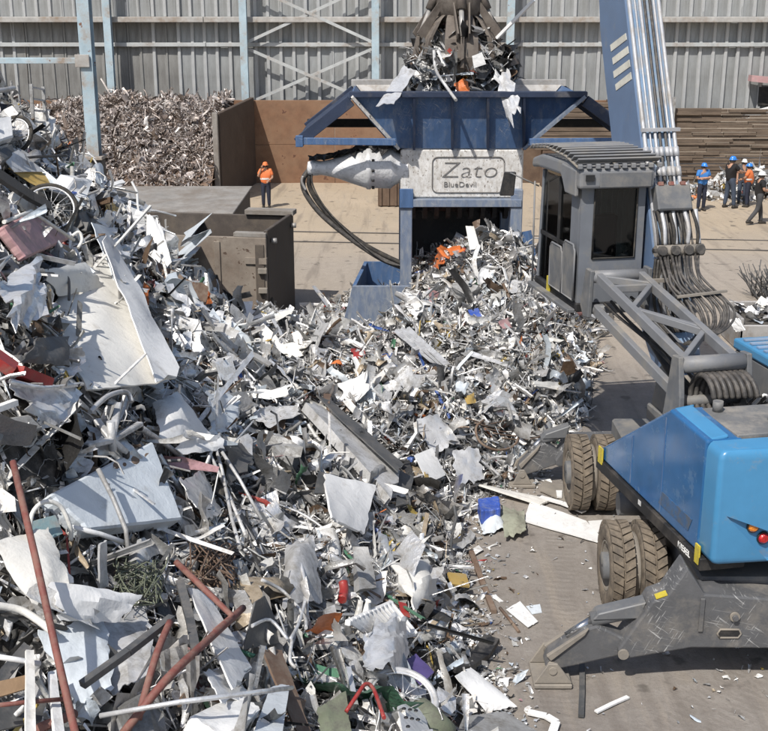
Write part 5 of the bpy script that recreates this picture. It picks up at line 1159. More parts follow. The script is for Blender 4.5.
# --- outriggers
def outrigger(Yc, sgx, near):
    """a leg beam reaching sideways, a pivoting arm, its cylinder, and a foot pad"""
    X0 = UX
    def P(x, z, y):
        if not near and x < 2.9: x += 0.28*(2.9-x)/1.0
        return V(UX - sgx*(UX - x), y, z)
    t = 0.36; yf = Yc - t/2
    xe = 4.5 if sgx > 0 else 3.615
    face = [(xe,0.46),(3.36,0.47),(2.66,0.33),(2.58,0.36),(2.56,0.44),(2.83,0.90),(2.90,1.03),(3.05,1.09),(3.25,1.44),(3.46,1.12),(xe,1.04)] if near else [(xe,0.40),(3.36,0.40),(2.66,0.33),(2.58,0.36),(2.56,0.44),(2.80,0.70),(2.90,0.78),(3.46,0.80),(xe,0.80)]
    b_ = MB().prism([P(x, z, yf) for x, z in face], V(0,t,0)).build('outrigger_beam', 'outrigger_grey', ex, 0.02, 2)
    if near:
        # welded slot rim, bolt boss, welded plate and yellow tag on the face
        c_ = [P(x, z, yf-0.006) for x, z in ((3.66,0.60),(3.86,0.60),(3.89,0.65),(3.86,0.70),(3.66,0.70),(3.63,0.65))]
        MB().prism(c_, V(0,0.02,0)).build('slot', 'black_steel', b_); MB().tube(c_+[c_[0]], 0.012, 6).build('slot_rim', 'dusty_steel', b_)
        q_ = P(3.80, 0.86, yf); MB().tube([q_, q_-V(0,0.03,0)], 0.055, 16).build('bolt_boss', 'dusty_steel', b_); MB().tube([q_-V(0,0.025,0), q_-V(0,0.06,0)], 0.035, 6).build('bolt_head', 'outrigger_grey', b_)
        MB().box(P(3.44,0.88,yf-0.012), (0.05,0.024,0.40)).build('weld_plate', 'outrigger_grey', b_, 0.005)
        MB().bar(P(2.94,1.062,Yc-0.12), P(3.06,1.11,Yc-0.12), 0.10, 0.012).build('yellow_tag', 'yellow_sticker', b_)
        q_ = P(2.62,0.40,yf+0.01); MB().tube([q_, q_-V(0,0.04,0)], 0.06, 14).build('pivot_pin', 'dusty_steel', b_)
    arm = [(2.70,0.52),(2.62,0.34),(2.28,0.25),(1.86,0.14),(1.78,0.20),(1.82,0.34),(2.22,0.66),(2.34,0.70)]
    a_ = MB().prism([P(x, z, yf+0.07) for x, z in arm], V(0,t-0.14,0)).build('outrigger_arm', 'outrigger_grey', ex, 0.02, 2)
    for dy in (0.05, t-0.09): MB().prism([P(x, z, yf+dy-0.012) for x, z in ((2.24,0.68),(2.20,0.60),(1.84,0.28),(1.79,0.34))], V(0,0.05,0)).build('arm_flange', 'dusty_steel', a_, 0.006)
    MB().tube([P(2.28,0.72,Yc), P(2.86,0.86,Yc)], 0.085, 14).build('cylinder', 'machine_grey', ex)
    MB().tube([P(2.02,0.52,Yc), P(2.30,0.725,Yc)], 0.045, 12).build('cylinder_rod', 'chrome', ex)
    MB().prism([P(x, z, Yc-0.10) for x, z in ((2.80,0.78),(2.86,0.98),(2.34,0.84),(2.28,0.76))], V(0,0.2,0)).build('cylinder_guard', 'machine_grey', ex, 0.012)
    f_ = MB().box(P(1.86,0.03,Yc), (0.42, 0.52, 0.05)).build('foot_pad', 'dusty_steel', ex, 0.01)
    for dy in (-0.235, 0.2): MB().prism([P(x, z, Yc+dy) for x, z in ((1.65,0.06),(2.07,0.06),(1.90,0.30),(1.80,0.30))], V(0,0.04,0)).build('foot_gusset', 'dusty_steel', f_, 0.008)
    MB().tube([P(1.85,0.22,Yc-0.25), P(1.85,0.22,Yc+0.25)], 0.045, 12).build('foot_pin', 'dusty_steel', f_)
for (yy, near) in ((11.62, True), (17.25, False)):
    for sg in (1, -1): outrigger(yy, sg, near)

# =================================================================== GRAPPLE (hangs from the stick)
gr = empty('grapple', (1.8, 27, 8.3), 'brown orange-peel grapple clutching a ball of scrap above the hopper', 'grapple')
mat('grapple_steel', (0.12, 0.10, 0.085), 0.6, metal=0.2, dirt=(0.20,0.175,0.15), dirt_amt=0.45, dirt_scale=4, var=0.2)
gc = at_y(457, 30, 27.0); gx_, gy_ = gc.x, 27.0
MB().tube([(gx_,gy_,8.4),(gx_,gy_,7.9)], 0.16, 14).build('link', 'grapple_steel', gr)
MB().lathe([(0.05,7.95),(0.42,7.9),(0.56,7.6),(0.56,7.1),(0.40,6.85),(0.05,6.8)], (gx_,gy_,0), 20).build('rotator', 'grapple_steel', gr)
for i in range(5):
    a_ = R(-90 + 72*i + 4); rd = V(math.cos(a_), math.sin(a_), 0); td = V(-math.sin(a_), math.cos(a_), 0); c0 = V(gx_, gy_, 0)
    prof = [(0.36,7.05,0.20),(0.62,6.85,0.30),(0.84,6.50,0.36),(0.92,6.12,0.36),(0.84,5.78,0.30),(0.62,5.52,0.20),(0.36,5.36,0.10),(0.18,5.32,0.03)]
    vs = []
    for (rr, zz, w_) in prof:
        for (sw, dr) in ((-1,0.0),(1,0.0),(1,-0.13),(-1,-0.13)): vs.append(c0 + rd*(rr+dr*(0.6 if w_<0.1 else 1)) + td*(sw*w_) + V(0,0,zz + (0.07 if dr else 0)))
    fs = [(k*4+j, k*4+(j+1)%4, (k+1)*4+(j+1)%4, (k+1)*4+j) for k in range(len(prof)-1) for j in range(4)] + [(3,2,1,0), tuple(len(prof)*4-4+j for j in range(4))]
    t_ = MB().add(vs, fs).build('tine', 'grapple_steel', gr, 0.012)
    MB().bar(c0+rd*0.93+V(0,0,6.55), c0+rd*0.97+V(0,0,5.9), 0.08, 0.08).build('tine_rib', 'grapple_steel', t_, 0.01)
    MB().tube([c0+rd*0.44+V(0,0,7.6), c0+rd*0.66+V(0,0,7.1)], 0.10, 12).build('cylinder', 'grapple_steel', gr)
    MB().tube([c0+rd*0.66+V(0,0,7.1), c0+rd*0.90+V(0,0,6.55)], 0.055, 12).build('cylinder_rod', 'bare_steel', gr)
    for sw in (-1, 1): MB().prism([c0+rd*0.40+td*sw*0.17+V(0,0,7.25), c0+rd*0.55+td*sw*0.17+V(0,0,7.25), c0+rd*1.02+td*sw*0.12+V(0,0,6.62), c0+rd*0.86+td*sw*0.12+V(0,0,6.45)], td*0.035).build('lug', 'grapple_steel', gr)
# the load: a tangle bulging between the tines and hanging out below
n = 2300; d_ = rng.normal(0, 1, (n,3)); d_ /= np.linalg.norm(d_, axis=1)[:,None]; rr = rng.random(n)**0.4
lp = np.stack([gx_ + 0.10 + d_[:,0]*rr*1.22, gy_ + d_[:,1]*rr*0.95, 6.0 + d_[:,2]*rr*0.82 - 0.25*np.abs(d_[:,0])*rr], 1)
lw = PW.copy(); lw[[6,7]] *= 4.0; lw[[0,1,2]] *= 0.55; lw[9] *= 2; lw /= lw.sum()
o = scatter_mesh('tangled_scrap', lp, d_, np.clip(rng.lognormal(math.log(0.27), 0.45, n), 0.08, 0.7), {'sheet':3,'strip':3,'tube':2,'wire':2.5,'channel':2,'box':0.6}, 0.9, weights=lw)
stuff(tag(o, 'tangled silver and black scrap gripped inside the grapple', 'scrap'))

# =================================================================== HERO SCRAP PIECES (placed on the heap where they lie)
FOOT = []      # sampled footprints of the big pieces
HERO = []      # (point, short phrase) for naming the lesser pieces by their neighbours
def grid_patch(P00, P10, P11, P01, n, m, crumple=0.03, folds=2, seed=0, bulge=0.0):
    r = np.random.default_rng(seed+100); vs = []
    A = [np.array(p) for p in (P00, P10, P11, P01)]; nrm = np.cross(A[1]-A[0], A[3]-A[0]); L_ = np.linalg.norm(A[1]-A[0]) + np.linalg.norm(A[3]-A[0]); nrm = nrm/np.linalg.norm(nrm)
    if nrm[2] < 0: nrm = -nrm
    lines = [(r.uniform(0, np.pi), r.uniform(0.25, 0.75), r.uniform(-1, 1)) for _ in range(folds)]
    for j in range(m+1):
        for i in range(n+1):
            u, v = i/n, j/m; p = A[0]*(1-u)*(1-v)+A[1]*u*(1-v)+A[2]*u*v+A[3]*(1-u)*v
            h = 0.0
            for (th, c, a) in lines: h += a*abs((u-0.5)*np.cos(th)+(v-0.5)*np.sin(th)-(c-0.5))
            h += 0.7*mnoise.noise(Vector((u*2.6+seed*3.1, v*2.6, seed*1.7))) + 0.25*mnoise.noise(Vector((u*7+seed, v*7, seed)))
            h = h*crumple*L_*0.5 + bulge*16*u*(1-u)*v*(1-v)
            edge = 0.12*min(L_,1.6)*(mnoise.noise(Vector((u*6+seed, v*6+5, 2.0))))*crumple/0.03 if (i in (0,n) or j in (0,m)) else 0
            t = (A[1]-A[0])*(edge if i in (0,n) else 0)*0.3 + (A[3]-A[0])*(edge if j in (0,m) else 0)*0.3
            vs.append(tuple(p + nrm*h + t))
    fs = [(j*(n+1)+i, j*(n+1)+i+1, (j+1)*(n+1)+i+1, (j+1)*(n+1)+i) for j in range(m) for i in range(n)]
    return vs, fs
def recentre(o):
    me = o.data; co = np.empty(len(me.vertices)*3, np.float32); me.vertices.foreach_get('co', co); co = co.reshape(-1,3)
    c = co.mean(0); c[2] = co[:,2].min(); me.vertices.foreach_set('co', (co-c).ravel()); me.update()
    o.location = Vector([float(v) for v in c]) + o.location; WM[o.name] = Matrix.Translation(o.location); return o
def phrase(o, short, c): HERO.append((Vector(c), short))
def sheet(name, label, cat, quad, m, lift=0.12, crumple=0.03, folds=2, thick=0.012, n=12, mm=12, short=None, bulge=0.0, smooth=False, group=None):
    L_ = lift if isinstance(lift, (list, tuple)) else [lift]*4
    P = [hit(a, b, l) for (a, b), l in zip(quad, L_)]
    vs, fs = grid_patch(*P, n, mm, crumple*1.35, folds, len(HERO)*7+len(name), bulge)
    FOOT.extend([(v[0], v[1], v[2]) for v in vs[::3]])
    o = MB().add(vs, fs, True).build(name, m); o.data.set_sharp_from_angle(angle=R(24)); s_ = o.modifiers.new('thick', 'SOLIDIFY'); s_.thickness = thick; s_.offset = -1; es = o.modifiers.new('edges', 'EDGE_SPLIT'); es.split_angle = R(30)
    recentre(o); tag(o, label, cat, group)
    c = sum(P, Vector())/4
    if short: phrase(o, short, c)
    return o
def rod(name, label, cat, pts, m, r=0.02, lift=0.15, n=8, sm=True, short=None, square=None, parent=None, group=None):
    L_ = lift if isinstance(lift, (list, tuple)) else [lift]*len(pts)
    P = [hit(a, b, l) for (a, b), l in zip(pts, L_)]
    mb = MB()
    if square:
        for a, b in zip(P[:-1], P[1:]): mb.bar(a, b, square[0], square[1])
    else: mb.tube(smooth_path(P, 4) if sm and len(P) > 2 else P, r, n)
    o = mb.build(name, m, parent)
    if parent is None:
        recentre(o); tag(o, label, cat, group)
        if short: phrase(o, short, P[len(P)//2])
    return o
def slab(name, label, cat, quad, m, depth=0.2, lift=0.25, short=None, bevel=0.02, crumple=0.012, root=None, seed=3):
    """a dented box: its top is the given outline, its sides go down by depth"""
    L_ = lift if isinstance(lift, (list, tuple)) else [lift]*4
    P = [hit(a, b, l) for (a, b), l in zip(quad, L_)]
    n_ = (P[1]-P[0]).cross(P[3]-P[0]).normalized()
    if n_.z < 0: n_ = -n_
    vs, fs = grid_patch(*P, 10, 10, crumple, 2, seed+len(HERO)); k = 11
    FOOT.extend([(v[0], v[1], v[2]) for v in vs[::2]])
    bot = [tuple(Vector(v)-n_*depth) for v in vs]; mb = MB(); N0 = len(vs); mb.add(vs+bot, fs + [tuple(N0+i for i in reversed(f)) for f in fs])
    ring = list(range(k)) + [j*k+k-1 for j in range(1,k)] + [k*k-1-i for i in range(1,k)] + [j*k for j in range(k-2,0,-1)]
    mb.f += [(ring[i], ring[(i+1)%len(ring)], N0+ring[(i+1)%len(ring)], N0+ring[i]) for i in range(len(ring))]; mb.sm += [False]*len(ring)
    o = mb.build(name, m, None, bevel); recentre(o); tag(o, label, cat)
    if short: phrase(o, short, sum(P, Vector())/4)
    return o, P, n_

# --- upper left of the heap
big = sheet('appliance_panel', 'largest bent cream white sheet panel on the left slope of the heap', 'metal panel', [(50,305),(112,245),(176,378),(88,382)], 'paint_cream', [0.04,0.45,0.85,0.30], 0.020, 3, 0.02, 16, 16, 'largest bent cream panel', 0.05)
sheet('folded_flange', 'long white folded edge strip running down beside the largest cream panel', 'metal strip', [(104,240),(115,236),(178,368),(160,380)], 'paint_white', [0.60,0.62,1.0,0.96], 0.03, 1, 0.015, 4, 14, 'white folded edge strip')
sheet('pale_sheet_metal', 'pale grey flat sheet tucked behind the largest cream panel', 'metal panel', [(92,222),(112,228),(143,285),(122,300)], 'paint_bluish', [0.4,0.4,0.3,0.3], 0.02, 1, 0.012, 6, 10, 'pale grey flat sheet')
sheet('white_flap', 'torn white sheet corner below the largest cream panel in half shade', 'metal panel', [(104,366),(136,350),(178,370),(160,390)], 'paint_white', [0.05,0.15,0.4,0.2], 0.05, 2, 0.012, 8, 8, 'torn white sheet corner')
def standing(name, label, cat, quad, m, lean, crumple, folds, n, mm, short=None, bulge=0.0, thick=0.012):
    b_ = hit(*quad[2], 0.0).lerp(hit(*quad[3], 0.0), 0.5); Y0 = b_.y - 0.15
    P = [at_y(a, b, Y0 + lean*(k < 2)) for k, (a, b) in enumerate(quad)]; vs, fs = grid_patch(*P, n, mm, crumple, folds, 77, bulge); FOOT.extend([(v[0], v[1], v[2]) for v in vs[::3]])
    o = MB().add(vs, fs).build(name, m); s_ = o.modifiers.new('thick', 'SOLIDIFY'); s_.thickness = thick; es = o.modifiers.new('edges', 'EDGE_SPLIT'); es.split_angle = R(30); recentre(o); tag(o, label, cat)
    if short: phrase(o, short, b_)
    return o
standing('draped_sheet', 'tall white sheet draped upright against the skip side', 'metal panel', [(147,214),(160,222),(172,262),(143,292)], 'paint_white', 0.5, 0.05, 4, 10, 14, 'upright white draped sheet', 0.06)
sheet('blue_grey_sheet', 'small crumpled bluish sheet next to the upright white draped sheet', 'metal sheet', [(168,246),(178,238),(192,250),(180,268)], 'paint_bluish', 0.25, 0.12, 4, 0.008, 8, 8, 'bluish crumpled sheet')
slab('picture_frame_panel', 'faded pink red framed panel lying near the bicycle wheel', 'panel', [(3,226),(31,212),(72,237),(26,258)], 'scrap_pink', 0.10, [0.25,0.3,0.3,0.25], 'faded pink framed panel')
rod('pale_frame_bar', 'cream edge bar along the top of the faded pink panel', 'metal bar', [(4,222),(31,211),(74,240)], 'paint_cream', 0.022, 0.36, sm=False, short=None)
slab('white_carton', 'white box with blue end lying under the pale blue post', 'box', [(60,174),(79,176),(72,194),(47,190)], 'paint_white', 0.22, [0.35,0.35,0.25,0.25], 'white and blue box')
sheet('blue_box_end', 'small blue end piece on the white box under the pale blue post', 'metal sheet', [(74,178),(80,180),(79,193),(71,194)], 'scrap_blue', 0.33, 0.03, 1, 0.02, 4, 4)
sheet('yellow_sheet', 'mustard yellow crumpled sheet near the top of the heap', 'metal sheet', [(8,168),(34,168),(52,178),(44,190)], 'scrap_yellow', 0.22, 0.05, 3, 0.008, 10, 8, 'mustard yellow sheet')
sheet('printed_sign', 'grey printed signboard with faded red marks above the yellow sheet', 'sign', [(2,158),(18,150),(44,172),(14,172)], 'alu_dull', 0.28, 0.02, 1, 0.012, 8, 8, 'grey printed signboard')
rod('dark_chassis_rail', 'long dark grey rail slanting down from the left edge', 'metal bar', [(-6,172),(30,196),(48,206)], 'grey_dark', 0.03, 0.38, square=(0.09,0.10), short='dark slanting rail')
rod('dark_beam', 'black box beam slanting between the bicycle wheel and cream panel', 'metal bar', [(82,226),(112,252),(140,282)], 'grey_dark', 0.03, 0.22, square=(0.16,0.12), short='black slanting beam')
sheet('white_tray', 'shallow white tray facing up left of the upright draped sheet', 'metal tray', [(100,212),(128,215),(112,238),(100,232)], 'paint_white', 0.2, 0.06, 2, 0.02, 8, 8, 'shallow white tray')
slab('grey_case', 'small dark grey equipment case beside the bicycle wheel', 'case', [(78,213),(92,209),(97,222),(83,226)], 'grey_dark', 0.16, 0.28, 'dark grey equipment case')
sheet('olive_lid', 'olive yellow lid in the tangle above the shallow white tray', 'lid', [(104,205),(115,203),(118,211),(108,214)], 'scrap_yellow', 0.16, 0.05, 1, 0.012, 5, 5)
sheet('cream_cowl', 'rounded cream cowl lying left of the bicycle wheel', 'metal cowl', [(10,192),(34,196),(30,210),(4,212)], 'paint_cream', 0.18, 0.10, 2, 0.012, 8, 8, 'rounded cream cowl', 0.08)
# bicycle wheel
def bicycle_wheel(px_, py_, nrm, R0, name, label, lift=0.35, m='rubber', spokes=True):
    c = hit(px_, py_, lift); Q = Vector(nrm).to_track_quat('X', 'Z').to_matrix().to_4x4(); Mx = Matrix.Translation(c) @ Q
    e = empty(name, c, label, 'wheel'); 
    def ringmesh(R_, r_, nm, mt):
        pr = [(R_+r_*math.cos(k*math.pi/4), r_*math.sin(k*math.pi/4)) for k in range(8)]
        return MB().lathe(pr, (0,0,0), 40, 'X', True, True).xform(Mx).build(nm, mt, e)
    ringmesh(R0, 0.028, 'tyre', m); ringmesh(R0-0.035, 0.014, 'rim', 'alu_bright')
    MB().lathe([(0.0,-0.05),(0.03,-0.05),(0.02,0),(0.03,0.05),(0.0,0.05)], (0,0,0), 10, 'X').xform(Mx).build('hub', 'alu_dull', e)
    for k in range(16):
        a_ = k*math.pi/8; MB().tube([Mx @ V(0.03*(-1)**k, 0.02*math.cos(a_), 0.02*math.sin(a_)), Mx @ V(0, (R0-0.04)*math.cos(a_+0.2), (R0-0.04)*math.sin(a_+0.2))], 0.004, 3).build('spoke', 'alu_bright', e)
    phrase(e, label_short(label), c)
def label_short(l): return ' '.join(l.split()[:3])
bicycle_wheel(50, 208, (0.25,-0.75,0.6), 0.34, 'bicycle_wheel', 'black bicycle wheel near the top left of the heap', 0.16)
bicycle_wheel(402, 698, (0.2,-0.3,0.9), 0.33, 'bicycle_wheel', 'silver bicycle rim half buried at the bottom of the heap', 0.22, 'alu_dull')
bicycle_wheel(15, 135, (-0.3,-0.8,0.4), 0.26, 'pram_wheel', 'small dark wheel at the very top left of the heap', 0.1)
# small ladder
e = empty('step_ladder', hit(40,135,0), 'small grey ladder standing upright at the top of the heap', 'ladder'); b0, b1 = hit(34,138,0.0), hit(46,138,0.0)
up = V(0,0.1,0.95)
for b_ in (b0, b1): MB().bar(b_-up*0.2, b_+up*0.85, 0.05, 0.04).build('rail', 'alu_grey', e)
for k in range(5): MB().bar(b0+up*(0.08+0.18*k), b1+up*(0.08+0.18*k), 0.03, 0.03).build('rung', 'alu_dull', e)
phrase(e, 'small upright ladder', b0)
slab('white_housing', 'white boxy housing at the left edge above the grey printed sign', 'housing', [(-8,118),(12,115),(14,136),(-6,142)], 'paint_white', 0.3, 0.3, 'white boxy housing')
slab('dark_case', 'dark box with pale lid near the left edge under the small wheel', 'case', [(-2,150),(12,143),(16,154),(2,162)], 'grey_dark', 0.2, 0.3, 'dark box with pale lid')
rod('bent_pale_tube', 'bent pale tube frame hooked over the cream panel', 'tube', [(72,236),(79,232),(82,240),(78,248)], 'paint_cream', 0.02, [0.4,0.5,0.45,0.35])
rod('window_hook', 'dark hooked rod lying across the cream panel', 'rod', [(25,272),(58,274),(66,276),(69,282),(69,300)], 'grey_dark', 0.016, [0.35,0.45,0.5,0.5,0.42], short='dark hooked rod')
sheet('torn_flat', 'wide pale grey sheet with torn lip above the largest cream panel', 'metal sheet', [(42,270),(88,262),(108,288),(62,296)], 'paint_cream', 0.33, 0.04, 2, 0.01, 10, 8, 'pale torn lip sheet')
# --- left, middle
sheet('silver_crush', 'crushed bright silver duct at the left edge below the pink panel', 'duct', [(-8,288),(22,268),(38,322),(2,332)], 'alu_bright', 0.25, 0.10, 4, 0.01, 12, 12, 'crushed silver duct', 0.12)
sheet('dark_monitor_back', 'dark blue-grey moulded cover left of the cream panel', 'cover', [(34,338),(64,336),(64,366),(18,362)], 'grey_dark', 0.25, 0.05, 2, 0.02, 10, 8, 'dark moulded cover', 0.05)
rod('red_hose_sleeve', 'bright red flattened sleeve at the left edge', 'sleeve', [(-6,356),(14,370),(44,382)], 'scrap_red', 0.05, 0.22, square=(0.20,0.09), short='bright red sleeve')
sheet('silver_funnel', 'crumpled foil bucket-shaped silver piece below the red sleeve', 'metal sheet', [(12,383),(80,386),(62,424),(40,430)], 'alu_bright', [0.35,0.35,0.12,0.12], 0.07, 5, 0.008, 12, 12, 'crumpled silver bucket')
rod('rolled_lip_strip', 'pale rolled lip along the top of the crumpled silver bucket', 'metal strip', [(10,381),(44,388),(82,384)], 'alu_bright', 0.022, 0.40)
slab('grey_channel', 'broad grey channel section at the left edge below the silver bucket', 'metal channel', [(-8,420),(30,414),(44,428),(-6,444)], 'alu_grey', 0.12, 0.22, 'broad grey channel')
rod('pale_rail_left', 'white rail end at the left edge beside the silver bucket', 'metal bar', [(-6,410),(16,402)], 'paint_white', 0.02, 0.25, square=(0.06,0.05))
e = empty('chair_base', hit(105,435,0.2), 'silver star-shaped office chair base in the middle of the left slope', 'chair base'); cb = hit(112,440,0.35)
for (a, b) in ((86,446),(96,420),(118,404),(140,424),(126,452)):
    q_ = hit(a, b, 0.28); MB().bar(cb, q_, 0.07, 0.05).build('spoke', 'alu_dull', e, 0.01); MB().box(q_-V(0,0,0.03), (0.06,0.06,0.07)).build('caster', 'black_plastic', e, 0.01)
MB().tube([cb-V(0,0,0.1), cb+V(0,0,0.18)], 0.04, 12).build('hub', 'alu_dull', e); phrase(e, 'star-shaped chair base', cb)
rod('bent_black_tube', 'pair of bent grey tubes above the chair base', 'tube', [(90,412),(108,396),(126,392),(132,402)], 'alu_dull', 0.025, 0.32)
rod('curved_tube', 'thick curved silver tube right of the white boiler casing', 'tube', [(140,428),(168,446),(196,472),(206,496)], 'alu_dull', 0.03, 0.22, short='thick curved tube')
sheet('white_tub', 'crushed white enamel tub with two holes', 'tub', [(154,402),(176,394),(212,438),(160,440)], 'paint_white', [0.30,0.35,0.3,0.25], 0.06, 3, 0.015, 12, 12, 'crushed white tub', 0.12)
for (a, b) in ((177,412),(183,416)):
    q_ = hit(a, b, 0.47)
sheet('tub_lip', 'folded white rim piece below the crushed white tub', 'metal strip', [(168,440),(218,436),(222,450),(180,456)], 'paint_white', 0.25, 0.08, 3, 0.012, 10, 5)
sheet('white_bag_sheet', 'pale bent sheet standing right of the crushed white tub', 'metal sheet', [(210,390),(238,382),(246,424),(222,430)], 'paint_bluish', 0.25, 0.08, 4, 0.01, 10, 10, 'pale bent sheet')
# boiler casing
o, P, nn_ = slab('boiler_casing', 'large flat white rusty-edged appliance casing on the left slope', 'appliance', [(50,494),(153,441),(183,519),(90,530)], 'paint_bluish', 0.18, [0.22,0.36,0.28,0.18], 'large white appliance casing', 0.02, 0.008)
for k, (a, b, w_) in enumerate(((116,466,.05),(124,465,.03),(135,461,.07),(147,457,.06),(151,455,.03))):
    d_r = ray(a, b); q_ = CAMP + d_r*((P[1]-CAMP).dot(nn_)/d_r.dot(nn_)); MB().lathe([(0.0,0.012),(w_*0.8,0.012),(w_,0.006),(w_,-0.03),(0,-0.03)], (0,0,0), 9).xform(Matrix.Translation(q_) @ nn_.to_track_quat('Z','Y').to_matrix().to_4x4() @ Matrix.Diagonal((1.2,0.7,1,1))).build('rust_hole', 'scrap_brown', o)
rod('lever_rod', 'grey lever rod lying across the white appliance casing', 'rod', [(98,469),(113,498),(126,530),(128,548)], 'alu_grey', 0.022, [0.5,0.48,0.42,0.35], sm=False, short='grey lever rod')
sheet('mesh_panel_piece', 'folded ribbed silver grille below the thick curved tube', 'grille', [(178,482),(198,474),(222,512),(204,522)], 'alu_bright', 0.22, 0.05, 4, 0.01, 10, 12, 'ribbed silver grille')
sheet('dark_triangle', 'dark grey bent plate right of the crushed white tub', 'metal plate', [(226,448),(250,428),(256,462),(232,482)], 'grey_dark', 0.22, 0.06, 2, 0.012, 8, 8, 'dark bent plate')
for k, q_ in enumerate((((214,442),(222,470),(232,520),(240,548)), ((222,452),(240,480),(262,520)), ((204,470),(216,440),(220,434)), ((206,446),(226,488),(246,536)))):
    rod('silver_profile', ['long silver profile leaning below the dark bent plate','second silver profile crossing below the dark bent plate','short silver profile standing by the thick curved tube','thin silver profile between the grille and dark bent plate'][k], 'profile', q_, 'alu_dull', 0.02, 0.3, sm=False, short=None, group='leaning silver profiles')
# --- lower left
rod('red_pole', 'long rust red square pole standing at the lower left', 'pole', [(13,462),(36,560),(56,650),(78,745)], 'oxide_red', 0.027, [0.75,0.72,0.68,0.6], sm=False, short='long rust red pole', n=10)
rod('red_tube_frame_side', 'long rust red tube running to the bottom edge', 'tube', [(243,608),(206,642),(166,680),(122,735)], 'oxide_red', 0.031, [0.35,0.4,0.42,0.4], short='long rust red tube')
rod('red_tube_elbow', 'short rust red tube elbow joining the long red tube from above', 'tube', [(176,562),(205,590),(232,616),(212,634)], 'oxide_red', 0.028, [0.4,0.42,0.42,0.36], sm=False, short='rust red elbow')
rod('red_bent_tube', 'bent rust red tube leg leaning under the long red tube', 'tube', [(170,622),(158,650),(146,690),(138,720)], 'oxide_red', 0.028, [0.42,0.42,0.4,0.35])
rod('red_bar_low', 'thin rust red bar across the lower left corner', 'bar', [(-8,706),(30,702),(66,699)], 'oxide_red', 0.016, 0.55, sm=False, short='thin rust red bar')
rod('red_bar_stub', 'short pinkish red bar stub beside the foot of the long red pole', 'bar', [(40,728),(74,714)], 'oxide_red', 0.035, 0.4, sm=False)
rod('dark_square_bar', 'dark grey square bar slanting right of the long red pole', 'bar', [(82,685),(128,652),(172,618)], 'grey_dark', 0.03, [0.5,0.46,0.42], square=(0.06,0.05), short='dark slanting square bar')
rod('black_twin_bar', 'black slotted rail below the rust red elbow', 'rail', [(180,582),(190,620),(197,658)], 'grey_dark', 0.03, 0.34, square=(0.07,0.05))
rod('white_long_tube', 'long white tube lying across the bottom left of the heap', 'tube', [(100,716),(180,702),(260,692),(292,688)], 'alu_bright', 0.019, 0.5, sm=False, short='long white tube')
sheet('white_tarp_sheet', 'large white cloth-like sheet behind the long red pole', 'sheet', [(-10,545),(46,530),(72,585),(30,606)], 'paint_cream', 0.25, 0.05, 3, 0.01, 14, 12, 'large white sheet by red pole', 0.06, True)
sheet('white_fold', 'white folded sheet with bright crease right of the long red pole', 'sheet', [(48,584),(140,596),(118,622),(58,622)], 'paint_white', [0.34,0.36,0.30,0.26], 0.06, 3, 0.01, 16, 8, 'white folded sheet', 0.05)
sheet('grey_foil_sheet', 'wide silver grey foil sheet under the dark slanting square bar', 'foil', [(36,632),(104,618),(112,690),(72,706)], 'paint_bluish', 0.2, 0.05, 5, 0.008, 16, 16, 'wide grey foil sheet', 0.05, True)
sheet('wire_glass', 'crackled silver mesh sheet right of the grey foil sheet', 'mesh sheet', [(104,622),(146,604),(156,668),(112,696)], 'alu_dull', 0.12, 0.05, 6, 0.008, 14, 14, 'crackled mesh sheet')
sheet('white_post_strip', 'white upright strip left of the long red pole', 'strip', [(26,650),(34,650),(36,740),(26,740)], 'paint_cream', [0.5,0.5,0.5,0.5], 0.02, 1, 0.02, 3, 12, 'white upright strip')
sheet('white_post_strip', 'second white strip between the upright strip and the long red pole', 'strip', [(48,672),(56,670),(66,742),(56,742)], 'paint_white', 0.4, 0.02, 1, 0.03, 3, 12)
rod('white_edge_tube', 'white tube end at the left edge above the thin red bar', 'tube', [(-8,656),(18,660),(40,664)], 'paint_white', 0.02, 0.5, sm=False)
sheet('dark_metal_blade', 'dark grey blade standing at the lower left edge', 'metal plate', [(-6,676),(24,642),(32,648),(0,690)], 'grey_dark', 0.32, 0.02, 1, 0.02, 4, 8)
sheet('cardboard_flap', 'brown board flap at the lower left edge', 'board', [(-8,684),(26,676),(26,690),(-8,700)], 'cardboard', 0.36, 0.02, 1, 0.02, 5, 4, 'brown board flap')
sheet('bottom_dark_box', 'dark grey angled plate at the bottom left corner', 'metal plate', [(-8,704),(46,702),(40,722),(-8,734)], 'grey_dark', 0.3, 0.03, 1, 0.02, 8, 6)
sheet('teal_lid', 'pale teal lid right of the red pole below the white casing', 'lid', [(24,524),(54,516),(62,534),(36,546)], 'scrap_teal', 0.18, 0.02, 1, 0.015, 8, 8, 'pale teal lid')
pts = [(30,536),(32,514),(44,502),(60,506),(70,526),(71,540)]
rod('white_hoop', 'white plastic hoop arched over the pale teal lid', 'hoop', pts, 'paint_cream', 0.019, [0.25,0.4,0.5,0.5,0.4,0.25])
rod('white_thin_bar', 'thin white bar running right from the pale teal lid', 'bar', [(70,527),(100,534),(134,546)], 'paint_white', 0.022, 0.3, sm=False)
rod('white_curved_pipe', 'white curved pipe at the left edge below the white sheet', 'pipe', [(-8,605),(20,610),(40,622),(52,632)], 'paint_cream', 0.03, 0.3, short='white curved pipe')
sheet('blue_cyl_shell', 'standing bent silver strip beside the green wire tangle', 'metal strip', [(97,545),(104,540),(106,586),(98,590)], 'alu_dull', [0.5,0.5,0.15,0.15], 0.05, 2, 0.02, 4, 8)
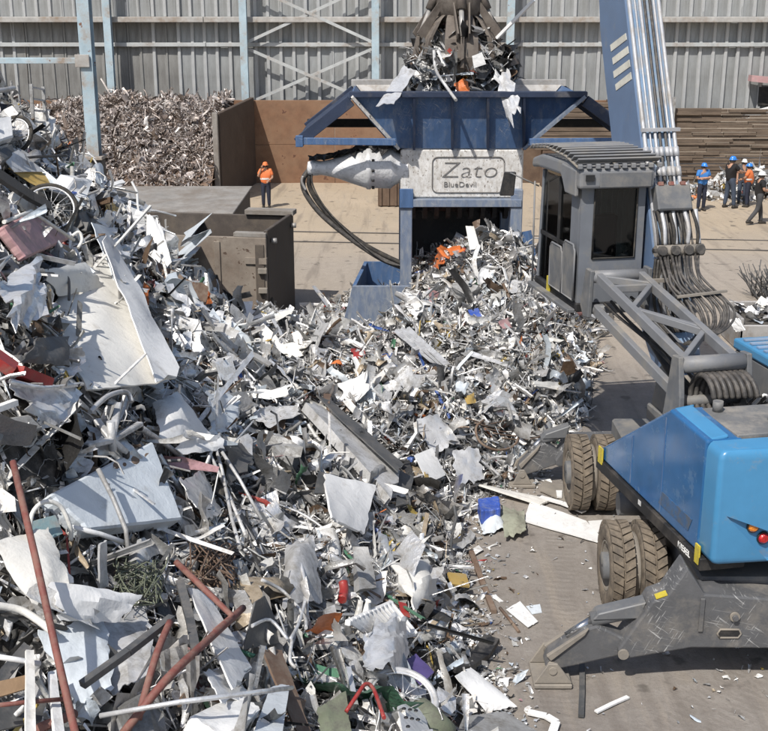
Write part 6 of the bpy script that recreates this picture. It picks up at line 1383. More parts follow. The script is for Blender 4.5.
# white slab below red elbow
sheet('white_door_skin', 'long white painted door skin under the rust red elbow', 'metal panel', [(188,588),(206,592),(252,668),(232,690)], 'paint_white', [0.32,0.3,0.25,0.25], 0.02, 2, 0.015, 8, 14, 'long white door skin')
slab('foam_block', 'chunky broken white block at the bottom right of the long white tube', 'block', [(192,712),(240,690),(262,706),(226,738)], 'paint_white', 0.25, 0.28, 'broken white block', crumple=0.04)
sheet('white_crumple', 'white crumpled sheet above the broken white block', 'metal sheet', [(206,668),(234,662),(258,690),(224,700)], 'paint_white', 0.26, 0.08, 4, 0.01, 10, 10)
for k in range(7):
    a = (172+5*k, 672-9*k); rod('grid_rung', 'thin rungs of a dark steel grid beside the rust red tubes', 'grid', [(168+2.2*k, 690-9*k), (178+2.2*k, 684-9*k)], 'grey_dark', 0.008, 0.3, sm=False, group='rungs of the dark grid') if k < 0 else None
# wire tangle
wt = MB()
for k in range(26):
    pts = [hit(random.uniform(112,168), random.uniform(556,606), random.uniform(0.05,0.3)) for _ in range(4)]; wt.tube(smooth_path(pts, 4), 0.006, 4)
recentre(tag(wt.build('wire_tangle', 'scrap_green'), 'dark green tangle of thin wire left of the rust red elbow', 'wire')); HERO.append((hit(140,580), 'green wire tangle'))
wt = MB()
for k in range(24):
    pts = [hit(random.uniform(186,238), random.uniform(540,588), random.uniform(0.05,0.3)) for _ in range(4)]; wt.tube(smooth_path(pts, 4), 0.008, 4)
recentre(tag(wt.build('wire_tangle', 'scrap_brown'), 'brown tangle of rods and wire above the rust red elbow', 'wire')); HERO.append((hit(212,562), 'brown wire tangle'))
# --- centre
o = sheet('box_beam', 'long grey bent box beam lying diagonally in the middle of the heap', 'beam', [(306,402),(322,404),(400,470),(392,498)], 'alu_dull', [0.35,0.35,0.28,0.25], 0.02, 1, 0.14, 5, 16, 'long grey diagonal beam')
sheet('beam_liner', 'dark inner strip along the upper edge of the long grey diagonal beam', 'metal strip', [(316,396),(330,404),(372,436),(402,466)][:1]+[(330,400),(404,464),(398,472)], 'grey_dark', 0.38, 0.02, 1, 0.02, 4, 12)
sheet('folded_white_box', 'bright white folded box panel below the long grey beam', 'metal panel', [(322,478),(374,488),(362,536),(330,520)], 'paint_white', [0.33,0.28,0.22,0.28], 0.025, 2, 0.03, 10, 10, 'bright white folded box')
sheet('shaded_steel_plate', 'dark blue grey side plate beside the bright white folded box', 'metal plate', [(318,472),(338,476),(328,494),(314,494)], 'grey_dark', 0.28, 0.02, 1, 0.015, 5, 5)  # plain dark grey plate at the box's side
sheet('white_card', 'small white card-like sheet with yellow patch near the heap foot', 'metal sheet', [(414,456),(432,448),(445,476),(428,484)], 'paint_white', 0.22, 0.015, 1, 0.01, 6, 6, 'small white card sheet')
sheet('yellow_patch', 'yellowish patch piece lying on the small white card sheet', 'metal sheet', [(423,466),(429,465),(431,478),(425,479)], 'scrap_yellow', 0.26, 0.03, 1, 0.008, 4, 4)
sheet('crumpled_foil', 'wide crumpled pale foil right of the long grey beam', 'foil', [(414,420),(440,412),(462,440),(436,452)], 'alu_bright', 0.18, 0.07, 6, 0.006, 14, 12, 'wide crumpled foil')
sheet('crumpled_foil', 'crumpled clear grey foil above the white board strip', 'foil', [(452,452),(478,450),(484,480),(458,484)], 'alu_bright', 0.15, 0.08, 6, 0.006, 12, 12, 'grey foil by white strip')
sheet('dark_wedge', 'dark wedge-shaped plate at the end of the long grey beam', 'metal plate', [(400,470),(414,476),(408,504),(396,506)], 'grey_dark', 0.18, 0.03, 1, 0.02, 5, 5)
sheet('white_long_sheet', 'long white bent strip lying under the shredder outlet', 'metal strip', [(412,298),(426,292),(432,316),(420,322)], 'paint_white', 0.15, 0.08, 3, 0.01, 6, 8, 'white strip under the shredder')
for k, (x0_, y0_, x1_, y1_) in enumerate(((392,330,430,362),(398,328,438,364),(404,330,444,366))):
    sheet('silver_strip', ['leftmost of three parallel silver strips fanned below the blue foot tray','middle of three parallel silver strips fanned below the blue foot tray','rightmost of three parallel silver strips fanned below the blue foot tray'][k], 'metal strip', [(x0_,y0_),(x0_+6,y0_-2),(x1_+6,y1_-2),(x1_,y1_)], 'alu_bright', 0.2, 0.03, 1, 0.01, 3, 8, 'fanned silver strips' if k == 1 else None)
sheet('orange_bag', 'bright orange folded piece at the shredder outlet', 'plastic', [(428,256),(440,240),(447,250),(438,268)], 'scrap_orange', 0.25, 0.12, 3, 0.01, 8, 8, 'bright orange folded piece', 0.06)
sheet('orange_strip', 'small orange strip right of the bright orange folded piece', 'plastic', [(448,250),(460,246),(466,251),(452,256)], 'scrap_orange', 0.22, 0.1, 2, 0.01, 6, 4)
sheet('cream_shard', 'tall cream shard sticking up inside the shredder mouth', 'metal sheet', [(466,226),(474,226),(480,248),(470,250)], 'paint_cream', [0.5,0.5,0.2,0.2], 0.03, 1, 0.012, 5, 6)
sheet('blue_plastic_disc', 'small bright blue lid on the shredded heap', 'lid', [(468,310),(478,308),(482,316),(472,320)], 'scrap_blue', 0.14, 0.03, 1, 0.03, 5, 5, 'small bright blue lid')
sheet('red_rag', 'crimson red piece in the shredded heap left of the fanned strips', 'plastic', [(351,348),(362,346),(366,354),(354,358)], 'scrap_red', 0.14, 0.15, 3, 0.01, 6, 6, 'crimson red piece')
sheet('cream_block', 'cream torn foam strip at the right edge of the shredded heap', 'foam', [(530,382),(556,384),(560,390),(534,388)], 'paint_cream', 0.16, 0.08, 2, 0.03, 8, 4, 'cream torn foam strip')
sheet('yellow_star', 'small yellow torn piece right of the wide crumpled foil', 'plastic', [(466,396),(474,392),(478,402),(468,404)], 'scrap_yellow', 0.15, 0.15, 3, 0.01, 5, 5)
sheet('blue_scrap', 'pale blue torn piece beside the small yellow torn piece', 'plastic', [(456,384),(468,386),(464,396),(454,394)], 'paint_bluish', 0.15, 0.15, 3, 0.01, 5, 5)
rod('bent_ring', 'dark bent tyre wire ring in the rusty patch of the heap', 'wire', [(484,420),(476,428),(480,442),(496,450),(514,446),(520,432)], 'scrap_brown', 0.02, 0.15)
for k in range(5):
    a = 466+9*k; rod('rusty_rod', ['uppermost left','second','middle','fourth','lowest right'][k] + ' rusty brown rod in the rusty patch above the white strip', 'rod', [(a,418+5*k),(a+22,424+4*k),(a+40,420+4*k)], 'scrap_brown', 0.012, 0.14, group='rusty rods in the rusty patch')
sheet('pink_piece', 'pink torn piece near the bright blue lid', 'plastic', [(498,322),(508,318),(512,328),(502,330)], 'scrap_pink', 0.14, 0.1, 2, 0.01, 5, 5)
# --- lower centre
e = empty('radiator', hit(385,625,0.2), 'white finned radiator panel lying near the heap foot', 'radiator'); q = [hit(348,622,0.3), hit(392,602,0.3), hit(418,634,0.2), hit(376,642,0.2)]
n_ = (q[1]-q[0]).cross(q[3]-q[0]).normalized(); n_ = n_ if n_.z > 0 else -n_
for k in range(11):
    t = (k+0.5)/11; a_ = lerp(q[0], q[1], t); b_ = lerp(q[3], q[2], t); MB().bar(a_, b_, 0.035, 0.05).build('fin', 'paint_white', e, 0.006)
for t in (0.04, 0.96): MB().bar(lerp(q[0],q[3],t)-n_*0.02, lerp(q[1],q[2],t)-n_*0.02, 0.06, 0.06).build('header', 'paint_white', e, 0.008)
phrase(e, 'white finned radiator', sum(q, Vector())/4)
sheet('red_plate', 'small red plate stuck to the corner of the white radiator', 'metal plate', [(398,602),(406,604),(410,618),(402,616)], 'scrap_red', 0.22, 0.02, 1, 0.01, 4, 4)
sheet('white_bag', 'crumpled white sack lying above the heap foot', 'sack', [(392,562),(430,556),(440,590),(412,612)], 'paint_cream', 0.25, 0.06, 5, 0.02, 14, 14, 'crumpled white sack', 0.12, True)
sheet('grey_post', 'upright dark grey square tube left of the white radiator', 'metal tube', [(353,552),(368,550),(370,590),(354,594)], 'alu_grey', [0.4,0.4,0.25,0.25], 0.01, 1, 0.10, 4, 8, 'upright grey square tube')
rod('red_bottle', 'small red bottle beside the upright grey square tube', 'bottle', [(343,582),(344,590),(342,600)], 'scrap_red', 0.05, 0.2, n=12)
sheet('silver_bin', 'tall silver grey crushed can in the middle of the lower heap', 'can', [(285,540),(314,534),(322,596),(282,604)], 'alu_dull', [0.4,0.42,0.2,0.2], 0.05, 4, 0.012, 14, 14, 'tall silver crushed can', 0.16, True)
sheet('dark_tent', 'dark pyramid-shaped plate right of the rust red elbow', 'metal plate', [(254,602),(264,596),(284,642),(242,650)], 'grey_dark', [0.5,0.5,0.15,0.15], 0.02, 1, 0.012, 6, 6, 'dark pyramid plate')
sheet('brown_strip', 'long brown board strip leaning at the bottom centre', 'board', [(262,650),(282,650),(312,735),(298,735)], 'scrap_brown', 0.3, 0.02, 1, 0.02, 4, 12, 'long brown board strip')
sheet('grey_board', 'pale grey smooth board left of the long brown strip', 'board', [(270,688),(290,682),(282,736),(252,736)], 'paint_bluish', 0.3, 0.012, 1, 0.02, 5, 8, 'pale grey smooth board')
for k, pts in enumerate((((300,560),(306,590),(300,620),(290,640)),((262,580),(284,592),(304,616),(306,628)),((252,626),(270,620),(288,640)),((292,640),(290,660),(296,668)))):
    rod('bent_white_tube', ['bent white tube right of the dark pyramid plate','long bent white tube arching over the dark pyramid plate','white tube along the foot of the dark pyramid plate','short white tube hook above the brown board strip'][k], 'tube', pts, 'alu_dull' if k % 2 else 'alu_bright', 0.017, 0.35, group='bent tubes round the dark plate')
sheet('silver_foil_ball', 'glossy crumpled clear foil heap below the white radiator', 'foil', [(362,640),(402,632),(410,668),(368,676)], 'alu_bright', 0.25, 0.11, 8, 0.006, 16, 16, 'glossy crumpled foil', 0.10)
rod('red_bent_pipe', 'bright red inverted V handle at the bottom of the heap', 'handle', [(346,712),(358,694),(366,684),(374,690),(384,718)], 'scrap_red', 0.018, [0.3,0.36,0.4,0.38,0.3], short='bright red V handle')
sheet('perforated_plate', 'white perforated plate at the bottom edge', 'metal plate', [(398,706),(420,700),(432,735),(404,738)], 'paint_white', 0.25, 0.02, 1, 0.012, 6, 6, 'white perforated plate')
for k in range(7):
    qh = hit(404+6*(k%3)+2*(k//3), 709+9*(k//3)+(k%3), 0.33); hh = MB().lathe([(0.0,0.006),(0.018,0.006),(0.018,0.0)], tuple(qh), 10).build('dark_plug', 'black_plastic'); recentre(hh); tag(hh, 'small black plug, ' + ['top','middle','bottom'][k//3] + ' row ' + ['left','centre','right'][k%3] + ', in the white perforated plate', 'plug', 'plugs in the perforated plate')
o = MB().lathe([(0.05,0.0),(0.20,0.0),(0.25,0.06),(0.26,0.30),(0.22,0.42),(0.18,0.44)], (0,0,0), 20); qd = hit(440,712,0.25)
o.xform(Matrix.Translation(qd) @ Vector((-0.55,-0.35,-0.5)).to_track_quat('Z','Y').to_matrix().to_4x4()); o = o.build('green_drum', 'scrap_green'); s_ = o.modifiers.new('t','SOLIDIFY'); s_.thickness = 0.015
recentre(o); tag(o, 'olive green motor drum shell at the bottom edge of the heap', 'drum'); phrase(o, 'olive green drum', qd)
sheet('purple_rack', 'dark purple slotted rack above the olive green drum', 'rack', [(402,662),(416,654),(434,672),(422,684)], 'scrap_purple', 0.22, 0.03, 2, 0.03, 8, 6, 'dark purple rack')
sheet('grey_sack', 'grey cloth-like crushed sheet left of the red V handle', 'metal sheet', [(318,706),(346,690),(352,738),(320,738)], 'scrap_green', 0.26, 0.08, 4, 0.01, 10, 10, 'grey crushed cloth')
sheet('black_tyre_strip', 'curved black rubber strip lying on the ground at the heap foot', 'rubber strip', [(438,660),(446,652),(452,668),(442,672)], 'black_plastic', 0.06, 0.06, 2, 0.03, 6, 6)
rod('black_rubber_curve', 'torn black rubber band curving over the ground near the heap foot', 'rubber', [(440,656),(448,668),(464,666),(482,654),(492,638)], 'black_plastic', 0.06, [0.08,0.06,0.06,0.08,0.1], square=(0.20,0.06), short='torn black rubber band')
sheet('mustard_board', 'mustard orange board piece at the heap foot', 'board', [(448,572),(466,574),(470,586),(452,584)], 'scrap_yellow', 0.1, 0.02, 1, 0.03, 6, 5, 'mustard orange board')
# --- loose things on the open ground
sheet('white_board', 'large dirty white board lying flat before the rear left wheel', 'board', [(530,502),(586,522),(608,546),(524,522)], 'paint_white', 0.03, 0.006, 1, 0.02, 12, 8, 'large dirty white board')
sheet('cardboard_sheet', 'grey brown flat board between the far outrigger foot and the wheel', 'board', [(545,480),(578,492),(578,507),(540,490)], 'dusty_steel', 0.05, 0.006, 1, 0.02, 6, 5)
rod('white_strip_bar', 'white strip lying between the board and the far outrigger foot', 'strip', [(540,497),(562,503),(584,512)], 'paint_white', 0.02, 0.06, square=(0.10,0.02), short='white strip by the far foot')
sheet('white_long_board', 'long off-white torn board left of the far outrigger foot', 'board', [(474,482),(492,486),(552,498),(540,504)], 'paint_cream', 0.08, 0.015, 2, 0.03, 12, 5, 'long torn off-white board')
sheet('grey_plate_wedge', 'small white board with grey stain edge under the front wheel', 'board', [(588,522),(614,520),(612,530),(594,534)], 'paint_white', 0.02, 0.005, 1, 0.015, 5, 4)
rod('red_can', 'flat red can lying between the two left wheels', 'can', [(600,527),(613,528)], 'scrap_red', 0.035, 0.06, n=12, sm=False)
slab('blue_crate', 'crushed bright blue plastic crate at the heap foot', 'crate', [(478,499),(499,497),(501,509),(481,512)], 'scrap_blue', 0.22, 0.22, 'crushed blue crate', crumple=0.05)
sheet('foil_bag', 'pale crumpled foil bag below the blue crate', 'bag', [(478,520),(500,514),(506,530),(484,536)], 'paint_bluish', 0.03, 0.07, 6, 0.01, 12, 12, 'pale foil bag', 0.16, True)
sheet('green_sack', 'grey green crumpled sack right of the pale foil bag', 'sack', [(500,512),(524,514),(526,536),(504,542)], 'scrap_green', 0.03, 0.06, 5, 0.012, 12, 12, 'grey green sack', 0.12)
for ob in [o for o in bpy.data.objects if o.name.startswith('green_sack')]: ob.data.materials[0] = mat('sack_cloth', (0.33,0.34,0.26), 0.8, dirt=(0.2,0.19,0.15), dirt_amt=0.4, dirt_scale=5)
rod('brown_stick', 'long brown wooden stick lying on the bare ground by the heap', 'stick', [(471,552),(482,582),(494,612)], 'scrap_brown', 0.025, 0.04, square=(0.07,0.05), short='long brown stick')
rod('short_stick', 'short brown stick beyond the end of the long brown stick', 'stick', [(500,608),(510,620),(519,632)], 'scrap_brown', 0.02, 0.03, sm=False)
sheet('white_shard', 'white torn sheet on bare ground right of the long stick', 'sheet', [(506,610),(520,602),(538,622),(528,628)], 'paint_white', 0.03, 0.02, 2, 0.01, 7, 6, 'white torn sheet on the ground')
sheet('grey_shard', 'pale grey shard touching the white torn sheet on the ground', 'sheet', [(526,606),(540,604),(542,612),(532,614)], 'paint_bluish', 0.025, 0.02, 1, 0.01, 5, 4)
sheet('white_wrap', 'white curled sheet at the bottom edge right of the green drum', 'sheet', [(455,676),(470,668),(518,706),(486,712)], 'paint_white', [0.1,0.12,0.05,0.05], 0.03, 2, 0.012, 12, 8, 'white curled sheet', 0.03)
sheet('grey_flat_sheet', 'flat grey green sheet at the bottom edge under the curled white sheet', 'sheet', [(464,716),(505,712),(560,745),(450,748)], 'alu_grey', 0.05, 0.01, 1, 0.015, 8, 6, 'flat grey green sheet')
rod('white_bent_scrap', 'small white bent strip on the ground at the bottom edge', 'strip', [(528,712),(546,716),(556,722),(552,734)], 'paint_white', 0.02, 0.04, square=(0.09,0.02))
rod('broken_white_lath', 'thin white broken slat lying before the near outrigger', 'slat', [(596,712),(612,704),(628,697)], 'paint_white', 0.02, 0.03, square=(0.05,0.02), short='thin white slat')
rod('iron_bar', 'dark iron bar sticking from under the near outrigger', 'bar', [(582,664),(582,690),(581,716)], 'grey_dark', 0.02, 0.03, square=(0.06,0.04))
sheet('small_tan_chip', 'small pale chip on the bare ground beside the far outrigger', 'chip', [(556,492),(562,492),(562,498),(557,498)], 'paint_white', 0.06, 0.02, 1, 0.03, 3, 3)
rod('red_sliver', 'small red sliver on bare ground below the pale foil bag', 'sliver', [(476,561),(487,560)], 'scrap_red', 0.012, 0.02, sm=False)
# pieces hanging from the grapple and lying on the hopper rim
def free_sheet(name, label, cat, q, Yq, m, crumple=0.06, folds=4, n=10, mm=8, short=None):
    P = [at_y(a, b, Y_) for (a, b), Y_ in zip(q, Yq)]; vs, fs = grid_patch(*P, n, mm, crumple, folds, len(HERO)+31)
    o = MB().add(vs, fs).build(name, m); s_ = o.modifiers.new('t','SOLIDIFY'); s_.thickness = 0.012; recentre(o); return tag(o, label, cat)
free_sheet('hanging_strip', 'long torn silver strip hanging left from the grapple over the hopper rim', 'metal strip', [(404,66),(416,70),(394,104),(376,106)], [26.4,26.3,25.0,25.1], 'alu_bright', 0.05, 3, 5, 12)
free_sheet('crumpled_silver', 'crumpled silver sheet hanging right of the grapple over the hopper', 'metal sheet', [(494,72),(508,66),(520,104),(508,122)], [26.2,26.2,25.0,25.0], 'alu_bright', 0.14, 6, 8, 12)
free_sheet('orange_scrap', 'orange torn plastic caught under the grapple', 'plastic', [(454,84),(466,76),(470,92),(460,96)], [25.9,25.9,25.8,25.8], 'scrap_orange', 0.15, 4, 8, 8)
free_sheet('white_scrap', 'white bent plate caught at the right side of the grapple', 'metal plate', [(472,56),(482,52),(486,64),(474,68)], [25.9]*4, 'paint_white', 0.05, 2, 5, 5)
mb = MB(); mb.bar(at_y(497,38,26.4), at_y(534,0,26.0), 0.10, 0.06); o = mb.build('long_rail', 'paint_white'); recentre(o); tag(o, 'long pale rail sticking up right out of the grapple', 'metal bar')
mb = MB(); mb.bar(at_y(438,50,25.95), at_y(445,66,25.9), 0.09, 0.05); o = mb.build('white_bar', 'paint_white'); recentre(o); tag(o, 'short white bar held left of the middle grapple tine', 'metal bar')
mb = MB(); mb.tube(smooth_path([at_y(434,50,25.9), at_y(436,70,25.8), at_y(446,86,25.7), at_y(456,100,25.1)],4), 0.035, 8); o = mb.build('hanging_tube', 'alu_dull'); recentre(o); tag(o, 'curved grey tube hanging from the grapple to the hopper rim', 'tube')
# silver crate with junk at the far right
e = empty('junk_bin', at_z(752,345,0)+V(0.4,0.3,0), 'silver open bin of scrap at the right edge beyond the excavator', 'bin'); c_ = at_z(738,352,0)
for (x0_, x1_, y0_, y1_, z1_) in ((0,0.08,0,1.4,0.75),(0,2.2,0,0.06,0.6),(0,2.2,1.34,1.4,0.8),(2.14,2.2,0,1.4,0.75)): MB().box((c_.x+(x0_+x1_)/2, c_.y+(y0_+y1_)/2, z1_/2), (x1_-x0_, y1_-y0_, z1_)).build('wall', 'bare_steel', e, 0.02)
MB().box((c_.x+1.1, c_.y+0.7, 0.35), (2.0,1.26,0.5)).build('contents', 'fines', e)
q = np.stack([c_.x + 0.2+rng.random(90)*1.8, c_.y+0.15+rng.random(90)*1.1, 0.62+0.2*rng.random(90)], 1)
o = scatter_mesh('bin_scrap', q, np.tile([0,0,1.0],(90,1)), np.clip(rng.lognormal(math.log(0.22),0.4,90),0.1,0.5), {'sheet':5,'strip':2,'box':1}, 0.5); stuff(tag(o, 'crumpled foil and sheet scrap filling the silver bin at the right', 'scrap'))
P = [at_z(730,320,0.9), at_z(738,318,1.0), at_z(746,330,0.8), at_z(736,332,0.7)]; vs, fs = grid_patch(*P, 8, 8, 0.1, 4, 5); o = MB().add(vs, fs).build('white_casting', 'paint_white'); s_ = o.modifiers.new('t','SOLIDIFY'); s_.thickness = 0.03; recentre(o); tag(o, 'white broken casting leaning on the left end of the silver bin', 'casting')
bu = MB(); c2 = at_z(765,298,0)
for k in range(70):
    a0 = random.uniform(0, 6.28); b_ = c2 + V(random.uniform(-0.3,0.5), random.uniform(-0.3,0.3), 0); bu.tube(smooth_path([b_, b_+V(0.25*math.cos(a0),0.25*math.sin(a0),0.35), b_+V(0.5*math.cos(a0),0.5*math.sin(a0),0.5+0.4*random.random())],3), 0.012, 4)
o = bu.build('wire_bundle', 'grey_dark'); recentre(o); tag(o, 'dark spiky bundle of wire at the right edge above the silver bin', 'wire')


# =================================================================== THE COUNTLESS SMALL PIECES, settled under the big ones
FA = np.array(FOOT)
def settle(q):
    out = q.copy()
    for s0 in range(0, len(q), 2000):
        d = np.hypot(q[s0:s0+2000,None,0]-FA[None,:,0], q[s0:s0+2000,None,1]-FA[None,:,1]); near = d.argmin(1); dm = d.min(1)
        under = (dm < 0.12) & (rng.random(len(dm)) < 0.93)
        out[s0:s0+2000,2] = np.where(under, np.minimum(out[s0:s0+2000,2], FA[near,2]-0.24), out[s0:s0+2000,2])
    return out
p = heap_points(27000, f_near); nn = surf_n(p[:,0], p[:,1]); s = np.clip(rng.lognormal(math.log(0.155), 0.6, len(p)), 0.04, 0.7)
o = scatter_mesh('mixed_scrap', settle(jit(p, -0.16, 0.11)), nn, s, {'sheet':0.9, 'crush':2.6, 'ribbon':4.8, 'strip':2.5, 'tube':1.8, 'wire':3.2, 'channel':2.2, 'rail':3.8, 'box':0.5}, 0.55, tint=dirt_zones)
stuff(tag(o, 'countless small mixed aluminium and steel scrap pieces covering the big left heap', 'scrap'))
p = heap_points(26000, f_centre); nn = surf_n(p[:,0], p[:,1]); s = np.clip(rng.lognormal(math.log(0.145), 0.52, len(p)), 0.04, 0.6)
o = scatter_mesh('shredded_scrap', settle(jit(p, -0.14, 0.11)), nn, s, {'sheet':0.3, 'crush':2.2, 'ribbon':9.0, 'strip':2, 'tube':1.0, 'wire':3.0, 'channel':0.8, 'rail':3.4, 'box':0.1}, 0.5, tint=dirt_zones)
stuff(tag(o, 'countless silver shredded aluminium strips spilling out below the shredder', 'scrap'))


# =================================================================== LESSER PIECES: individuals named by their neighbours
def near_phrase(p, skip=0):
    d = sorted(((p-h[0]).length, h[1]) for h in HERO); return d[skip][1]
GEN_MATS = [('paint_white','white',17),('paint_cream','cream',5),('alu_bright','bright silver',26),('alu_dull','dull silver',22),('alu_grey','grey',12),('grey_dark','dark grey',6),('black_plastic','black',2),('paint_bluish','pale blue grey',6),('scrap_brown','brown',3),('scrap_red','red',0.3),('scrap_blue','blue',0.35),('scrap_yellow','yellow',0.15)]
gw = np.array([g[2] for g in GEN_MATS], float); gw /= gw.sum()
def np_mesh(PQ, name):
    me = bpy.data.meshes.new(name); me.from_pydata(PQ[0].tolist(), [], PQ[1].tolist()); me.materials.append(MATS['alu_dull']); me.update(); return me
def creased(me): me.polygons.foreach_set('use_smooth', [True]*len(me.polygons)); me.set_sharp_from_angle(angle=R(22)); return me
def smooth_me(me): me.polygons.foreach_set('use_smooth', [True]*len(me.polygons)); return me
KINDS = {
 'crumpled_sheet': ([creased(np_mesh(tpl_sheet(rng, 12, 7, 0.6, 1.4, 0.40), 'crumpled_sheet')) for _ in range(10)], 'crumpled sheet', 'metal sheet', (0.35,0.85), 0.45, 0.004),
 'flat_panel': ([creased(np_mesh(tpl_sheet(rng, 8, 2, 0.25, 0.5, 0.25), 'flat_panel')) for _ in range(8)], 'bent flat panel', 'metal panel', (0.4,0.95), 0.35, 0.012),
 'bent_tube': ([smooth_me(np_mesh(tpl_profile(rng, circ(8, rng.uniform(0.008,0.016)), 8, 0.9, 0, True), 'bent_tube')) for _ in range(8)], 'bent tube', 'tube', (0.9,1.8), 0.35, 0.0),
 'metal_channel': ([np_mesh(tpl_profile(rng, [(-w,h),(-w,0),(w,0),(w,h)], 5, 0.4, rng.uniform(-0.5,0.5), False, 0.15), 'metal_channel') for w, h in zip(rng.uniform(0.015,0.045,8), rng.uniform(0.015,0.045,8))], 'bent channel section', 'metal channel', (0.7,1.5), 0.35, 0.004),
 'curled_strip': ([np_mesh(tpl_profile(rng, [(-0.06,0),(0,0.01),(0.06,0)], 14, 1.8, rng.uniform(-2,2)), 'curled_strip') for _ in range(8)], 'curled strip', 'metal strip', (0.7,1.3), 0.5, 0.004),
 'crushed_casing': ([np_mesh(tpl_box(rng, 3, 0.05), 'crushed_casing') for _ in range(8)], 'crushed box casing', 'casing', (0.35,0.7), 0.5, 0.006)}
gen_n = {'crumpled_sheet':110, 'flat_panel':34, 'bent_tube':90, 'metal_channel':100, 'curled_strip':140, 'crushed_casing':40}
SIZE = lambda s, lo, hi: 'small' if s < lo + (hi-lo)*0.33 else ('large' if s > lo + (hi-lo)*0.7 else 'medium')
GN = []
hero_xy = np.array([[h[0].x, h[0].y] for h in HERO])
for kn, (meshes, word, cat, (lo, hi), tilt, th_) in KINDS.items():
    n = gen_n[kn]; cand = heap_points(n*4, lambda x, y, z: np.where(in_view(x,y,z,1.0), np.where(is_centre(x,y,z), 0.38, 1.0), 0.0))
    d = np.linalg.norm(cand[:,None,:2]-hero_xy[None], axis=2).min(1); df = np.hypot(cand[:,None,0]-FA[None,:,0], cand[:,None,1]-FA[None,:,1]).min(1); cand = cand[np.argsort(-(np.minimum(df, 0.5)*4 + np.minimum(d, 1)*0.3 + rng.random(len(d))*0.5))][:n]
    nn = surf_n(cand[:,0], cand[:,1]); Rm = rot_mats(n, nn, tilt)
    for i in range(n):
        me = meshes[int(rng.integers(len(meshes)))]; s = float(rng.uniform(lo, hi)); s *= 0.7 if is_centre(*cand[i]) else 1.0
        o = bpy.data.objects.new(kn, me); COL.objects.link(o)
        g = GEN_MATS[int(rng.choice(len(GEN_MATS), p=gw))]; o.material_slots[0].link = 'OBJECT'; o.material_slots[0].material = MATS[g[0]]
        sc_ = (s, s*float(rng.uniform(0.5,1.0)), s*float(rng.uniform(0.6,1.0))) if kn in ('crumpled_sheet','flat_panel') else ((s, s*0.7, s*0.45) if kn == 'crushed_casing' else (s, s, s))
        M3 = Matrix(Rm[i].tolist()).to_4x4(); p = Vector(cand[i].tolist()) + Vector(nn[i].tolist())*float(rng.uniform(0.04, 0.16))
        o.matrix_world = Matrix.Translation(p) @ M3 @ Matrix.Diagonal((*sc_, 1))
        if th_: s_ = o.modifiers.new('t', 'SOLIDIFY'); s_.thickness = th_/s; es = o.modifiers.new('edges', 'EDGE_SPLIT'); es.split_angle = R(28)
        GN.append((o, f'{SIZE(s,lo,hi)} {g[1]} {word}', p, cat))
seen = {}
for (o, base, p, cat) in GN:
    l = f'{base} near the {near_phrase(p)}'
    if l in seen: l = f'{base} between the {near_phrase(p)} and the {near_phrase(p,1)}'
    if l in seen: l = f'{base} between the {near_phrase(p)} and the {near_phrase(p,2)}'
    if len(l.split()) > 16: l = f'{base} near the {near_phrase(p)}'
    seen[l] = seen.get(l, 0)+1
    tag(o, l, cat, 'loose scrap pieces on the heap')
dup_ = {}
for (o, base, p, cat) in GN: dup_.setdefault(o['label'], []).append((p.x/p.y, o))
for l, lst in dup_.items():
    k = len(lst)
    if k < 2 or len(l.split()) > 14: continue
    lst.sort(key=lambda q: q[0]); words = {2: ['left', 'right'], 3: ['leftmost', 'middle', 'rightmost']}.get(k) or ['leftmost', 'second', 'third', 'fourth', 'fifth', 'sixth', 'seventh'][:k]
    for w, (_, o) in zip(words, lst): o['label'] = f'{w} {l}'

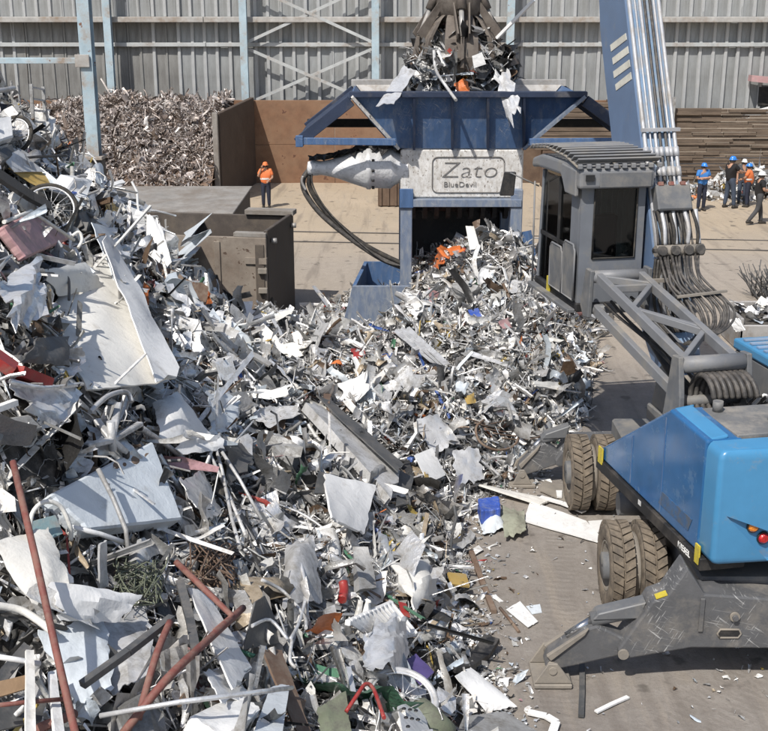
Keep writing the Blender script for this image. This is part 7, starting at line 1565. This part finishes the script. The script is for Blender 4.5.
# =================================================================== PEOPLE
def skin_obj(name, m, parent, verts, edges, radii, root=0, sub=2):
    me = bpy.data.meshes.new(name); me.from_pydata([tuple(v) for v in verts], edges, []); o = put(name, me, m, parent)
    md = o.modifiers.new('skin', 'SKIN'); md.use_smooth_shade = True
    if not me.skin_vertices: 
        bpy.context.view_layer.objects.active = o
    for i, v in enumerate(me.skin_vertices[0].data):
        r_ = radii[i]; v.radius = r_ if isinstance(r_, tuple) else (r_, r_)
        v.use_root = (i == root)
    sb = o.modifiers.new('sub', 'SUBSURF'); sb.levels = sub; sb.render_levels = sub
    return o
def person(foot, height, face, pose, look, label, shirt, trousers, hat, vest=None, arms_bare=True):
    """pose: joint offsets in the person's own frame (x right, y forward, z up), heights as a share of the body height"""
    e = empty('person', foot, label, 'person', None); H = height; ca, sa = math.cos(face), math.sin(face)
    f = Vector(foot)
    def W(p): x, y, z = p; return f + V((x*ca - y*sa)*H, (x*sa + y*ca)*H, z*H)
    J = dict(pel=(0,0,.53), spine=(0,.0,.63), chest=(0,.0,.74), neck=(0,.005,.835), head=(0,.012,.90), top=(0,.012,.955),
             shL=(-.105,0,.80), shR=(.105,0,.80), elL=(-.125,-.01,.64), elR=(.125,-.01,.64), wrL=(-.12,.03,.50), wrR=(.12,.03,.50),
             hipL=(-.052,0,.51), hipR=(.052,0,.51), knL=(-.058,.01,.28), knR=(.058,.01,.28), anL=(-.06,-.01,.045), anR=(.06,-.01,.045))
    J.update(pose); P = {k: W(v) for k, v in J.items()}
    names = ['pel','spine','chest','neck','head','top','shL','shR','elL','elR','wrL','wrR','hipL','hipR','knL','knR','anL','anR']
    rad = dict(pel=(.085,.06), spine=(.078,.055), chest=(.095,.062), neck=.031, head=(.045,.055), top=(.034,.040), shL=.040, shR=.040, elL=.026, elR=.026, wrL=.018, wrR=.018, hipL=.052, hipR=.052, knL=.035, knR=.035, anL=.024, anR=.024)
    ed = [('pel','spine'),('spine','chest'),('chest','neck'),('neck','head'),('head','top'),('chest','shL'),('chest','shR'),('shL','elL'),('shR','elR'),('elL','wrL'),('elR','wrR'),('pel','hipL'),('pel','hipR'),('hipL','knL'),('hipR','knR'),('knL','anL'),('knR','anR')]
    def sub(ns, scale, nm, m, tweak={}):
        ix = {n_: i for i, n_ in enumerate(ns)}
        rr = []
        for n_ in ns:
            r_ = tweak.get(n_, rad[n_]); rr.append(tuple(x*H*scale for x in r_) if isinstance(r_, tuple) else r_*H*scale)
        return skin_obj(nm, m, e, [P[n_] for n_ in ns], [(ix[a], ix[b]) for a, b in ed if a in ix and b in ix], rr)
    sub(names, 1.0, 'body', 'skin')
    # trousers and shirt: the same figure a little larger, ending at waist, cuffs and neckline
    sub(['spine','pel','hipL','hipR','knL','knR','anL','anR'], 1.2, 'trousers', trousers, {'anL':.030,'anR':.030,'knL':.038,'knR':.038})
    up = ['chest','spine','shL','shR']
    P0 = dict(P)
    for s_ in 'LR':
        if arms_bare: P['el'+s_] = lerp(P['sh'+s_], P['el'+s_], 0.75)
    hem = P['pel']; P['pel'] = lerp(P['pel'], P['spine'], -0.45)
    ns = ['chest','spine','pel','shL','shR','elL','elR'] + ([] if arms_bare else ['wrL','wrR'])
    sub(ns, 1.25, 'shirt', shirt, {'elL':.034,'elR':.034,'spine':(.088,.066),'pel':(.086,.064),'chest':(.102,.076)})
    if vest:
        P['pel'] = lerp(P0['pel'], P0['spine'], -0.3)
        v_ = sub(['chest','spine','pel','shL','shR'], 1.36, 'vest', vest, {'shL':.045,'shR':.045,'spine':(.088,.066)})
        c_ = W((0,.0,.62)); 
        MB().lathe([(0.118*H,-0.018*H),(0.122*H,0),(0.118*H,0.018*H)], (0,0,0), 20).xform(Matrix.Translation(P0['spine']) @ Matrix.Rotation(face,4,'Z') @ Matrix.Diagonal((1.0,0.72,1,1))).build('reflective_band', 'reflective', v_)
    P.update(P0)
    # head details
    hd = P['head']; fw = V(-math.sin(look), math.cos(look), 0); rt = V(math.cos(look), math.sin(look), 0)
    MB().tube([hd+fw*0.050*H+V(0,0,0.012*H), hd+fw*0.064*H-V(0,0,0.004*H)], [0.006*H,0.010*H], 8).build('nose', 'skin', e)
    for sg in (-1, 1):
        q_ = hd + rt*sg*0.045*H; MB().tube([q_+V(0,0,0.015*H), q_-V(0,0,0.018*H)], 0.011*H, 8).build('ear', 'skin', e)
        q_ = hd + rt*sg*0.018*H + fw*0.052*H + V(0,0,0.014*H); MB().tube([q_, q_+fw*0.004*H], 0.006*H, 8).build('eye', 'hair', e)
    q_ = hd + fw*0.053*H - V(0,0,0.022*H); MB().bar(q_-rt*0.014*H, q_+rt*0.014*H, 0.006*H, 0.005*H).build('mouth', 'oxide_red', e)
    if hat:
        t_ = hd + V(0,0,0.018*H); prof = [(0.072*H,-0.004*H),(0.062*H,0.0),(0.060*H,0.018*H),(0.050*H,0.044*H),(0.030*H,0.060*H),(0.0,0.064*H)]
        mb = MB().lathe(prof, (0,0,0), 20).xform(Matrix.Translation(t_)@Matrix.Rotation(look,4,'Z')@Matrix.Diagonal((0.92,1.1,1,1)))
        mb.prism([t_+rt*0.045*H+fw*0.05*H, t_-rt*0.045*H+fw*0.05*H, t_-rt*0.03*H+fw*0.095*H-V(0,0,.006*H), t_+rt*0.03*H+fw*0.095*H-V(0,0,.006*H)], V(0,0,0.006*H)); mb.build('helmet' if 'helmet' in hat else 'cap', hat, e)
        MB().lathe([(0.056*H,-0.03*H),(0.058*H,0.0),(0.054*H,0.02*H)], (0,0,0), 16).xform(Matrix.Translation(hd-fw*0.008*H)).build('hair', 'hair', e)
    for s_ in 'LR':
        el, wr = P['el'+s_], P['wr'+s_]; d = (wr-el).normalized(); sd_ = d.cross(V(0,0,1)); sd_ = sd_.normalized() if sd_.length > 0.1 else rt; n_ = sd_.cross(d)
        mb = MB(); mb.tube([wr-d*0.01*H, wr+d*0.02*H, wr+d*0.05*H], [0.015*H,0.022*H,0.020*H], 8)
        for k in range(4):
            b_ = wr+d*0.045*H+sd_*(-0.015+0.010*k)*H; l_ = (0.036,0.042,0.040,0.032)[k]*H
            mb.tube([b_, b_+d*l_*0.6-n_*0.006*H, b_+d*l_*0.85-n_*0.020*H], [0.0065*H,0.006*H,0.0045*H], 6)
        b_ = wr+d*0.015*H+sd_*0.018*H; mb.tube([b_, b_+d*0.018*H+sd_*0.016*H, b_+d*0.038*H+sd_*0.018*H-n_*0.01*H], [0.008*H,0.0075*H,0.005*H], 6)
        mb.build('hand', 'skin', e)
        an, kn_ = P['an'+s_], P['kn'+s_]; lift = an.z - 0.045*H
        ff = V(-sa, ca, 0); sh = MB(); b_ = V(an.x, an.y, 0.0 + max(0, lift) + f.z)
        sh.tube([b_-ff*0.035*H+V(0,0,0.025*H), b_+V(0,0,0.030*H), b_+ff*0.06*H+V(0,0,0.022*H), b_+ff*0.10*H+V(0,0,0.016*H)], [0.026*H,0.032*H,0.026*H,0.016*H], 10); sh.tube([b_+V(0,0,0.02*H), b_+V(0,0,0.075*H)], [0.028*H,0.028*H], 10)
        sh.build('shoe', 'boot', e)
    return e, P
# orange worker by the skip: phone to the face, facing the camera
person(at_z(266.5, 208, 0), 1.74, math.pi, dict(elR=(.15,.05,.67), wrR=(.07,.10,.86), elL=(-.15,.02,.65), wrL=(-.08,.10,.60)), math.pi, 'worker in orange vest and cap holding a phone up beside the skip', 'hi_vis', 'navy', 'hi_vis', 'hi_vis')
person(at_z(700.5, 210.5, 0), 1.78, math.pi+0.25, dict(elL=(-.14,.03,.66), wrL=(.04,.11,.67), elR=(.14,.03,.66), wrR=(-.05,.12,.69)), math.pi+0.3, 'worker in blue shirt and blue helmet with folded arms', 'blue_shirt', 'navy', 'helmet_blue')
person(at_z(728.5, 208, 0), 1.95, math.pi/2+math.pi+0.45, dict(elR=(.13,.10,.70), wrR=(.08,.24,.68), elL=(-.12,.09,.68), wrL=(-.04,.22,.66), anL=(-.09,-.03,.045), anR=(.09,.04,.045), knL=(-.075,.0,.28), knR=(.075,.03,.28)), math.pi*1.5+0.3, 'tall person in black shirt and jeans and blue helmet turned to the right', 'black_shirt', 'jeans', 'helmet_blue')
person(at_z(746.5, 207, 0), 1.66, math.pi/2-0.5, dict(elL=(-.13,.06,.66), wrL=(-.07,.14,.62), elR=(.13,.06,.66), wrR=(.02,.16,.62)), math.pi/2-0.2, 'worker in orange vest and blue helmet between the black shirt and the walker', 'hi_vis', 'navy', 'helmet_blue', 'hi_vis')
person(at_z(757, 224.5, 0), 1.86, -math.pi/2+0.1, dict(hipL=(-.05,0,.51), hipR=(.05,0,.51), knL=(-.055,.06,.29), anL=(-.055,.09,.045), knR=(.055,-.04,.29), anR=(.055,-.20,.075), elL=(-.13,.04,.65), wrL=(-.05,.13,.63), elR=(.13,.02,.65), wrR=(.05,.14,.62)), -math.pi/2, 'walker in dark clothes with pale vest stripes and white helmet at the right edge', 'black_shirt', 'grey_trousers', 'helmet_white')
e, P_ = person(at_z(741, 203.5, 0), 1.72, math.pi-0.4, dict(), math.pi, 'person in white helmet mostly hidden behind the black shirt', 'grey_trousers', 'jeans', 'helmet_white')
